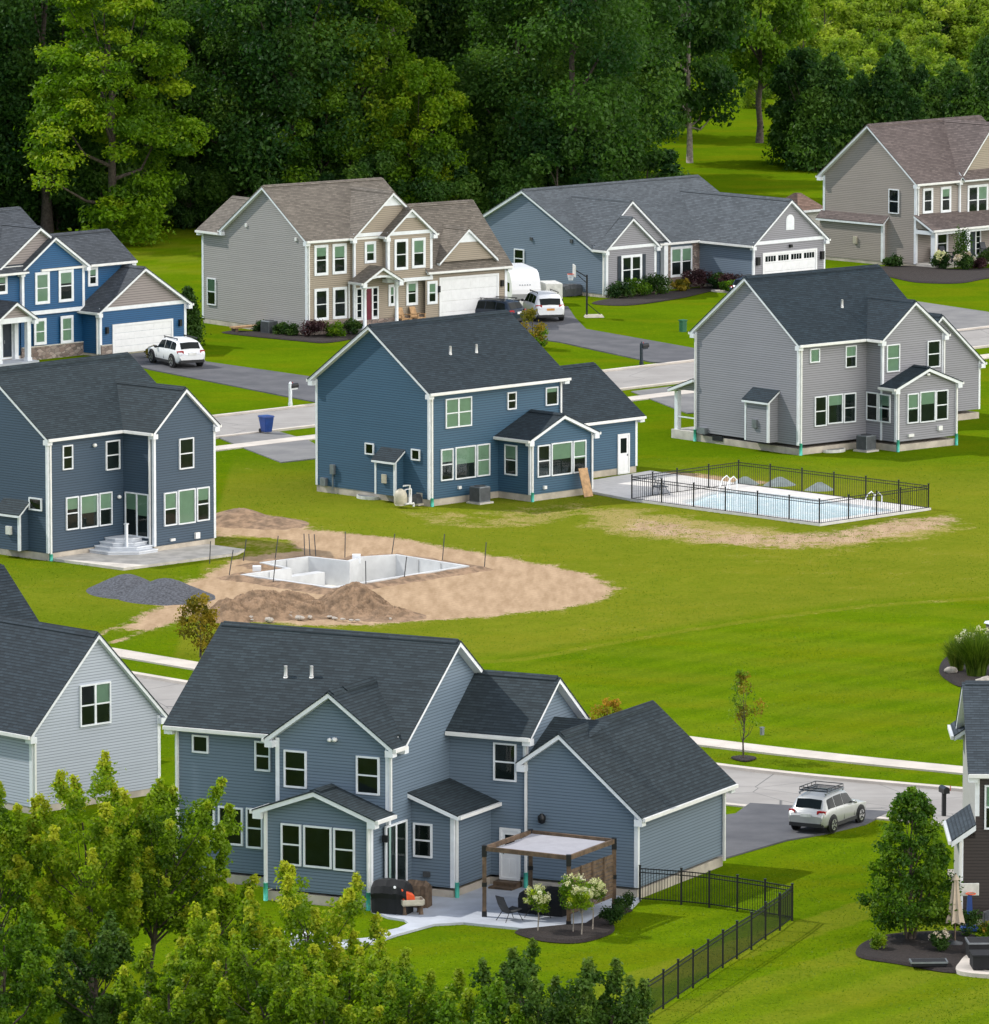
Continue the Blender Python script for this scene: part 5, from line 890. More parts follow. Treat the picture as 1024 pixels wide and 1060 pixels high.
# ------------------------------------------------------------------ cars
def suv(name,label,loc,rz,paint,L=4.9,W=1.93,Hh=1.75,sc=1,rack=False,plate='plate',trim='cladding',boxy=.0):
    r=thing(name,label,'car',loc,rz)
    T=[#x,  zb,  zbelt, zroof, wsill,wbelt,wroof
       (0.000,.46,.80,.84,.80,.84,.74),(0.012,.36,.98,1.02,.88,.90,.76),(0.05,.30,1.06,1.14+boxy*.2,.93,.95,.76),(0.10,.28,1.08,1.56+boxy*.1,.95,.97,.72),(0.16,.28,1.09,1.66,.96,.98,.71),(0.30,.28,1.08,1.73,.965,.985,.72),(0.45,.28,1.06,1.74,.965,.985,.73),(0.58,.28,1.04,1.67,.965,.98,.71),(0.655,.28,1.02,1.38,.965,.98,.74),(0.72,.28,1.02,1.09,.965,.97,.80),(0.80,.28,.99,1.05,.96,.96,.78),(0.90,.29,.93,.98,.94,.94,.74),(0.965,.33,.83,.87,.86,.86,.68),(1.0,.44,.66,.70,.72,.72,.6)]
    T=[(x*L,zb,zt*Hh/1.74,zr*Hh/1.74,a*W/2/.985,b*W/2/.985,c*W/2/.985) for x,zb,zt,zr,a,b,c in T]
    ring=lambda t:[(t[4]*.9,t[1]),(t[4],t[1]+.14),(t[5]*1.0,(t[1]+t[2])/2+.03),(t[5],t[2]-.07),(t[5]*.965,t[2]),(t[6],max(t[3]-.07,t[2]+.005)),(t[6]*.86,t[3]-.015),(0,t[3]+.015)]
    B=MB(); pts=[]
    for t in T:
        q=ring(t); full=[(-y,z) for y,z in q]+[(y,z) for y,z in q[-2::-1]]; pts.append([(t[0]-L/2,y,z) for y,z in full])
    n=len(pts[0]); base=0
    for row in pts: B.v.extend(row)
    for i in range(len(pts)-1):
        for k in range(n-1): B.f.append((i*n+k,i*n+k+1,(i+1)*n+k+1,(i+1)*n+k)); B.m.append(0); B.sm.append(True)
        B.f.append((i*n,(i+1)*n,(i+1)*n+n-1,i*n+n-1)); B.m.append(0); B.sm.append(False)
    B.f.append(tuple(range(n))); B.m.append(0); B.sm.append(False); e=(len(pts)-1)*n; B.f.append(tuple(e+k for k in reversed(range(n)))); B.m.append(0); B.sm.append(False)
    body=B.build('body',paint,r)
    def at(x):
        x=x*L
        for a,b in zip(T,T[1:]):
            if a[0]<=x<=b[0]: f=(x-a[0])/(b[0]-a[0]); return [a[i]+(b[i]-a[i])*f for i in range(7)]
    def side(x,f,sg,d=.012):
        t=at(x); q=ring(t); y=q[4][0]+(q[5][0]-q[4][0])*f; z=q[4][1]+(q[5][1]-q[4][1])*f; return (t[0]-L/2,sg*(y+d),z+.004)
    for sg in (-1,1):
        for x0,x1,xt0,xt1 in ((.105,.255,.135,.26),(.268,.43,.272,.43),(.443,.655,.443,.585)):
            B=MB(); m=6
            lo=[side(x0+(x1-x0)*i/m,.08,sg) for i in range(m+1)]; hi=[side(xt0+(xt1-xt0)*i/m,.9,sg) for i in range(m+1)]
            for i in range(m): B.poly([lo[i],lo[i+1],hi[i+1],hi[i]] if sg<0 else [lo[i+1],lo[i],hi[i],hi[i+1]])
            B.build('side_window','car_glass',r)
        B=MB()
        for a,b in ((.1,.43),(.43,.63)):
            p=side(b-.02,-.0,sg,.0); B.box((p[0]-.16,p[1]-.02,p[2]-.2),(p[0],p[1]+sg*.03,p[2]-.16))
        B.build('door_handle',paint,r)
        B=MB()
        for x in (.262,.437,.66):
            t0=at(x); B.hexa([(t0[0]-L/2-.008,sg*(t0[5]-.03),.45),(t0[0]-L/2+.008,sg*(t0[5]-.03),.45),(t0[0]-L/2+.008,sg*(t0[5]+.006),.45),(t0[0]-L/2-.008,sg*(t0[5]+.006),.45),(t0[0]-L/2-.008,sg*(t0[5]*.965-.03),t0[2]-.02),(t0[0]-L/2+.008,sg*(t0[5]*.965-.03),t0[2]-.02),(t0[0]-L/2+.008,sg*(t0[5]*.985+.004),t0[2]-.02),(t0[0]-L/2-.008,sg*(t0[5]*.985+.004),t0[2]-.02)])
        B.build('door_gap','cladding',r)
        p=side(.635,.05,sg,0); B=MB(); B.blob((p[0],p[1]+sg*.13,p[2]+.06),(.09,.13,.085),8); B.build('mirror',paint if paint!='paint_white' else 'cladding',r)
        B=MB(); B.box((.10*L-L/2,sg*(W/2-.02),.25),(.9*L-L/2,sg*(W/2+.012),.40)); B.build('sill',trim,r)
    def screen(x0,x1,f0,f1,nm,d):
        B=MB(); a=at(x0); b=at(x1); za=a[3]+.02; zb=b[3]+.02
        ya,yb=ring(a)[6][0]*f0,ring(b)[6][0]*f1
        def zc(t,y): q=ring(t); f=abs(y)/q[6][0]; return t[3]+.015-.03*f**1
        m=6; rows=5; G=[]
        for j in range(rows+1):
            t=at(x0+(x1-x0)*j/rows); w=ya+(yb-ya)*j/rows; G.append([(t[0]-L/2+d,-w+2*w*i/m,zc(t,-w+2*w*i/m)+.012) for i in range(m+1)])
        for j in range(rows):
            for i in range(m): B.poly([G[j][i],G[j][i+1],G[j+1][i+1],G[j+1][i]] if True else 0)
        B.build(nm,'car_glass',r)
    screen(.016 if boxy>.5 else .052,.06 if boxy>.5 else .098,1.0,1.05 if boxy>.5 else 1.02,'rear_window',-.012); screen(.60,.715,1.0,1.05,'windscreen',.012)
    t=at(.02)
    for sg in (-1,1):
        B=MB(); B.hexa([(-L/2+.02,sg*t[5]*.62,t[2]-.06),(-L/2+.16,sg*(t[5]+.03),t[2]-.07),(-L/2+.30,sg*(t[5]+.035),t[2]-.02),(-L/2+.12,sg*t[5]*.7,t[2]-.02),(-L/2+.03,sg*t[5]*.62,t[2]+.09),(-L/2+.14,sg*(t[5]+.02),t[2]+.08),(-L/2+.30,sg*(t[5]+.02),t[2]+.07),(-L/2+.14,sg*t[5]*.7,t[2]+.1)]); B.build('tail_light','tail_light',r)
        B=MB(); B.box((L/2-.28,sg*W*.30,.70),(L/2-.06,sg*W*.42,.82)); B.build('headlight','pale_plastic',r)
    B=MB(); B.box((-L/2-.02,-.26,.78),(-L/2+.06,.26,.92)); B.build('number_plate',plate,r)
    B=MB(); B.box((-L/2-.015,-W*.41,.33),(-L/2+.2,W*.41,.50)); B.box((-L/2+.05,-W*.44,.32),(-L/2+.35,W*.44,.48)); B.build('rear_bumper',trim,r)
    for x in (.19,.80):
        for sg in (-1,1):
            B=MB(); B.tube([(0,-.02,0),(0,.02,0)],.44,20); o=B.build('wheel_arch',trim,r); o.location=(x*L-L/2,sg*(W/2-.005),.40)
            wl=MB(); wl.tube([(0,-.11,0),(0,-.13,0),(0,.09,0),(0,.115,0)],[.33,.37,.37,.33],24); o=wl.build('wheel','tyre',r); o.location=(x*L-L/2,sg*(W/2-.07),.37)
            q=MB(); q.tube([(0,.0,0),(0,.03,0)],[.25,.24],20); q.tube([(0,.03,0),(0,.05,0)],.06,10)
            rm=q.build('rim','rim',o); rm.location=(0,.10*sg if sg>0 else -.13,0)
            q=MB()
            for k in range(5):
                a=2*PI*k/5; q.bar((.07*math.cos(a),0,.07*math.sin(a)),(.22*math.cos(a+.35),0,.22*math.sin(a+.35)),.03,.05)
            s=q.build('spoke','tyre',o); s.location=(0,.135*sg if sg>0 else -.137,0)
    B=MB()
    for sg in (-1,1): B.bar((.14*L-L/2,sg*W*.34,Hh+.04),(.55*L-L/2,sg*W*.34,Hh+.04),.05,.05); B.bar((.16*L-L/2,sg*W*.34,Hh-.05),(.16*L-L/2,sg*W*.34,Hh+.04),.05,.05); B.bar((.53*L-L/2,sg*W*.34,Hh-.05),(.53*L-L/2,sg*W*.34,Hh+.04),.05,.05)
    B.build('roof_rail','cladding' if paint!='paint_silver' else 'grey_metal',r)
    if rack:
        B=MB(); x0,x1,y=.17*L-L/2,.52*L-L/2,W*.36
        for z in (.12,.26):
            for sg in (-1,1): B.bar((x0,sg*y,Hh+z),(x1,sg*y,Hh+z),.03,.03)
            for xx in (x0,x1): B.bar((xx,-y,Hh+z),(xx,y,Hh+z),.03,.03)
        for i in range(9): xx=x0+(x1-x0)*i/8; B.bar((xx,-y,Hh+.11),(xx,y,Hh+.11),.035,.02)
        for i in range(5):
            xx=x0+(x1-x0)*i/4
            for sg in (-1,1): B.bar((xx,sg*y,Hh+.1),(xx,sg*y,Hh+.26),.02,.02)
        B.build('roof_rack','black_metal',r)
    r.scale=(sc,)*3; return r
def face(a,b): return math.atan2(b[1]-a[1],b[0]-a[0])
suv('parked_car','silver car with a black roof rack on the dark driveway by the road',(12.75,259.75,.032),face((11.9,258.2),(13.9,261.9)),'paint_silver',4.75,1.92,1.72,.84,rack=True)
suv('parked_car','white car in front of the white garage door of the bright blue house',(-19.3,415.4,.032),face((-18.1,412.0),(-20.9,417.4)),'paint_white',4.6,1.85,1.66,1.03,boxy=.1)
suv('parked_car','boxy white car beside the white travel trailer',(3.0,441.6,.032),face((3.6,438.6),(2.1,444.6)),'paint_white',5.1,2.05,1.86,.97,plate='plate_gold',boxy=1.2)
suv('parked_car','dark blue car in front of the white garage door of the tan house',(-.35,438.4,.032),face((1.75,436.6),(-2.5,439.6)),'paint_dark',4.8,1.95,1.66,1.0)
suv('parked_car','dark car mostly hidden behind the black ridge of the grey house by the pool',(17.3,454.6,.032),face((16,453),(19,457)),'paint_dark',4.8,1.9,1.7,.85)
# travel trailer
r=thing('travel_trailer','white travel trailer with a rounded nose beside the tan house','trailer',(1.55,449.6,0),face((.3,455),(2.2,447.0)))
r.scale=(.84,)*3
prof=[(0,.55),(1.9,.55),(2.3,.75),(2.75,1.2),(2.72,1.55),(2.45,2.2),(2.0,2.75),(1.4,2.95),(0,3.0),(-3.5,3.0),(-3.5,.55)]
B=MB(); w=1.15; n=len(prof)
for i in range(n):
    (x0,z0),(x1,z1)=prof[i],prof[(i+1)%n]; B.poly([(x0,-w,z0),(x0,w,z0),(x1,w,z1),(x1,-w,z1)][::-1],0,False)
B.poly([(x,-w,z) for x,z in prof]); B.poly([(x,w,z) for x,z in prof][::-1]); B.build('body','paint_white',r)
B=MB()
for i in range(5): B.hexa([(2.60-.012*i,-.55+.2*i,1.85),(2.60,-.42+.2*i,1.85),(2.62,-.42+.2*i,1.85),(2.62,-.55+.2*i,1.85),(2.57,-.52+.2*i,1.93),(2.57,-.44+.2*i,1.93),(2.6,-.44+.2*i,1.93),(2.6,-.52+.2*i,1.93)])
B.build('stripe','grey_metal',r)
B=MB(); B.box((-3.4,-w-.02,.5),(2.2,w+.02,.75)); B.bar((2.2,-.4,.5),(3.6,0,.5),.1,.1); B.bar((2.2,.4,.5),(3.6,0,.5),.1,.1); B.build('frame','cladding',r)
for sg in (-1,1):
    for x in (-1.2,-.45): B=MB(); B.tube([(x,sg*(w-.2),.36),(x,sg*(w+.03),.36)],.36,16); B.build('wheel','tyre',r)
B=MB(); B.box((1.2,w,1.3),(1.7,w+.02,2.2)); B.box((1.2,-w-.02,1.3),(1.9,-w,2.0)); B.build('window','car_glass',r)
r=thing('cargo_trailer','small pale box trailer parked beside the travel trailer','trailer',(3.7,450.8,0),face((1.2,455),(2.9,447.4))); r.scale=(.72,)*3
B=MB(); B.box((-1.5,-.8,.5),(1.3,.8,2.0)); B.build('box','pale_plastic',r,bevel=.08); B=MB(); B.box((-1.55,-.85,.4),(1.35,.85,.52)); B.bar((1.3,0,.45),(2.2,0,.45),.08,.08); B.build('frame','cladding',r)
for sg in (-1,1): B=MB(); B.tube([(0,sg*.8,.3),(0,sg*.95,.3)],.3,14); B.build('wheel','tyre',r)
# ------------------------------------------------------------------ yard things
def acunit(label,loc):
    r=thing('air_conditioner',label,'air conditioner',loc,.78); B=MB(); B.box((-.38,-.38,.06),(.38,.38,.86)); 
    B.build('body','grey_metal',r,bevel=.03); B=MB()
    for i in range(11):
        x=-.34+i*.068
        for s in (-1,1): B.box((x,s*.385-.006,.12),(x+.035,s*.385+.006,.8)); B.box((s*.385-.006,x,.12),(s*.385+.006,x+.035,.8))
    B.build('grille','dark_grey',r); B=MB(); B.tube([(0,0,.86),(0,0,.89)],.3,16); B.build('fan_guard','dark_grey',r); B=MB(); B.box((-.5,-.5,-.05),(.5,.5,.06)); B.build('pad','concrete',r)
acunit('grey air conditioner by the rear wall of the mid blue house',(-.75,352.75,0)); acunit('grey air conditioner behind the grey house by the pool',(20.3,374.1,0)); acunit('grey air conditioner at the side of the tan house',(-14.2,432.6,0))
r=thing('pool_filter','beige pool filter and pump with white pipes by the mid blue house','pool filter',(-4.5,351.3,0),.78)
B=MB(); B.lathe([(.28,.1),(.34,.2),(.34,.62),(.26,.85),(.08,.95)],(-.45,.0,0),16); B.build('tank','beige_plastic',r)
B=MB(); B.tube([(-.2,-.1,.15),(-.2,-.1,.9),(.2,-.1,.9),(.2,-.1,.2)],.05,8); B.tube([(-.1,.15,1.05),(.35,.15,1.05),(.35,.15,.15)],.05,8); B.tube([(-.5,-.4,.2),(.1,-.4,.2),(.1,-.4,.02)],.05,8); B.build('pipe','white_gutter',r)
B=MB(); B.box((.5,-.2,.1),(1.1,.2,.4)); B.tube([(.55,0,.42),(1.05,0,.42)],.16,12); B.build('pump','dark_grey',r); B=MB(); B.box((.55,-.3,.0),(1.15,.3,.1)); B.box((.9,-.22,.3),(1.15,.22,.62)); B.build('heater','beige_plastic',r)
r=thing('leaning_board','brown plywood board leaning on the sunroom of the mid blue house','board',(4.55,355.45,0),.78); B=MB(); B.hexa([(-.32,-.5,0),(.32,-.5,0),(.32,-.46,0),(-.32,-.46,0),(-.32,-.06,1.45),(.32,-.06,1.45),(.32,-.02,1.45),(-.32,-.02,1.45)]); B.build('board','wood_light',r); r2=r
def well(label,loc,rz):
    r=thing('window_well',label,'window well',loc,rz); B=MB(); pts=[(.75*math.cos(a),-.55*math.sin(a)) for a in [PI*i/10 for i in range(11)]]
    for (x0,y0),(x1,y1) in zip(pts,pts[1:]): B.hexa([(x0,y0,-.3),(x1,y1,-.3),(x1*.94,y1*.94,-.3),(x0*.94,y0*.94,-.3),(x0,y0,.14),(x1,y1,.14),(x1*.94,y1*.94,.14),(x0*.94,y0*.94,.14)])
    B.build('rim','pale_plastic',r); B=MB(); B.poly([(x,y,.12) for x,y in pts][::-1]); B.build('cover','grey_metal',r)
well('half round window well at the left wall of the mid blue house',(-6.5,354.6,0),.78-PI/2); well('half round window well by the rear wall of the grey house',(18.5,373.9,0),.71)
# bin on the road edge
r=thing('wheelie_bin','dark blue wheelie bin on the kerb between the houses','bin',(-12.7,381.6,.06),.6); r.scale=(.9,.9,.9)
B=MB(); B.hexa([(-.24,-.26,.06),(.24,-.26,.06),(.24,.28,.06),(-.24,.28,.06),(-.33,-.36,.98),(.33,-.36,.98),(.33,.4,.98),(-.33,.4,.98)]); B.build('body','blue_plastic',r,bevel=.03)
B=MB(); B.hexa([(-.36,-.4,.98),(.36,-.4,.98),(.36,.44,.98),(-.36,.44,.98),(-.33,-.34,1.07),(.33,-.34,1.07),(.33,.4,1.07),(-.33,.4,1.07)]); B.build('lid','blue_plastic',r); B=MB()
for s in (-1,1): B.tube([(s*.2,.36,.12),(s*.27,.36,.12)],.13,12)
B.build('wheel','tyre',r); B=MB(); B.bar((-.25,.47,.92),(.25,.47,.92),.04,.04); B.build('handle','blue_plastic',r)
def mailbox(label,loc,rz,mp,mb,h=1.05,arm=True):
    r=thing('mailbox',label,'mailbox',loc,rz); B=MB(); B.box((-.07,-.07,-.2),(.07,.07,h+.25 if arm else h)); 
    if arm: B.box((-.05,-.55,h-.12),(.05,.07,h-.03)); B.box((-.09,-.09,0),(.09,.09,.18)); B.lathe([(.1,0),(.06,.06),(.02,.12)],(0,0,h+.25),8)
    B.build('post',mp,r); B=MB(); pts=[(-.12,0),(.12,0),(.12,.14)]+[(.12*math.cos(a),.14+.12*math.sin(a)) for a in [PI*i/8 for i in range(1,8)]]+[(-.12,.14)]
    y0,y1=(-.58,-.02) if arm else (-.3,.28)
    for i in range(len(pts)): (x0,z0),(x1,z1)=pts[i],pts[(i+1)%len(pts)]; B.poly([(x0,y0,h+z0-.02),(x1,y0,h+z1-.02),(x1,y1,h+z1-.02),(x0,y1,h+z0-.02)][::-1])
    B.poly([(x,y0,h+z-.02) for x,z in pts]); B.poly([(x,y1,h+z-.02) for x,z in pts][::-1]); B.build('box',mb,r); B=MB(); B.box((.125,-.35,h+.1),(.14,-.3,h+.3)); B.build('flag','tail_light',r)
mailbox('white post mailbox with a dark box beside the driveway of the bright blue house',(-11.75,394.6,0),2.4,'white_trim','black_metal')
mailbox('dark brown post mailbox on the grass corner by the upper road',(8.9,415.5,0),2.4,'door_dark','black_metal')
mailbox('black mailbox on a plain post beside the birch tree',(17.31,261.9,0),.3,'black_metal','black_metal',.95,False)
def util(label,loc,c,s=1):
    r=thing('utility_box',label,'utility box',loc,.6); B=MB(); B.box((-.2*s,-.2*s,-.1),(.2*s,.2*s,.75*s)); o=B.build('body',c,r,bevel=.03); B=MB(); B.box((-.23*s,-.23*s,.72*s),(.23*s,.23*s,.82*s)); B.build('lid',c,r)
util('dark green utility box on the lawn of the slate ranch house',(11.92,434.19,0),'util_green' if 'util_green' in M else 'door_dark',.9); util('small grey utility box on the lawn by the lower sidewalk',(11.04,280.95,0),'grey_metal',.36)
# basketball hoop by the upper driveway
r=thing('basketball_hoop','portable basketball hoop standing beside the driveway of the slate ranch house','basketball hoop',(5.95,442.6,0),.12)
B=MB(); B.bar((0,0,.1),(0,0,2.75),.11,.11); B.bar((0,0,2.6),(-.75,0,3.05),.07,.07); B.bar((0,0,2.2),(-.6,0,2.75),.05,.05); B.bar((.0,0,.9),(.9,0,.15),.05,.05); B.build('pole','black_metal',r)
B=MB(); B.box((-.85,-.6,2.65),(-.79,.6,3.4)); B.build('backboard','pale_plastic',r); B=MB(); B.tube([(-1.05+.22*math.cos(a),.22*math.sin(a),2.8) for a in [2*PI*i/14 for i in range(15)]],.018,5); B.build('rim','orange_plastic',r)
B=MB()
for i in range(12):
    a=2*PI*i/12; B.bar((-1.05+.22*math.cos(a),.22*math.sin(a),2.79),(-1.05+.13*math.cos(a+.3),.13*math.sin(a+.3),2.4),.02,.02); B.bar((-1.05+.22*math.cos(a),.22*math.sin(a),2.79),(-1.05+.13*math.cos(a-.3),.13*math.sin(a-.3),2.4),.02,.02)
B.build('net','white_trim',r); B=MB(); B.hexa([(-.15,-.4,0),(1.1,-.4,0),(1.1,.4,0),(-.15,.4,0),(-.05,-.3,.16),(1,-.3,.16),(1,.3,.16),(-.05,.3,.16)]); B.build('base','beige_plastic',r)
# A: half round steps with a post
h=D['H']['A']; r=thing('rear_steps','white curved steps leading up to the glass door of the navy house','steps',(h['x'],h['y'],0),h['t'])
B=MB()
for i in range(4):
    R=2.35-.36*i; z0,z1=.1+.16*i,.1+.16*(i+1); cx,cy=h['w0']-.02,-.02
    pts=[(cx,cy)]+[(cx-R*.98*math.cos(a)*(1 if True else 0),cy-R*math.sin(a)) for a in [0,.62,.95,PI/2]]
    pts=[(cx,cy),(cx-R,cy),(cx-R,cy-R*.55),(cx-R*.55,cy-R),(cx,cy-R)]
    B.poly([(x,y,z1) for x,y in pts])
    for k in range(len(pts)): (x0,y0),(x1,y1)=pts[k],pts[(k+1)%len(pts)]; B.poly([(x0,y0,z0),(x1,y1,z0),(x1,y1,z1),(x0,y0,z1)])
B.build('tread','tread_grey',r); B=MB()
for i in range(4):
    R=2.35-.36*i; z1=.1+.16*(i+1); cx,cy=h['w0']-.02,-.02; pts=[(cx-R-.02,cy),(cx-R-.02,cy-R*.55-.01),(cx-R*.55-.01,cy-R-.02),(cx,cy-R-.02)]
    for p,q in zip(pts,pts[1:]): B.bar((*p,z1-.02),(*q,z1-.02),.04,.05)
B.build('nosing','white_trim',r); B=MB(); B.box((h['w0']-1.35,-1.55,.3),(h['w0']-1.23,-1.43,1.5)); B.box((h['w0']-1.38,-1.58,1.5),(h['w0']-1.20,-1.40,1.56)); B.build('post','white_trim',r)
# ------------------------------------------------------------------ patio of the large slate house
hp=thing('pergola','wooden pergola with a white cloth roof and one slatted side screen','pergola',(0,0,0)); Zt=2.55
c4=[(-.38,241.64),(2.28,239.6),(4.28,243.3),(1.55,244.7)]   # near-left, near-right, far-right, far-left
c4=[(-.36,241.55),(2.62,239.75),(4.28,243.0),(1.3,244.75)]
for x,y in c4:
    B=MB(); B.box((x-.075,y-.075,.06),(x+.075,y+.075,Zt)); p=B.build('post','wood_brown',hp)
    for z0,z1 in ((.06,.26),(1.15,1.3),(Zt-.32,Zt+.08)):
        B=MB(); B.box((x-.09,y-.09,z0),(x+.09,y+.09,z1)); B.build('bracket','black_metal',p)
for i in range(4):
    a,b=c4[i],c4[(i+1)%4]; B=MB(); B.bar((*a,Zt-.03),(*b,Zt-.03),.1,.16); B.build('beam','wood_brown',hp)
B=MB(); N=14
G=[[None]*(N+1) for _ in range(N+1)]
for i in range(N+1):
    for j in range(N+1):
        u,v=.03+.94*i/N,.04+.92*j/N; a=Vector(c4[0]).lerp(Vector(c4[1]),u); b=Vector(c4[3]).lerp(Vector(c4[2]),u); p=a.lerp(b,v); G[i][j]=(p.x,p.y,Zt-.02-.10*math.sin(PI*v)**.7-.03*math.sin(u*9)*math.sin(PI*v))
for i in range(N):
    for j in range(N): B.poly([G[i][j],G[i+1][j],G[i+1][j+1],G[i][j+1]],0,True)
B.build('canopy','canopy_cloth',hp)
B=MB(); a=Vector((*c4[1],0)); b=Vector((*c4[2],0)); d=(b-a).normalized(); nn=Vector((-d.y,d.x,0))*-.05
for i in range(11):
    z=.55+i*.145; B.bar(a+d*.1+Vector((0,0,z)),b-d*.1+Vector((0,0,z)),.03,.125)
for t in (.25,.5,.75): p=a.lerp(b,t)+nn; B.bar(p+Vector((0,0,.5)),p+Vector((0,0,2.1)),.04,.05)
B.build('screen','wood_brown',hp)
def covered(name,label,cat,loc,rz,prof,w,mat='cloth_black'):
    r=thing(name,label,cat,loc,rz); B=MB(); n=len(prof); rn=random.Random(n); sec=12; rows=[]
    for i in range(sec+1):
        x=-w/2+w*i/sec; s=1-.10*abs(2*i/sec-1)**6; rows.append([(x+.02*rn.uniform(-1,1),y*s+.03*rn.uniform(-1,1)*(k not in(0,)),z*s+.02*rn.uniform(-1,1)) for k,(y,z) in enumerate(prof)])
    for i in range(sec):
        for k in range(n-1): B.poly([rows[i][k],rows[i+1][k],rows[i+1][k+1],rows[i][k+1]],0,True)
    B.poly(rows[0][::-1]); B.poly(rows[-1]); o=B.build('cover',mat,r); return r
g=covered('grill','black covered grill standing by the patio door','grill',(-3.65,242.35,.06),-.35,[(-.38,0),(-.36,.55),(-.46,.75),(-.36,1.0),(-.16,1.2),(.12,1.2),(.33,1.0),(.42,.75),(.34,.5),(.36,0)],1.35)
B=MB(); B.tube([(.25,-.44,1.0),(.28,-.46,1.0)],.05,8); B.build('logo_disc','white_trim',g)
g=covered('log_rack','brown covered log rack beside the black grill','log rack',(-2.75,243.5,.06),-.3,[(-.3,0),(-.32,.5),(-.25,.8),(0,.95),(.25,.8),(.3,.4),(.28,0)],.9,'wood_brown')
B=MB()
for i in range(5): B.tube([(-.3+.15*i,-.42,.2),(-.3+.15*i,-.36,.2)],.07,8)
B.build('log','bark',g)
r=thing('toy_table','beige toy table with an orange pail on top beside the grill','toy table',(-2.95,242.1,.06),.2)
B=MB(); B.box((-.38,-.28,.32),(.38,.28,.40)); B.box((-.42,-.32,.36),(.42,-.27,.55)); B.box((-.42,.27,.36),(.42,.32,.55)); B.box((-.42,-.32,.36),(-.37,.32,.55)); B.box((.37,-.32,.36),(.42,.32,.55)); B.build('tray','beige_plastic',r,bevel=.02)
for x in (-.3,.3):
    for y in (-.2,.2): B=MB(); B.lathe([(.09,0),(.07,.1),(.06,.33)],(x,y,0),10); B.build('leg','wood_brown',r)
B=MB(); B.hexa([(-.36,-.22,.42),(.12,-.22,.42),(.12,.2,.42),(-.36,.2,.42),(-.42,-.26,.95),(.05,-.24,.72),(.05,.22,.72),(-.42,.24,1.0)]); B.build('pail','orange_plastic',r,bevel=.05)
def patio_chair(label,loc,rz):
    r=thing('patio_chair',label,'chair',loc,rz); B=MB(); rows=[]
    for i in range(7):
        u=-.3+.1*i; b=.06*(1-(u/.3)**2); rows.append([(u,-.32,.44),(u,-.1,.36-b),(u,.18,.36-b),(u*.95,.34,.62-b*.3),(u*.85,.46,.92)])
    for i in range(6):
        for k in range(4): B.poly([rows[i][k],rows[i+1][k],rows[i+1][k+1],rows[i][k+1]],0,True); B.poly([tuple(Vector(p)-Vector((0,0,.025))) for p in (rows[i][k+1],rows[i+1][k+1],rows[i+1][k],rows[i][k])],0,True)
    B.build('seat','black_metal',r)
    for x in (-.25,.25):
        for y,yy in ((-.26,-.36),(.24,.4)): B=MB(); B.tube([(x*.8,y*.7,.36),(x*1.15,yy,0)],.014,6); B.build('leg','black_metal',r)
patio_chair('black shell chair on the patio under the pergola edge',(.55,240.85,.06),2.2)
patio_chair('dark chair half hidden behind the round white hydrangea',(1.55,241.3,.06),.8)
g=covered('patio_table','black covered table under the pergola','table',(1.95,242.45,.06),-.5,[(-.75,0),(-.8,.6),(-.7,.78),(-.2,.85),(.3,.85),(.7,.78),(.8,.6),(.76,0)],1.75)
r=thing('lounge_chair','white cushioned lounge chair behind the foreground trees','lounge chair',(-6.5,237.2,.0),.3); B=MB(); B.box((-.8,-.35,.25),(.5,.35,.4)); B.hexa([(.45,-.35,.3),(.6,-.35,.25),(.6,.35,.25),(.45,.35,.3),(.95,-.35,.85),(1.08,-.35,.8),(1.08,.35,.8),(.95,.35,.85)]); B.build('cushion','white_trim',r,bevel=.05); B=MB()
for x in (-.7,.45):
    for y in (-.3,.3): B.box((x-.03,y-.03,0),(x+.03,y+.03,.26))
B.build('leg','dark_grey',r)
# garden of the brown house
r=thing('parasol','closed beige parasol beside the birch tree','parasol',(16.05,236.4,.1)); B=MB(); B.tube([(0,0,0),(0,0,2.5)],.03,8); B.build('pole','wood_brown',r)
B=MB(); n=16; rows=[(.06,2.42),(.11,2.2),(.13,1.9),(.19,1.5),(.26,1.05),(.33,.75)]; base=0
for (rr,z) in rows:
    for k in range(n): a=2*PI*k/n; q=rr*(1.12 if k%2 else .78); B.v.append((q*math.cos(a),q*math.sin(a),z+(.05 if k%2==0 and z<.8 else 0)))
for i in range(len(rows)-1):
    for k in range(n): k2=(k+1)%n; B.f.append((i*n+k2,i*n+k,(i+1)*n+k,(i+1)*n+k2)); B.m.append(0); B.sm.append(False)
B.build('canopy','umbrella_cloth',r); B=MB(); B.lathe([(.28,0),(.28,.05),(.05,.12)],(0,0,0),16); B.build('base','dark_grey',r); B=MB(); B.lathe([(.02,2.42),(.14,2.25),(.15,2.22)],(0,0,.06),12); B.build('cap','umbrella_cloth',r)
r=thing('basketball_hoop','small toy basketball hoop with a blue post by the brown house','basketball hoop',(16.75,239.3,0),.1); B=MB(); B.hexa([(-.12,-.1,.1),(.12,-.1,.1),(.12,.1,.1),(-.12,.1,.1),(-.07,-.06,1.3),(.07,-.06,1.3),(.07,.06,1.3),(-.07,.06,1.3)]); B.build('post','blue_plastic',r)
B=MB(); B.box((-.33,-.05,1.25),(.33,.0,1.7)); B.build('backboard','pale_plastic',r,bevel=.06); B=MB(); B.tube([(.17*math.cos(a),-.22+.17*math.sin(a),1.36) for a in [2*PI*i/12 for i in range(13)]],.02,5); B.build('rim','orange_plastic',r); B=MB(); B.box((-.3,-.25,0),(.3,.3,.14)); B.build('base','blue_plastic',r,bevel=.04)
g=covered('garden_chest','dark grey covered chest against the brown house','chest',(17.9,239.3,0),.05,[(-.5,0),(-.55,.4),(-.3,.75),(.3,.7),(.5,.4),(.5,0)],1.3,'dark_grey')
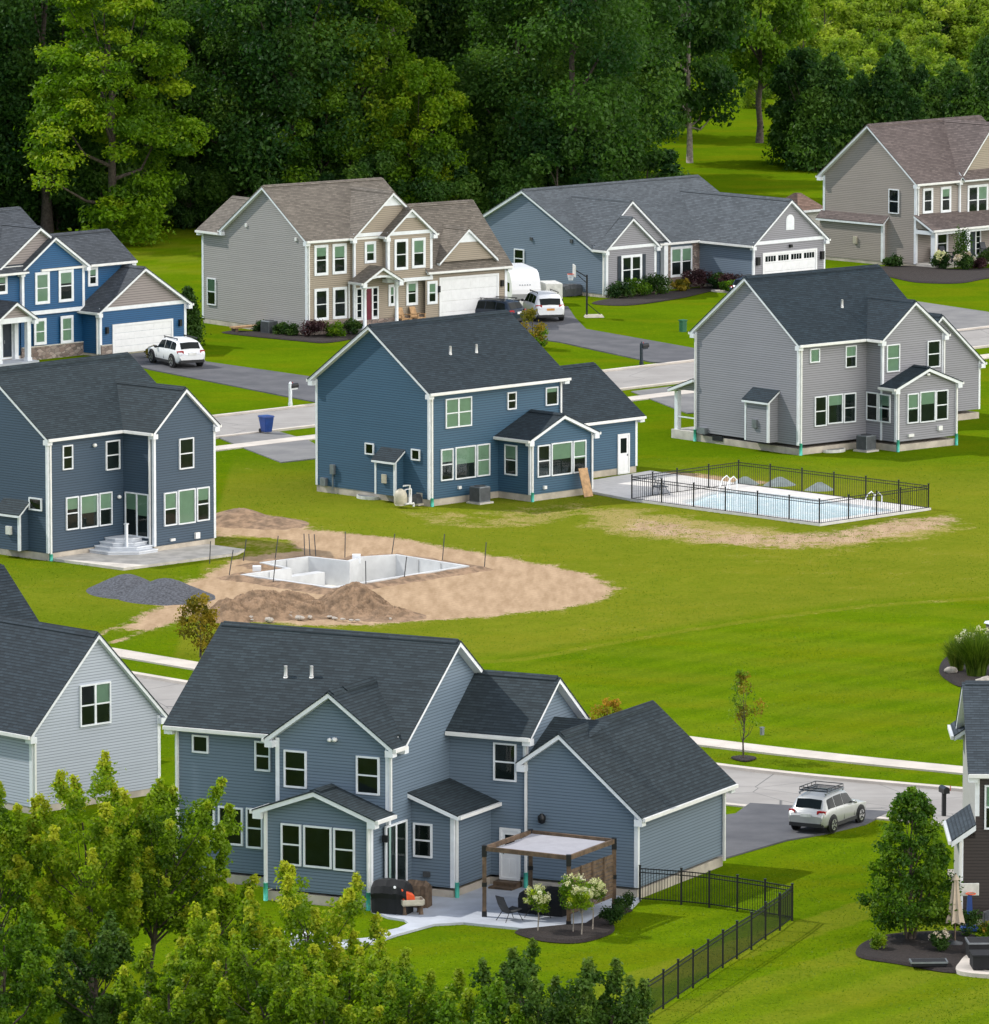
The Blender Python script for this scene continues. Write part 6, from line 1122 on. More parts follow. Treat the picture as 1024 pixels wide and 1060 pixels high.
def crate(label,loc,dx,dy,hh,m2):
    r=thing('planter_box',label,'planter',loc,.05); B=MB(); B.box((-dx,-dy,0),(dx,dy,hh)); B.build('body','cloth_black',r); B=MB()
    for s in (-1,1): B.box((-dx-.02,s*dy-.025,hh-.06),(dx+.02,s*dy+.025,hh)); B.box((s*dx-.025,-dy,hh-.065),(s*dx+.025,dy,hh+.005))
    B.build('rim',m2,r)
crate('low dark planter with a pale front edge in the mulch',(14.9,232.75,.1),.62,.3,.16,'grey_metal'); crate('black planter box with a grey rim beside the paving',(16.75,234.35,.1),.42,.5,.55,'grey_metal'); crate('plain black planter box on the paving',(16.75,232.2,.14),.42,.5,.5,'cloth_black')
# right edge: stone mailbox pillar and rocks
r=thing('stone_pillar','low stone pillar with a white cap behind the ornamental grass','pillar',(22.45,305,0),.5); B=MB(); B.box((-.35,-.35,-.1),(.35,.35,.95)); B.build('body','stone',r); B=MB(); B.hexa([(-.42,-.42,.95),(.42,-.42,.95),(.42,.42,.95),(-.42,.42,.95),(-.38,-.38,1.05),(.38,-.38,1.05),(.38,.38,1.05),(-.38,.38,1.05)]); B.build('cap','white_trim',r)
for i,(x,y,s,lb) in enumerate(((21.2,292.9,.55,'large pale boulder beside the ornamental grass'),(19.85,296.4,.3,'small grey boulder at the edge of the mulch by the ornamental grass'))):
    B=MB(); B.blob((0,0,.1),(s,s*.8,s*.55),12,0,.14,5+i); o=B.build('boulder','rock'); o.location=(x,y,.1); tag(o,lb,'boulder')
r=thing('pool_chair','folded metal chairs stacked on the pool deck inside the fence','chair',(8.3,355.0,.09),.4)
B=MB()
for s in (0,.35): B.bar((s,-.3,0),(s+.35,.25,.9),.03,.03); B.bar((s+.4,-.3,0),(s+.05,.25,.9),.03,.03); B.bar((s,.3,0),(s+.35,.6,.9),.03,.03)
B.build('frame','grey_metal',r); B=MB(); B.box((.05,-.2,.4),(.7,.5,.44)); B.build('seat','dark_grey',r)
for i,(x,y,s,m,lb) in enumerate(((13.2,360.4,.5,'tarp_grey','dark tarp bundle behind the far pool fence'),(15.0,359.9,.6,'tarp_grey','pale grey gravel pile behind the far pool fence'),(17.0,357.9,.55,'tarp_grey','second grey gravel pile behind the far pool fence, nearer the ladder'))):
    heap('tarp_bundle' if i==0 else 'gravel_pile',lb,'tarp' if i==0 else 'gravel pile',[(x,y,s*1.4,s*1.1,.3,s*.8)],m,20+i,.05,28)
r=thing('garden_bench','low wooden planter bench with a red flowering plant at the tan house','bench',(-15.6,433.9,0),.66); B=MB(); B.box((-1.2,-.3,.3),(1.2,.3,.4)); B.build('seat','wood_light',r); B=MB(); B.box((-1.1,-.25,-.1),(-.9,.25,.3)); B.box((.9,-.25,-.1),(1.1,.25,.3)); B.build('leg','wood_brown',r)
def adir(label,loc,rz,mat='wood_light'):
    r=thing('porch_chair',label,'chair',loc,rz); B=MB(); B.box((-.3,-.3,.36),(.3,.3,.42)); B.build('seat',mat,r); B=MB(); B.hexa([(-.3,.26,.38),(.3,.26,.38),(.3,.32,.38),(-.3,.32,.38),(-.26,.5,1.05),(.26,.5,1.05),(.26,.55,1.05),(-.26,.55,1.05)]); B.build('backrest',mat,r)
    for x in (-.28,.28):
        for y in (-.26,.28): B=MB(); B.box((x-.035,y-.035,0),(x+.035,y+.035,.38)); B.build('leg',mat,r)
    B=MB()
    for x in (-.34,.34): B.box((x-.06,-.34,.6),(x+.06,.36,.64)); B.box((x-.03,-.32,0),(x+.03,-.26,.6))
    B.build('armrest',mat,r)
hb=D['H']['B']; T=lambda h,u,v:(h['x']+u*math.cos(h['t'])-v*math.sin(h['t']),h['y']+u*math.sin(h['t'])+v*math.cos(h['t']))
adir('wooden chair on the porch of the tan house nearest the front door',(*T(hb,6.9,-.95),.42),hb['t']); adir('wooden chair on the porch of the tan house nearest the garage',(*T(hb,8.0,-1.0),.42),hb['t']+.2)
hg=D['H']['G']
adir('dark chair on the porch of the taupe house left of its front door',(*T(hg,2.4,-.7),.27),hg['t'],'door_dark'); adir('pale chair on the porch of the taupe house',(*T(hg,1.6,-.8),.27),hg['t'],'wood_light'); adir('dark chair on the porch of the taupe house right of its front door',(*T(hg,6.6,-.7),.27),hg['t'],'door_dark')
hf=D['H']['F']
g=covered('grill','dark covered grill beside the garage of the slate ranch house','grill',(*T(hf,17.5,-2.2),0),.75,[(-.3,0),(-.34,.7),(-.2,1.15),(.2,1.15),(.34,.7),(.3,0)],1.1)
g=covered('side_bin','dark bins at the left wall of the slate ranch house','bin',(*T(hf,-.8,2.6),0),.75,[(-.35,0),(-.4,.5),(-.3,.75),(.3,.75),(.4,.5),(.35,0)],1.6,'dark_grey')
# ------------------------------------------------------------------ vegetation
def leaves(lobes,per,size,seed,up=.35,shell=.45,tintj=.3,aspect=.62,droop=0):
    """lobes: (cx,cy,cz,rx,ry,rz,tint). many small leaf faces spread through each lobe"""
    rs=np.random.RandomState(seed); V=[];Tn=[]
    for cx,cy,cz,rx,ry,rz,tn in lobes:
        n=per if np.isscalar(per) else per[0]
        d=rs.normal(size=(n,3)); d/=np.linalg.norm(d,axis=1,keepdims=True); r=(shell+(1-shell)*rs.rand(n,1)**.7)*(1+.22*rs.normal(size=(n,1)))
        p=np.array([cx,cy,cz])+d*r*np.array([rx,ry,rz])
        nm=d*.5+rs.normal(size=(n,3))*.6+np.array([0,0,up]); nm/=np.linalg.norm(nm,axis=1,keepdims=True)
        a=np.cross(nm,rs.normal(size=(n,3))); a/=np.linalg.norm(a,axis=1,keepdims=True); a[:,2]-=droop; b=np.cross(nm,a)
        s=size*(.55+.9*rs.rand(n,1)); a=a*s*.5; b=b*s*.5*aspect
        q=np.stack([p-a,p+b+nm*s*.08,p+a,p-b+nm*s*.08],1); V.append(q.reshape(-1,3)); Tn.append(np.clip(tn+tintj*(rs.rand(n)-.5),0,1.2))
    V=np.concatenate(V); Tn=np.concatenate(Tn); F=np.arange(len(V)).reshape(-1,4); return V,F,Tn
def crown(name,mat,parent,lobes,per,size,seed,**k):
    V,F,Tn=leaves(lobes,per,size,seed,**k); me=npmesh(name,V,F,{'tint':('FACE',Tn)},False); me.materials.append(M[mat]); o=bpy.data.objects.new(name,me); COL.objects.link(o); o.parent=parent; return o
def limbs(parent,H,r0,lobes,seed,mat='bark',frac=.75,lean=(0,0),n=14,name='trunk',forks=1):
    rn=random.Random(seed); B=MB(); k=7; pts=[];rs=[]
    for i in range(k+1):
        t=i/k; pts.append(Vector((lean[0]*t*t+rn.uniform(-.03,.03)*H*.25*(i>0),lean[1]*t*t+rn.uniform(-.03,.03)*H*.25*(i>0),-.2+H*frac*t))); rs.append(r0*(1.25 if i==0 else 1)*(1-.78*t))
    B.tube(pts,rs,8)
    for lb in sorted(lobes,key=lambda q:rn.random())[:n]:
        c=Vector(lb[:3]); t=max(.18,min(.95,(c.z*.62)/(H*frac))); i=t*k; a=pts[int(i)].lerp(pts[min(k,int(i)+1)],i-int(i)); r=r0*(1-.78*t)*.55
        m=a.lerp(c,.5)+Vector((0,0,-.04*H*rn.random()))+Vector((rn.uniform(-.1,.1),rn.uniform(-.1,.1),0))*(c-a).length
        B.tube([a,m,c],[r,r*.6,r*.22],6)
    return B.build(name,mat,parent,uv=False)
def broad_lobes(H,R,z0,n,seed,lr=(.16,.28),top=.5,flat=.8,egg=1.0):
    rn=random.Random(seed); out=[]
    for i in range(n):
        t=rn.random()**.85; z=z0+(H-z0)*t; e=math.sin(PI*(.12+.88*(t*.86+.04)))**.75 if egg else 1
        rr=R*e*math.sqrt(rn.random()*.8+.2); a=rn.uniform(0,2*PI); l=R*rn.uniform(*lr)*(1.15-.4*t)
        out.append((rr*math.cos(a),rr*math.sin(a),z-l*.3,l,l,l*flat,rn.uniform(.08,.8)))
    return out
def tree(name,label,loc,H,R,z0,n,per,leaf,mat,seed,r0,bark='bark',lr=(.16,.28),lean=(0,0),group=None,flat=.8,nl=14,frac=.75,**k):
    r=thing(name,label,'tree',loc,random.Random(seed).uniform(0,6) if lean==(0,0) else 0,group); lb=broad_lobes(H,R,z0,n,seed,lr,flat=flat)
    lb=[(x+lean[0]*(z/H)**2,y+lean[1]*(z/H)**2,z,a,b,c,t) for x,y,z,a,b,c,t in lb]
    limbs(r,H,r0,lb,seed,bark,lean=lean,n=nl,frac=frac); crown('crown',mat,r,lb,per,leaf,seed,**k); return r
def spread(proto,places,labels=None):
    rn=random.Random(5)
    for i,(x,y,s) in enumerate(places):
        z=max(0,min(1,(y-560)/200))**1.5*3.0-.1 if y>560 else -.05
        if i==0: proto.location=(x,y,z); proto.scale=(s,s,s); continue
        sc=(s*rn.uniform(.88,1.1),s*rn.uniform(.88,1.1),s*rn.uniform(.93,1.08))
        dup(proto,(x,y,z),rn.uniform(0,6.28),None if not labels else labels[i],sc)
# woods behind the houses
G1='trees of the dark wood behind the houses'
wood=[tree('forest_tree','tall dark green leafy tree in the wood behind the houses',(0,0,0),23,5.4,3.5,84,430,.31,'leaf_forest',21+i,.42,group=G1,lr=(.24,.42),nl=10) for i in range(4)]
sp=[[],[],[],[]]; rn=random.Random(77)
for row,(y0,x0,x1,st) in enumerate(((503,-43,9.5,4.3),(516,-46,12.5,4.6),(531,-46,9,4.6),(549,-50,8,5.4))):
    x=x0+rn.uniform(0,2); i=0
    while x<x1:
        if not(row==0 and (-30.5<x<-20 or -12<x<0.5)): sp[(i+row)%4].append((x+rn.uniform(-1,1),y0+rn.uniform(-3,3),rn.uniform(.8,1.12)*(1+.07*row)))
        x+=st; i+=1
sp[1]+=[(12.6,586,1.0)]
for p,s in zip(wood,sp): spread(p,s)
tree('maple_tree','big bright yellow green maple at the edge of the wood behind the bright blue house',(-27.4,492,0),20.5,5.9,1.2,150,330,.30,'leaf_maple',91,.4,lr=(.15,.27),flat=.5,up=.8,group=None)
tree('tree','tall yellow green tree in the wood above the tan house',(-9.5,503,0),20,4.6,3,90,330,.29,'leaf_yellowgreen',92,.3,lr=(.2,.32)); 
tree('tree','rounded lime green tree at the wood between the tan and slate houses',(-5.2,499,0),12.5,3.6,1,80,320,.27,'leaf_maple',93,.22,lr=(.2,.32))
tree('tree','olive green tree in front of the wood, above the roof of the tan house',(-12.6,500,0),11.5,3.6,1,76,320,.28,'leaf_yellowgreen',94,.22,lr=(.2,.32))
r=thing('bare_tree','tall pale forked trunk rising out of the wood above the tan house','tree',(-8.2,507,0)); B=MB(); B.tube([(0,0,0),(.1,0,6),(0,0,10.5),(-.1,0,11.5)],[.3,.26,.22,.2],8); B.tube([(-.1,0,11.2),(-.9,0,14),(-1.4,0,20)],[.19,.15,.07],8); B.tube([(-.05,0,11.2),(.7,0,14),(1.1,.2,17.5),(1.0,.2,22)],[.18,.14,.1,.05],8); B.tube([(-.8,0,13.7),(-.2,.2,16),(-.5,.3,19)],[.08,.05,.02],6); B.tube([(.1,0,8),(1.3,.2,9),(2.2,.3,9.3)],[.09,.05,.02],6); B.build('trunk','bark_pale',r,uv=False)
# big drooping trees over the meadow gap
tree('tree','large dark drooping tree beside the meadow gap, with a pale trunk',(15.9,561,0),23,4.6,3.4,105,350,.33,'leaf_forest',95,.24,'bark_pale',lr=(.2,.34),droop=.5)
tree('tree','tall sunlit tree with feathery branches at the right of the meadow gap',(22.3,580,0),16,3.9,6,80,300,.3,'leaf_yellowgreen',96,.3,lr=(.2,.32),droop=.4)
# young undergrowth at the foot of the wood
G2='bushes at the foot of the wood'
ub=tree('forest_bush','dark green bush at the foot of the wood behind the houses',(0,0,0),6.5,2.8,.2,34,330,.28,'leaf_forest',97,.12,group=G2,lr=(.26,.42))
spread(ub,[(x+rn.uniform(-1,1),498.5+rn.uniform(-2,3)+(4 if x<-18 else 0),rn.uniform(.65,1.25)) for x in np.arange(-42,11,2.5)])
# dark evergreen row behind the taupe house
G3='row of dark evergreens behind the taupe house'
def conifer(label,H,R,seed,group=None,mat='leaf_ever',leaf=.25):
    r=thing('evergreen_tree',label,'tree',(0,0,0),0,group); rn=random.Random(seed); lb=[]
    for i in range(46):
        t=i/46; z=.4+H*t*.97; rr=R*(1-t)**.62; a=i*2.4; lb.append((rr*.6*math.cos(a),rr*.6*math.sin(a),z,rr*.55+.22,rr*.55+.22,.45+.25*(1-t),rn.uniform(.05,.7)))
    limbs(r,H,.14,lb,seed,n=6,frac=.95); crown('crown',mat,r,lb,230,leaf,seed,droop=.35,up=.15); return r
ev=[conifer('dark pointed evergreen in the row behind the taupe house',7.8,2.4,301+i,G3) for i in range(2)]
evp=[[],[]]
for i,x in enumerate(np.arange(25.5,47,2.0)): evp[i%2].append((x+rn.uniform(-.4,.4),553+rn.uniform(-3,3)+(x-25)*.2,rn.uniform(.82,1.15)))
for i,x in enumerate(np.arange(24.6,48,2.6)): evp[i%2].append((x+rn.uniform(-.6,.6),562+rn.uniform(-3,3)+(x-25)*.2,rn.uniform(.9,1.25)))
for p,s in zip(ev,evp): spread(p,s)
tree('tree','broad dark spreading tree left of the taupe house',(24.9,557,0),9.5,2.6,.3,56,330,.27,'leaf_forest',99,.25,lr=(.24,.36))
# light scrub on the far slope
G4='light green scrub on the far slope'
sc=[tree('scrub_tree','light green young tree on the far slope above the evergreens',(0,0,0),6.5,2.7,.2,26,210,.34,'leaf_scrub',401+i,.12,group=G4,lr=(.26,.42)) for i in range(3)]
scp=[[],[],[]]; i=0
for y in np.arange(588,790,11):
    for x in np.arange(24 if y<640 else 20,62,4.3):
        if rn.random()<.86: scp[i%3].append((x+rn.uniform(-1.6,1.6),y+rn.uniform(-4,4),rn.uniform(.6,1.12))); i+=1
for p,s in zip(sc,scp): spread(p,s)
spread(conifer('single dark green tree standing among the light scrub on the far slope',7,2.0,333,None,'leaf_forest'),[(42.5,668,1)])
tree('tree','yellow green leafy tree behind the meadow gap',(19.5,640,2),15,5,2,46,260,.36,'leaf_scrub',406,.25,lr=(.24,.36))
# foreground trees, nearest the camera
def young(label,loc,H,R,z0,seed,n=64,per=125,leaf=.13,mat='leaf_young',lean=(0,0),r0=.11,nl=22):
    r=thing('leafy_tree',label,'tree',loc,0); rn=random.Random(seed); lb=[]; ends=[]
    k=max(10,int(n*.36))
    for i in range(k):
        a=i*2.4+rn.uniform(-.4,.4); t=(i+.5)/k; ze=z0+(H-z0)*(.12+.88*t)*rn.uniform(.9,1.0); rr=R*(math.sin(PI*(.16+.72*t))**.6)*rn.uniform(.7,1.1); zs=max(z0*.6,ze-rr*rn.uniform(.5,.9)-.3)
        ends.append((rr*math.cos(a),rr*math.sin(a),ze))
        for q in range(5):
            u=.38+.62*q/4; l=rn.uniform(.30,.50)*(R/2.2)**.5*(1.12-.35*u); lb.append((rr*u*math.cos(a)+rn.uniform(-.22,.22),rr*u*math.sin(a)+rn.uniform(-.22,.22),zs+(ze-zs)*u+rn.uniform(-.2,.15),l*1.1,l*1.1,l*.8,rn.uniform(.05,.65)+.2*u))
        for q in range(3): l=.27-.06*q; lb.append((rr*math.cos(a)+rn.uniform(-.08,.08),rr*math.sin(a)+rn.uniform(-.08,.08),ze+.08+q*.24,l,l,l*1.15,.6+.17*q+rn.uniform(-.15,.15)))
    lb=[(x+lean[0]*(max(z,0)/H)**1.5,y+lean[1]*(max(z,0)/H)**1.5,z,p,q,w,t) for x,y,z,p,q,w,t in lb]
    limbs(r,H,r0,lb,seed,lean=lean,n=nl,frac=.82); crown('crown',mat,r,lb,per,leaf,seed,shell=.3,up=.55,aspect=.7); return r
young('tallest leafy tree in the lower left corner, in front of the pale grey house',(-13.4,226,0),7.9,2.5,1.7,501,84,lean=(-.3,0))
young('leafy tree with a leaning dark trunk left of the large slate house',(-11.6,226.3,0),7.3,2.1,3.0,502,64,lean=(1.2,.2),r0=.13)
young('leafy tree cut off by the left edge of the picture',(-16.5,226,0),7.3,1.9,1.2,503,60)
young('low bright bushy tree at the very bottom left corner',(-15.6,215.5,0),5.4,1.7,.6,504,52,mat='leaf_yellowgreen')
young('dark leafy sapling among the trunks at the lower left',(-12.9,219,0),4.2,1.5,.3,505,34,mat='leaf_deep')
young('small yellow tipped tree with a thin curved trunk at the lower left',(-10.1,225.2,0),4.3,1.25,1.6,506,30,lean=(1.5,0),r0=.075)
young('light green tree in front of the sunroom of the large slate house',(-6.0,218.8,0),5.9,2.2,1.0,507,66)
young('low leafy tree between the two lightest trees at the bottom edge',(-8.6,217.2,0),4.8,1.8,.5,508,50)
young('rounded olive leafy tree at the bottom edge below the patio',(-2.7,213.5,0),4.0,2.2,.4,509,60,mat='leaf_yellowgreen')
young('darker green leafy tree at the bottom edge below the pergola',(1.4,213.2,0),4.3,2.1,.4,510,60,mat='leaf_deep')
young('darker green small leafy tree at the bottom edge left of the black fence',(3.7,213.6,0),3.5,1.25,.4,511,36,mat='leaf_deep')
young('low yellowish shrub tree in the bottom middle behind the rounded olive tree',(-4.6,214.6,0),4.3,1.8,.4,512,40)
young('low light green leafy tree at the bottom edge below the white lounge chair',(-7.2,213.6,0),4.4,2.0,.4,513,50)
young('small bright leafy tree at the bottom edge left of the rounded olive tree',(-5.3,211.2,0),4.0,1.7,.4,514,46)
young('low leafy tree at the bottom edge right of the rounded olive tree',(-.7,211.0,0),3.6,1.5,.4,515,40,mat='leaf_yellowgreen')
young('bright low leafy tree under the small yellow tipped tree',(-10.3,214.2,0),4.2,1.8,.4,516,48)
# birch by the brown house
r=thing('birch_tree','cone shaped green birch in a mulch bed beside the brown house','tree',(14.55,237.3,.1)); lb=[]; rn2=random.Random(61)
for i in range(200):
    t=rn2.random()**1.25; z=.5+4.75*t; rr=1.85*(1-t)**.55*min(1,.62+t*3)*math.sqrt(rn2.random()*.8+.2)+.05; a=rn2.uniform(0,6.28); l=rn2.uniform(.28,.44)*(1.1-.5*t); lb.append((rr*math.cos(a),rr*math.sin(a),z,l,l,l*.8,rn2.uniform(.05,.75)))
limbs(r,5.2,.085,lb,61,'bark',n=30,frac=.95); crown('crown','leaf_birch',r,lb,95,.125,61,shell=.25,up=.4); crown('outer_leaves','leaf_young',r,[q for q in lb if math.hypot(q[0],q[1])>.55][:70],55,.12,62,shell=.8)
B=MB(); B.tube([(.12,0,-.1),(.3,.05,1),(.5,.1,2.4)],[.06,.05,.02],7); B.tube([(-.12,0,-.1),(-.28,-.05,1.1),(-.45,.1,2.6)],[.06,.05,.02],7); B.build('stem','bark',r,uv=False)
# small street trees
r=tree('street_tree','thin young tree with sparse yellow green leaves in a mulch ring by the lower sidewalk',(10.06,274.85,0),3.6,.72,1.4,20,26,.11,'leaf_scrub',71,.045,lr=(.3,.45),nl=16,frac=.9); crown('autumn_leaves','leaf_orange',r,broad_lobes(3.5,.7,1.5,14,72,(.3,.45)),44,.11,72)
r=tree('street_tree','small rounded tree with orange and green leaves behind the pale grey house',(-13.0,301.6,0),2.5,.8,.4,20,55,.13,'leaf_orange',73,.06,lr=(.34,.5)); crown('autumn_leaves','leaf_orange',r,[q for q in broad_lobes(2.7,1.0,.45,22,74,(.25,.4))],90,.13,75)
r=tree('street_tree','small orange leaved tree showing over the garage roof of the large slate house',(4.75,280.6,0),1.5,.7,.3,16,90,.11,'leaf_orange',76,.05,lr=(.34,.5))
r=tree('flame_shrub','orange and yellow shrub at the driveway above the black roof of the mid blue house',(2.35,424.5,0),2.6,1.05,.2,20,75,.17,'leaf_orange',78,.05,lr=(.3,.45)); crown('green_leaves','leaf_yellowgreen',r,broad_lobes(1.7,.9,.2,10,79,(.3,.45)),60,.16,79)
def bush(name,label,loc,R,H,mat='leaf_box',seed=1,leaf=.1,per=80,n=16,group=None,cat='bush',blossom=None,nb=10):
    r=thing(name,label,cat,loc,0,group); rn=random.Random(seed); lb=[]
    for i in range(n):
        a=rn.uniform(0,6.28); t=rn.random(); rr=R*.7*math.sqrt(rn.random()); lb.append((rr*math.cos(a),rr*math.sin(a),H*(.2+.62*t)*(1-.25*(rr/R)**2),R*.42,R*.42,H*.24,rn.uniform(.1,.8)))
    crown('foliage',mat,r,lb,per,leaf,seed,up=.5)
    if blossom:
        lb2=[]
        for i in range(nb): a=rn.uniform(0,6.28); e=rn.uniform(.15,1.3); lb2.append((R*.95*math.cos(a)*math.sin(e),R*.95*math.sin(a)*math.sin(e),H*(.45+.52*math.cos(e)),R*.2,R*.2,R*.2,rn.uniform(.3,.9)))
        crown('blossom',blossom,r,lb2,26,leaf*.9,seed+1)
    return r
bush('boxwood','round clipped boxwood in the mulch bed, nearest the flowering shrubs',(4.1,239.75,.1),.42,.75,seed=11,leaf=.07,per=110); bush('boxwood','round clipped boxwood in the mulch bed, nearest the house wall',(4.62,241.9,.1),.45,.8,seed=12,leaf=.07,per=110)
def standard(label,loc,H,R,seed,mat='leaf_young',nb=22,n=16,bl='blossom_cream'):
    r=thing('hydrangea',label,'shrub',loc); rn=random.Random(seed); B=MB(); B.tube([(0,0,-.1),(.03,.02,H*.35),(0,0,H*.7)],[.028,.024,.018],6)
    lb=[]
    for i in range(n):
        a=rn.uniform(0,6.28); e=math.acos(rn.uniform(-.8,1)); q=R*rn.uniform(.4,.95); lb.append((q*math.cos(a)*math.sin(e),q*math.sin(a)*math.sin(e),H-R*.9+q*math.cos(e),R*.33,R*.33,R*.3,rn.uniform(.2,.9)))
    for l in lb[:7]: B.tube([(0,0,H*.5),l[:3]],[.014,.006],5)
    B.build('stem','bark_pale',r,uv=False); crown('foliage',mat,r,lb,70,.085,seed,up=.5)
    lb2=[]
    for i in range(nb): a=rn.uniform(0,6.28); e=math.acos(rn.uniform(-.2,1)); lb2.append((R*1.0*math.cos(a)*math.sin(e),R*1.0*math.sin(a)*math.sin(e),H-R*.85+R*1.05*math.cos(e),R*.19,R*.19,R*.22,rn.uniform(.2,1)))
    crown('blossom',bl,r,lb2,40,.06,seed+3); return r
standard('single round white flowered hydrangea on a bare stem at the tip of the patio',(1.52,238.75,.05),1.55,.48,31)
standard('tallest hydrangea with drooping green shoots in front of the covered table',(2.75,238.45,.05),1.95,.62,32,nb=10,n=24); standard('white flowered hydrangea on a bare stem in front of the slatted screen',(3.45,238.9,.05),1.75,.5,33); standard('slim hydrangea on a bare stem between the two fuller ones',(3.05,238.0,.05),1.6,.42,34,nb=12)
bush('hydrangea','low white flowering hydrangea under the closed parasol',(15.45,235.2,.1),.42,.75,'leaf_box',41,.08,90,blossom='blossom_pink',nb=9,cat='shrub'); bush('bush','small light green bush in front of the birch tree',(13.3,235.6,.1),.36,.6,'leaf_young',42,.09,80); bush('bush','dark green bush behind the closed parasol',(16.6,238.2,.1),.55,.95,'leaf_box',43,.09,90); bush('bush','green and red bush behind the black planter boxes',(17.35,236.9,.1),.55,.7,'leaf_yellowgreen',44,.09,80,blossom='leaf_orange',nb=5)
bush('bush','purple leaved bush at the front corner of the tan house',(-11.3,430.2,.05),.85,1.2,'leaf_purple',51,.14); bush('bush','golden green bush by the stone base of the tan house',(-10.1,430.6,.05),.75,1.0,'leaf_yellowgreen',52,.14); bush('bush','green bush below the left front windows of the tan house',(-8.8,432.0,.05),.8,1.1,'leaf_box',53,.14)
for i,(u,v,lb) in enumerate(((-.6,.9,'boxwood at the left wall of the tan house nearest its front corner'),(-.6,1.9,'boxwood at the left wall of the tan house second from its front corner'),(-.6,4.0,'boxwood at the left wall of the tan house next to the air conditioner'))): bush('boxwood',lb,(*T(hb,u,v),0),.6,.85,'leaf_box',54+i,.13,90)
for i,(u,v,R,Hh,m,lb) in enumerate(((.3,-1.0,.95,1.15,'leaf_box','dark bush at the left corner of the front of the slate ranch house'),(1.9,-.95,1.0,1.25,'leaf_yellowgreen','olive bush under the shuttered window of the slate ranch house'),(3.8,-.9,1.05,1.5,'leaf_box','tallest dark bush at the entry of the slate ranch house'),(6.2,-.6,.7,.8,'leaf_orange','tan ornamental grass by the entry of the slate ranch house'),(8.2,-.2,1.0,1.4,'leaf_purple','purple bush under the stone framed window of the slate ranch house'),(9.3,-.9,.9,1.1,'leaf_box','dark green bush beside the garage wall of the slate ranch house'),(9.2,-2.3,.95,1.2,'leaf_purple','purple brown bush at the garage corner of the slate ranch house'),(8.6,-2.9,.7,.8,'leaf_yellowgreen','low golden bush at the garage corner of the slate ranch house'))): bush('bush',lb,(*T(hf,u,v),.05),R,Hh,m,61+i,.15,90,18)
for i,(u,v,R,Hh,m,bl,lb) in enumerate(((1.2,-3.3,.75,3.0,'leaf_deep',None,'slim green small tree in front of the porch of the taupe house'),(-.2,-2.5,.7,1.2,'leaf_box','blossom_cream','cream flowering hydrangea at the porch corner of the taupe house'),(.6,-4.0,.75,1.2,'leaf_box','blossom_pink','pinkish white flowering hydrangea beside the slim tree at the taupe house'),(2.0,-4.2,.7,.8,'leaf_purple',None,'low reddish bush in the mulch at the taupe house'),(3.4,-3.6,.9,1.4,'leaf_box',None,'dark green bush in front of the porch chairs of the taupe house'),(4.6,-4.6,.6,.7,'leaf_orange',None,'small rust coloured bush in the mulch at the taupe house'),(5.6,-3.3,.95,1.3,'leaf_box',None,'dark green bush by the door of the taupe house'),(-1.2,1.0,.7,.8,'leaf_box',None,'low dark bush at the left wall of the taupe house'))): bush('bush',lb,(*T(hg,u,v),.05),R,Hh,m,81+i,.15,85,18,blossom=bl,nb=14)
hd_=D['H']['D']; r=conifer('narrow dark evergreen at the right corner of the bright blue garage',3.0,.85,351,None,'leaf_box',.16); r.location=(*T(hd_,8.0,.7),0); bush('bush','small red bush at the driveway above the black roof of the navy house',(*T(hd_,1.6,-3.0),.05),.5,.7,'leaf_orange',95,.12,70)
# ornamental grass clump by the right edge
def grassclump(label,loc,R,H,n,seed,mat='leaf_blade'):
    r=thing('ornamental_grass',label,'grass clump',loc); rs=np.random.RandomState(seed); V=[];F=[];Tn=[]
    for i in range(n):
        a=rs.uniform(0,6.28); b=R*.35*math.sqrt(rs.rand()); x,y=b*math.cos(a),b*math.sin(a); o=rs.uniform(.2,1)*R; h=H*rs.uniform(.6,1.05); a2=a+rs.uniform(-.5,.5); w=.016; px,py=-math.sin(a2)*w,math.cos(a2)*w; tn=rs.uniform(0,1); pr=None
        for k in range(5):
            t=k/4; cx=x+math.cos(a2)*o*t**1.8; cy=y+math.sin(a2)*o*t**1.8; cz=h*(t*1.35-.4*t**2.4*(o/R)); ww=1-.8*t; V+= [(cx-px*ww,cy-py*ww,cz),(cx+px*ww,cy+py*ww,cz)]
            if k: m=len(V); F.append((m-4,m-3,m-1,m-2)); Tn.append(tn)
    me=npmesh('blades',np.array(V),np.array(F),{'tint':('FACE',Tn)},False); me.materials.append(M[mat]); o=bpy.data.objects.new('blades',me); COL.objects.link(o); o.parent=r
grassclump('large clump of tall green ornamental grass at the right edge above the road',(20.9,295.6,.05),1.15,1.75,1500,5); grassclump('smaller darker clump of ornamental grass left of the large clump',(20.15,297.0,.05),.75,1.25,800,6)
bush('hydrangea','cream flowering hydrangea behind the ornamental grass',(21.3,300.6,.05),1.0,1.35,'leaf_box',97,.12,90,blossom='blossom_cream',nb=10,cat='shrub')
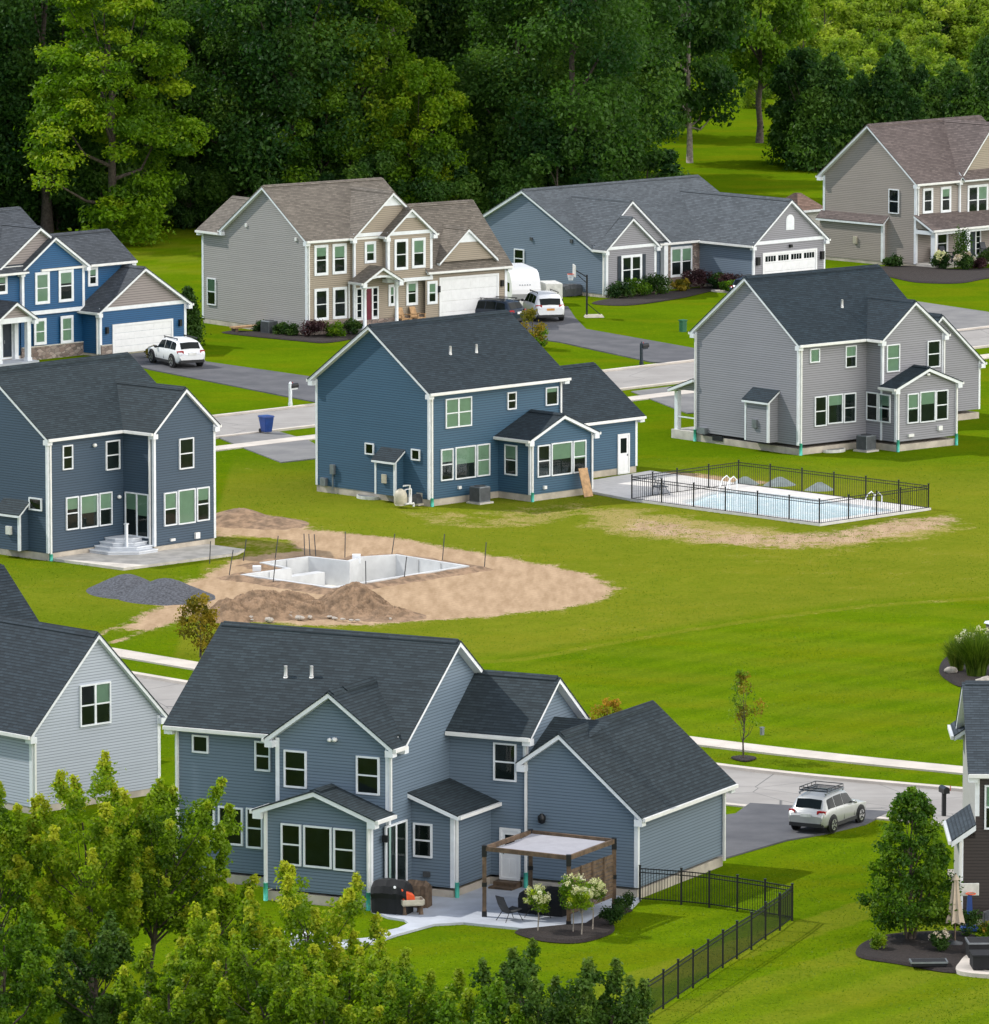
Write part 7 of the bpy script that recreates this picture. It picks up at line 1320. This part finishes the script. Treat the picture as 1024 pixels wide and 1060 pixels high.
# ------------------------------------------------------------------ sky, sun, camera
az=Vector((-.91,.41,0)).normalized(); el=math.radians(45); sd=Vector((az.x*math.cos(el),az.y*math.cos(el),math.sin(el)))
L=bpy.data.lights.new('sun','SUN'); L.energy=3.0; L.angle=math.radians(.6); L.color=(1,.955,.88); lo=bpy.data.objects.new('sun',L); COL.objects.link(lo); lo.rotation_euler=sd.to_track_quat('Z','Y').to_euler()
Wd=bpy.data.worlds.new('World'); S.world=Wd; Wd.use_nodes=True; nt=Wd.node_tree; bg=nt.nodes['Background']
sk=nt.nodes.new('ShaderNodeTexSky'); sk.sky_type='NISHITA'; sk.sun_disc=False; sk.sun_elevation=el; sk.sun_rotation=math.atan2(az.x,az.y); sk.altitude=200; sk.dust_density=.4
tc=nt.nodes.new('ShaderNodeTexCoord'); ns=nt.nodes.new('ShaderNodeTexNoise'); ns.inputs['Scale'].default_value=2.2; ns.inputs['Detail'].default_value=6; ns.inputs['Roughness'].default_value=.6; nt.links.new(tc.outputs['Generated'],ns.inputs['Vector'])
sx=nt.nodes.new('ShaderNodeVectorMath'); sx.operation='DOT_PRODUCT'; sx.inputs[1].default_value=(.80,-.35,-.2); nt.links.new(tc.outputs['Generated'],sx.inputs[0])
ad=nt.nodes.new('ShaderNodeMath'); ad.operation='MULTIPLY_ADD'; ad.inputs[1].default_value=.58; nt.links.new(sx.outputs['Value'],ad.inputs[0]); nt.links.new(ns.outputs['Fac'],ad.inputs[2])
mr=nt.nodes.new('ShaderNodeMapRange'); mr.inputs[1].default_value=.38; mr.inputs[2].default_value=.85; mr.interpolation_type='SMOOTHSTEP'; nt.links.new(ad.outputs[0],mr.inputs[0])
mx=nt.nodes.new('ShaderNodeMix'); mx.data_type='RGBA'; mx.inputs[7].default_value=(20,19.4,18.8,1); nt.links.new(mr.outputs[0],mx.inputs[0]); nt.links.new(sk.outputs[0],mx.inputs[6]); nt.links.new(mx.outputs[2],bg.inputs['Color']); bg.inputs['Strength'].default_value=.125
f,p,H0=D['cam']; cam=bpy.data.cameras.new('camera'); co=bpy.data.objects.new('camera',cam); COL.objects.link(co); co.location=(0,0,H0); co.rotation_euler=(PI/2-p,0,0); cam.sensor_fit='VERTICAL'; cam.sensor_height=24; cam.lens=f/1060*24; cam.clip_start=1; cam.clip_end=4000; S.camera=co
S.view_settings.view_transform='Standard'; S.view_settings.look='None'; S.view_settings.exposure=.28; S.view_settings.gamma=1
S.render.engine='CYCLES'; S.cycles.max_bounces=6; S.cycles.transparent_max_bounces=8; S.cycles.diffuse_bounces=3; S.cycles.glossy_bounces=3
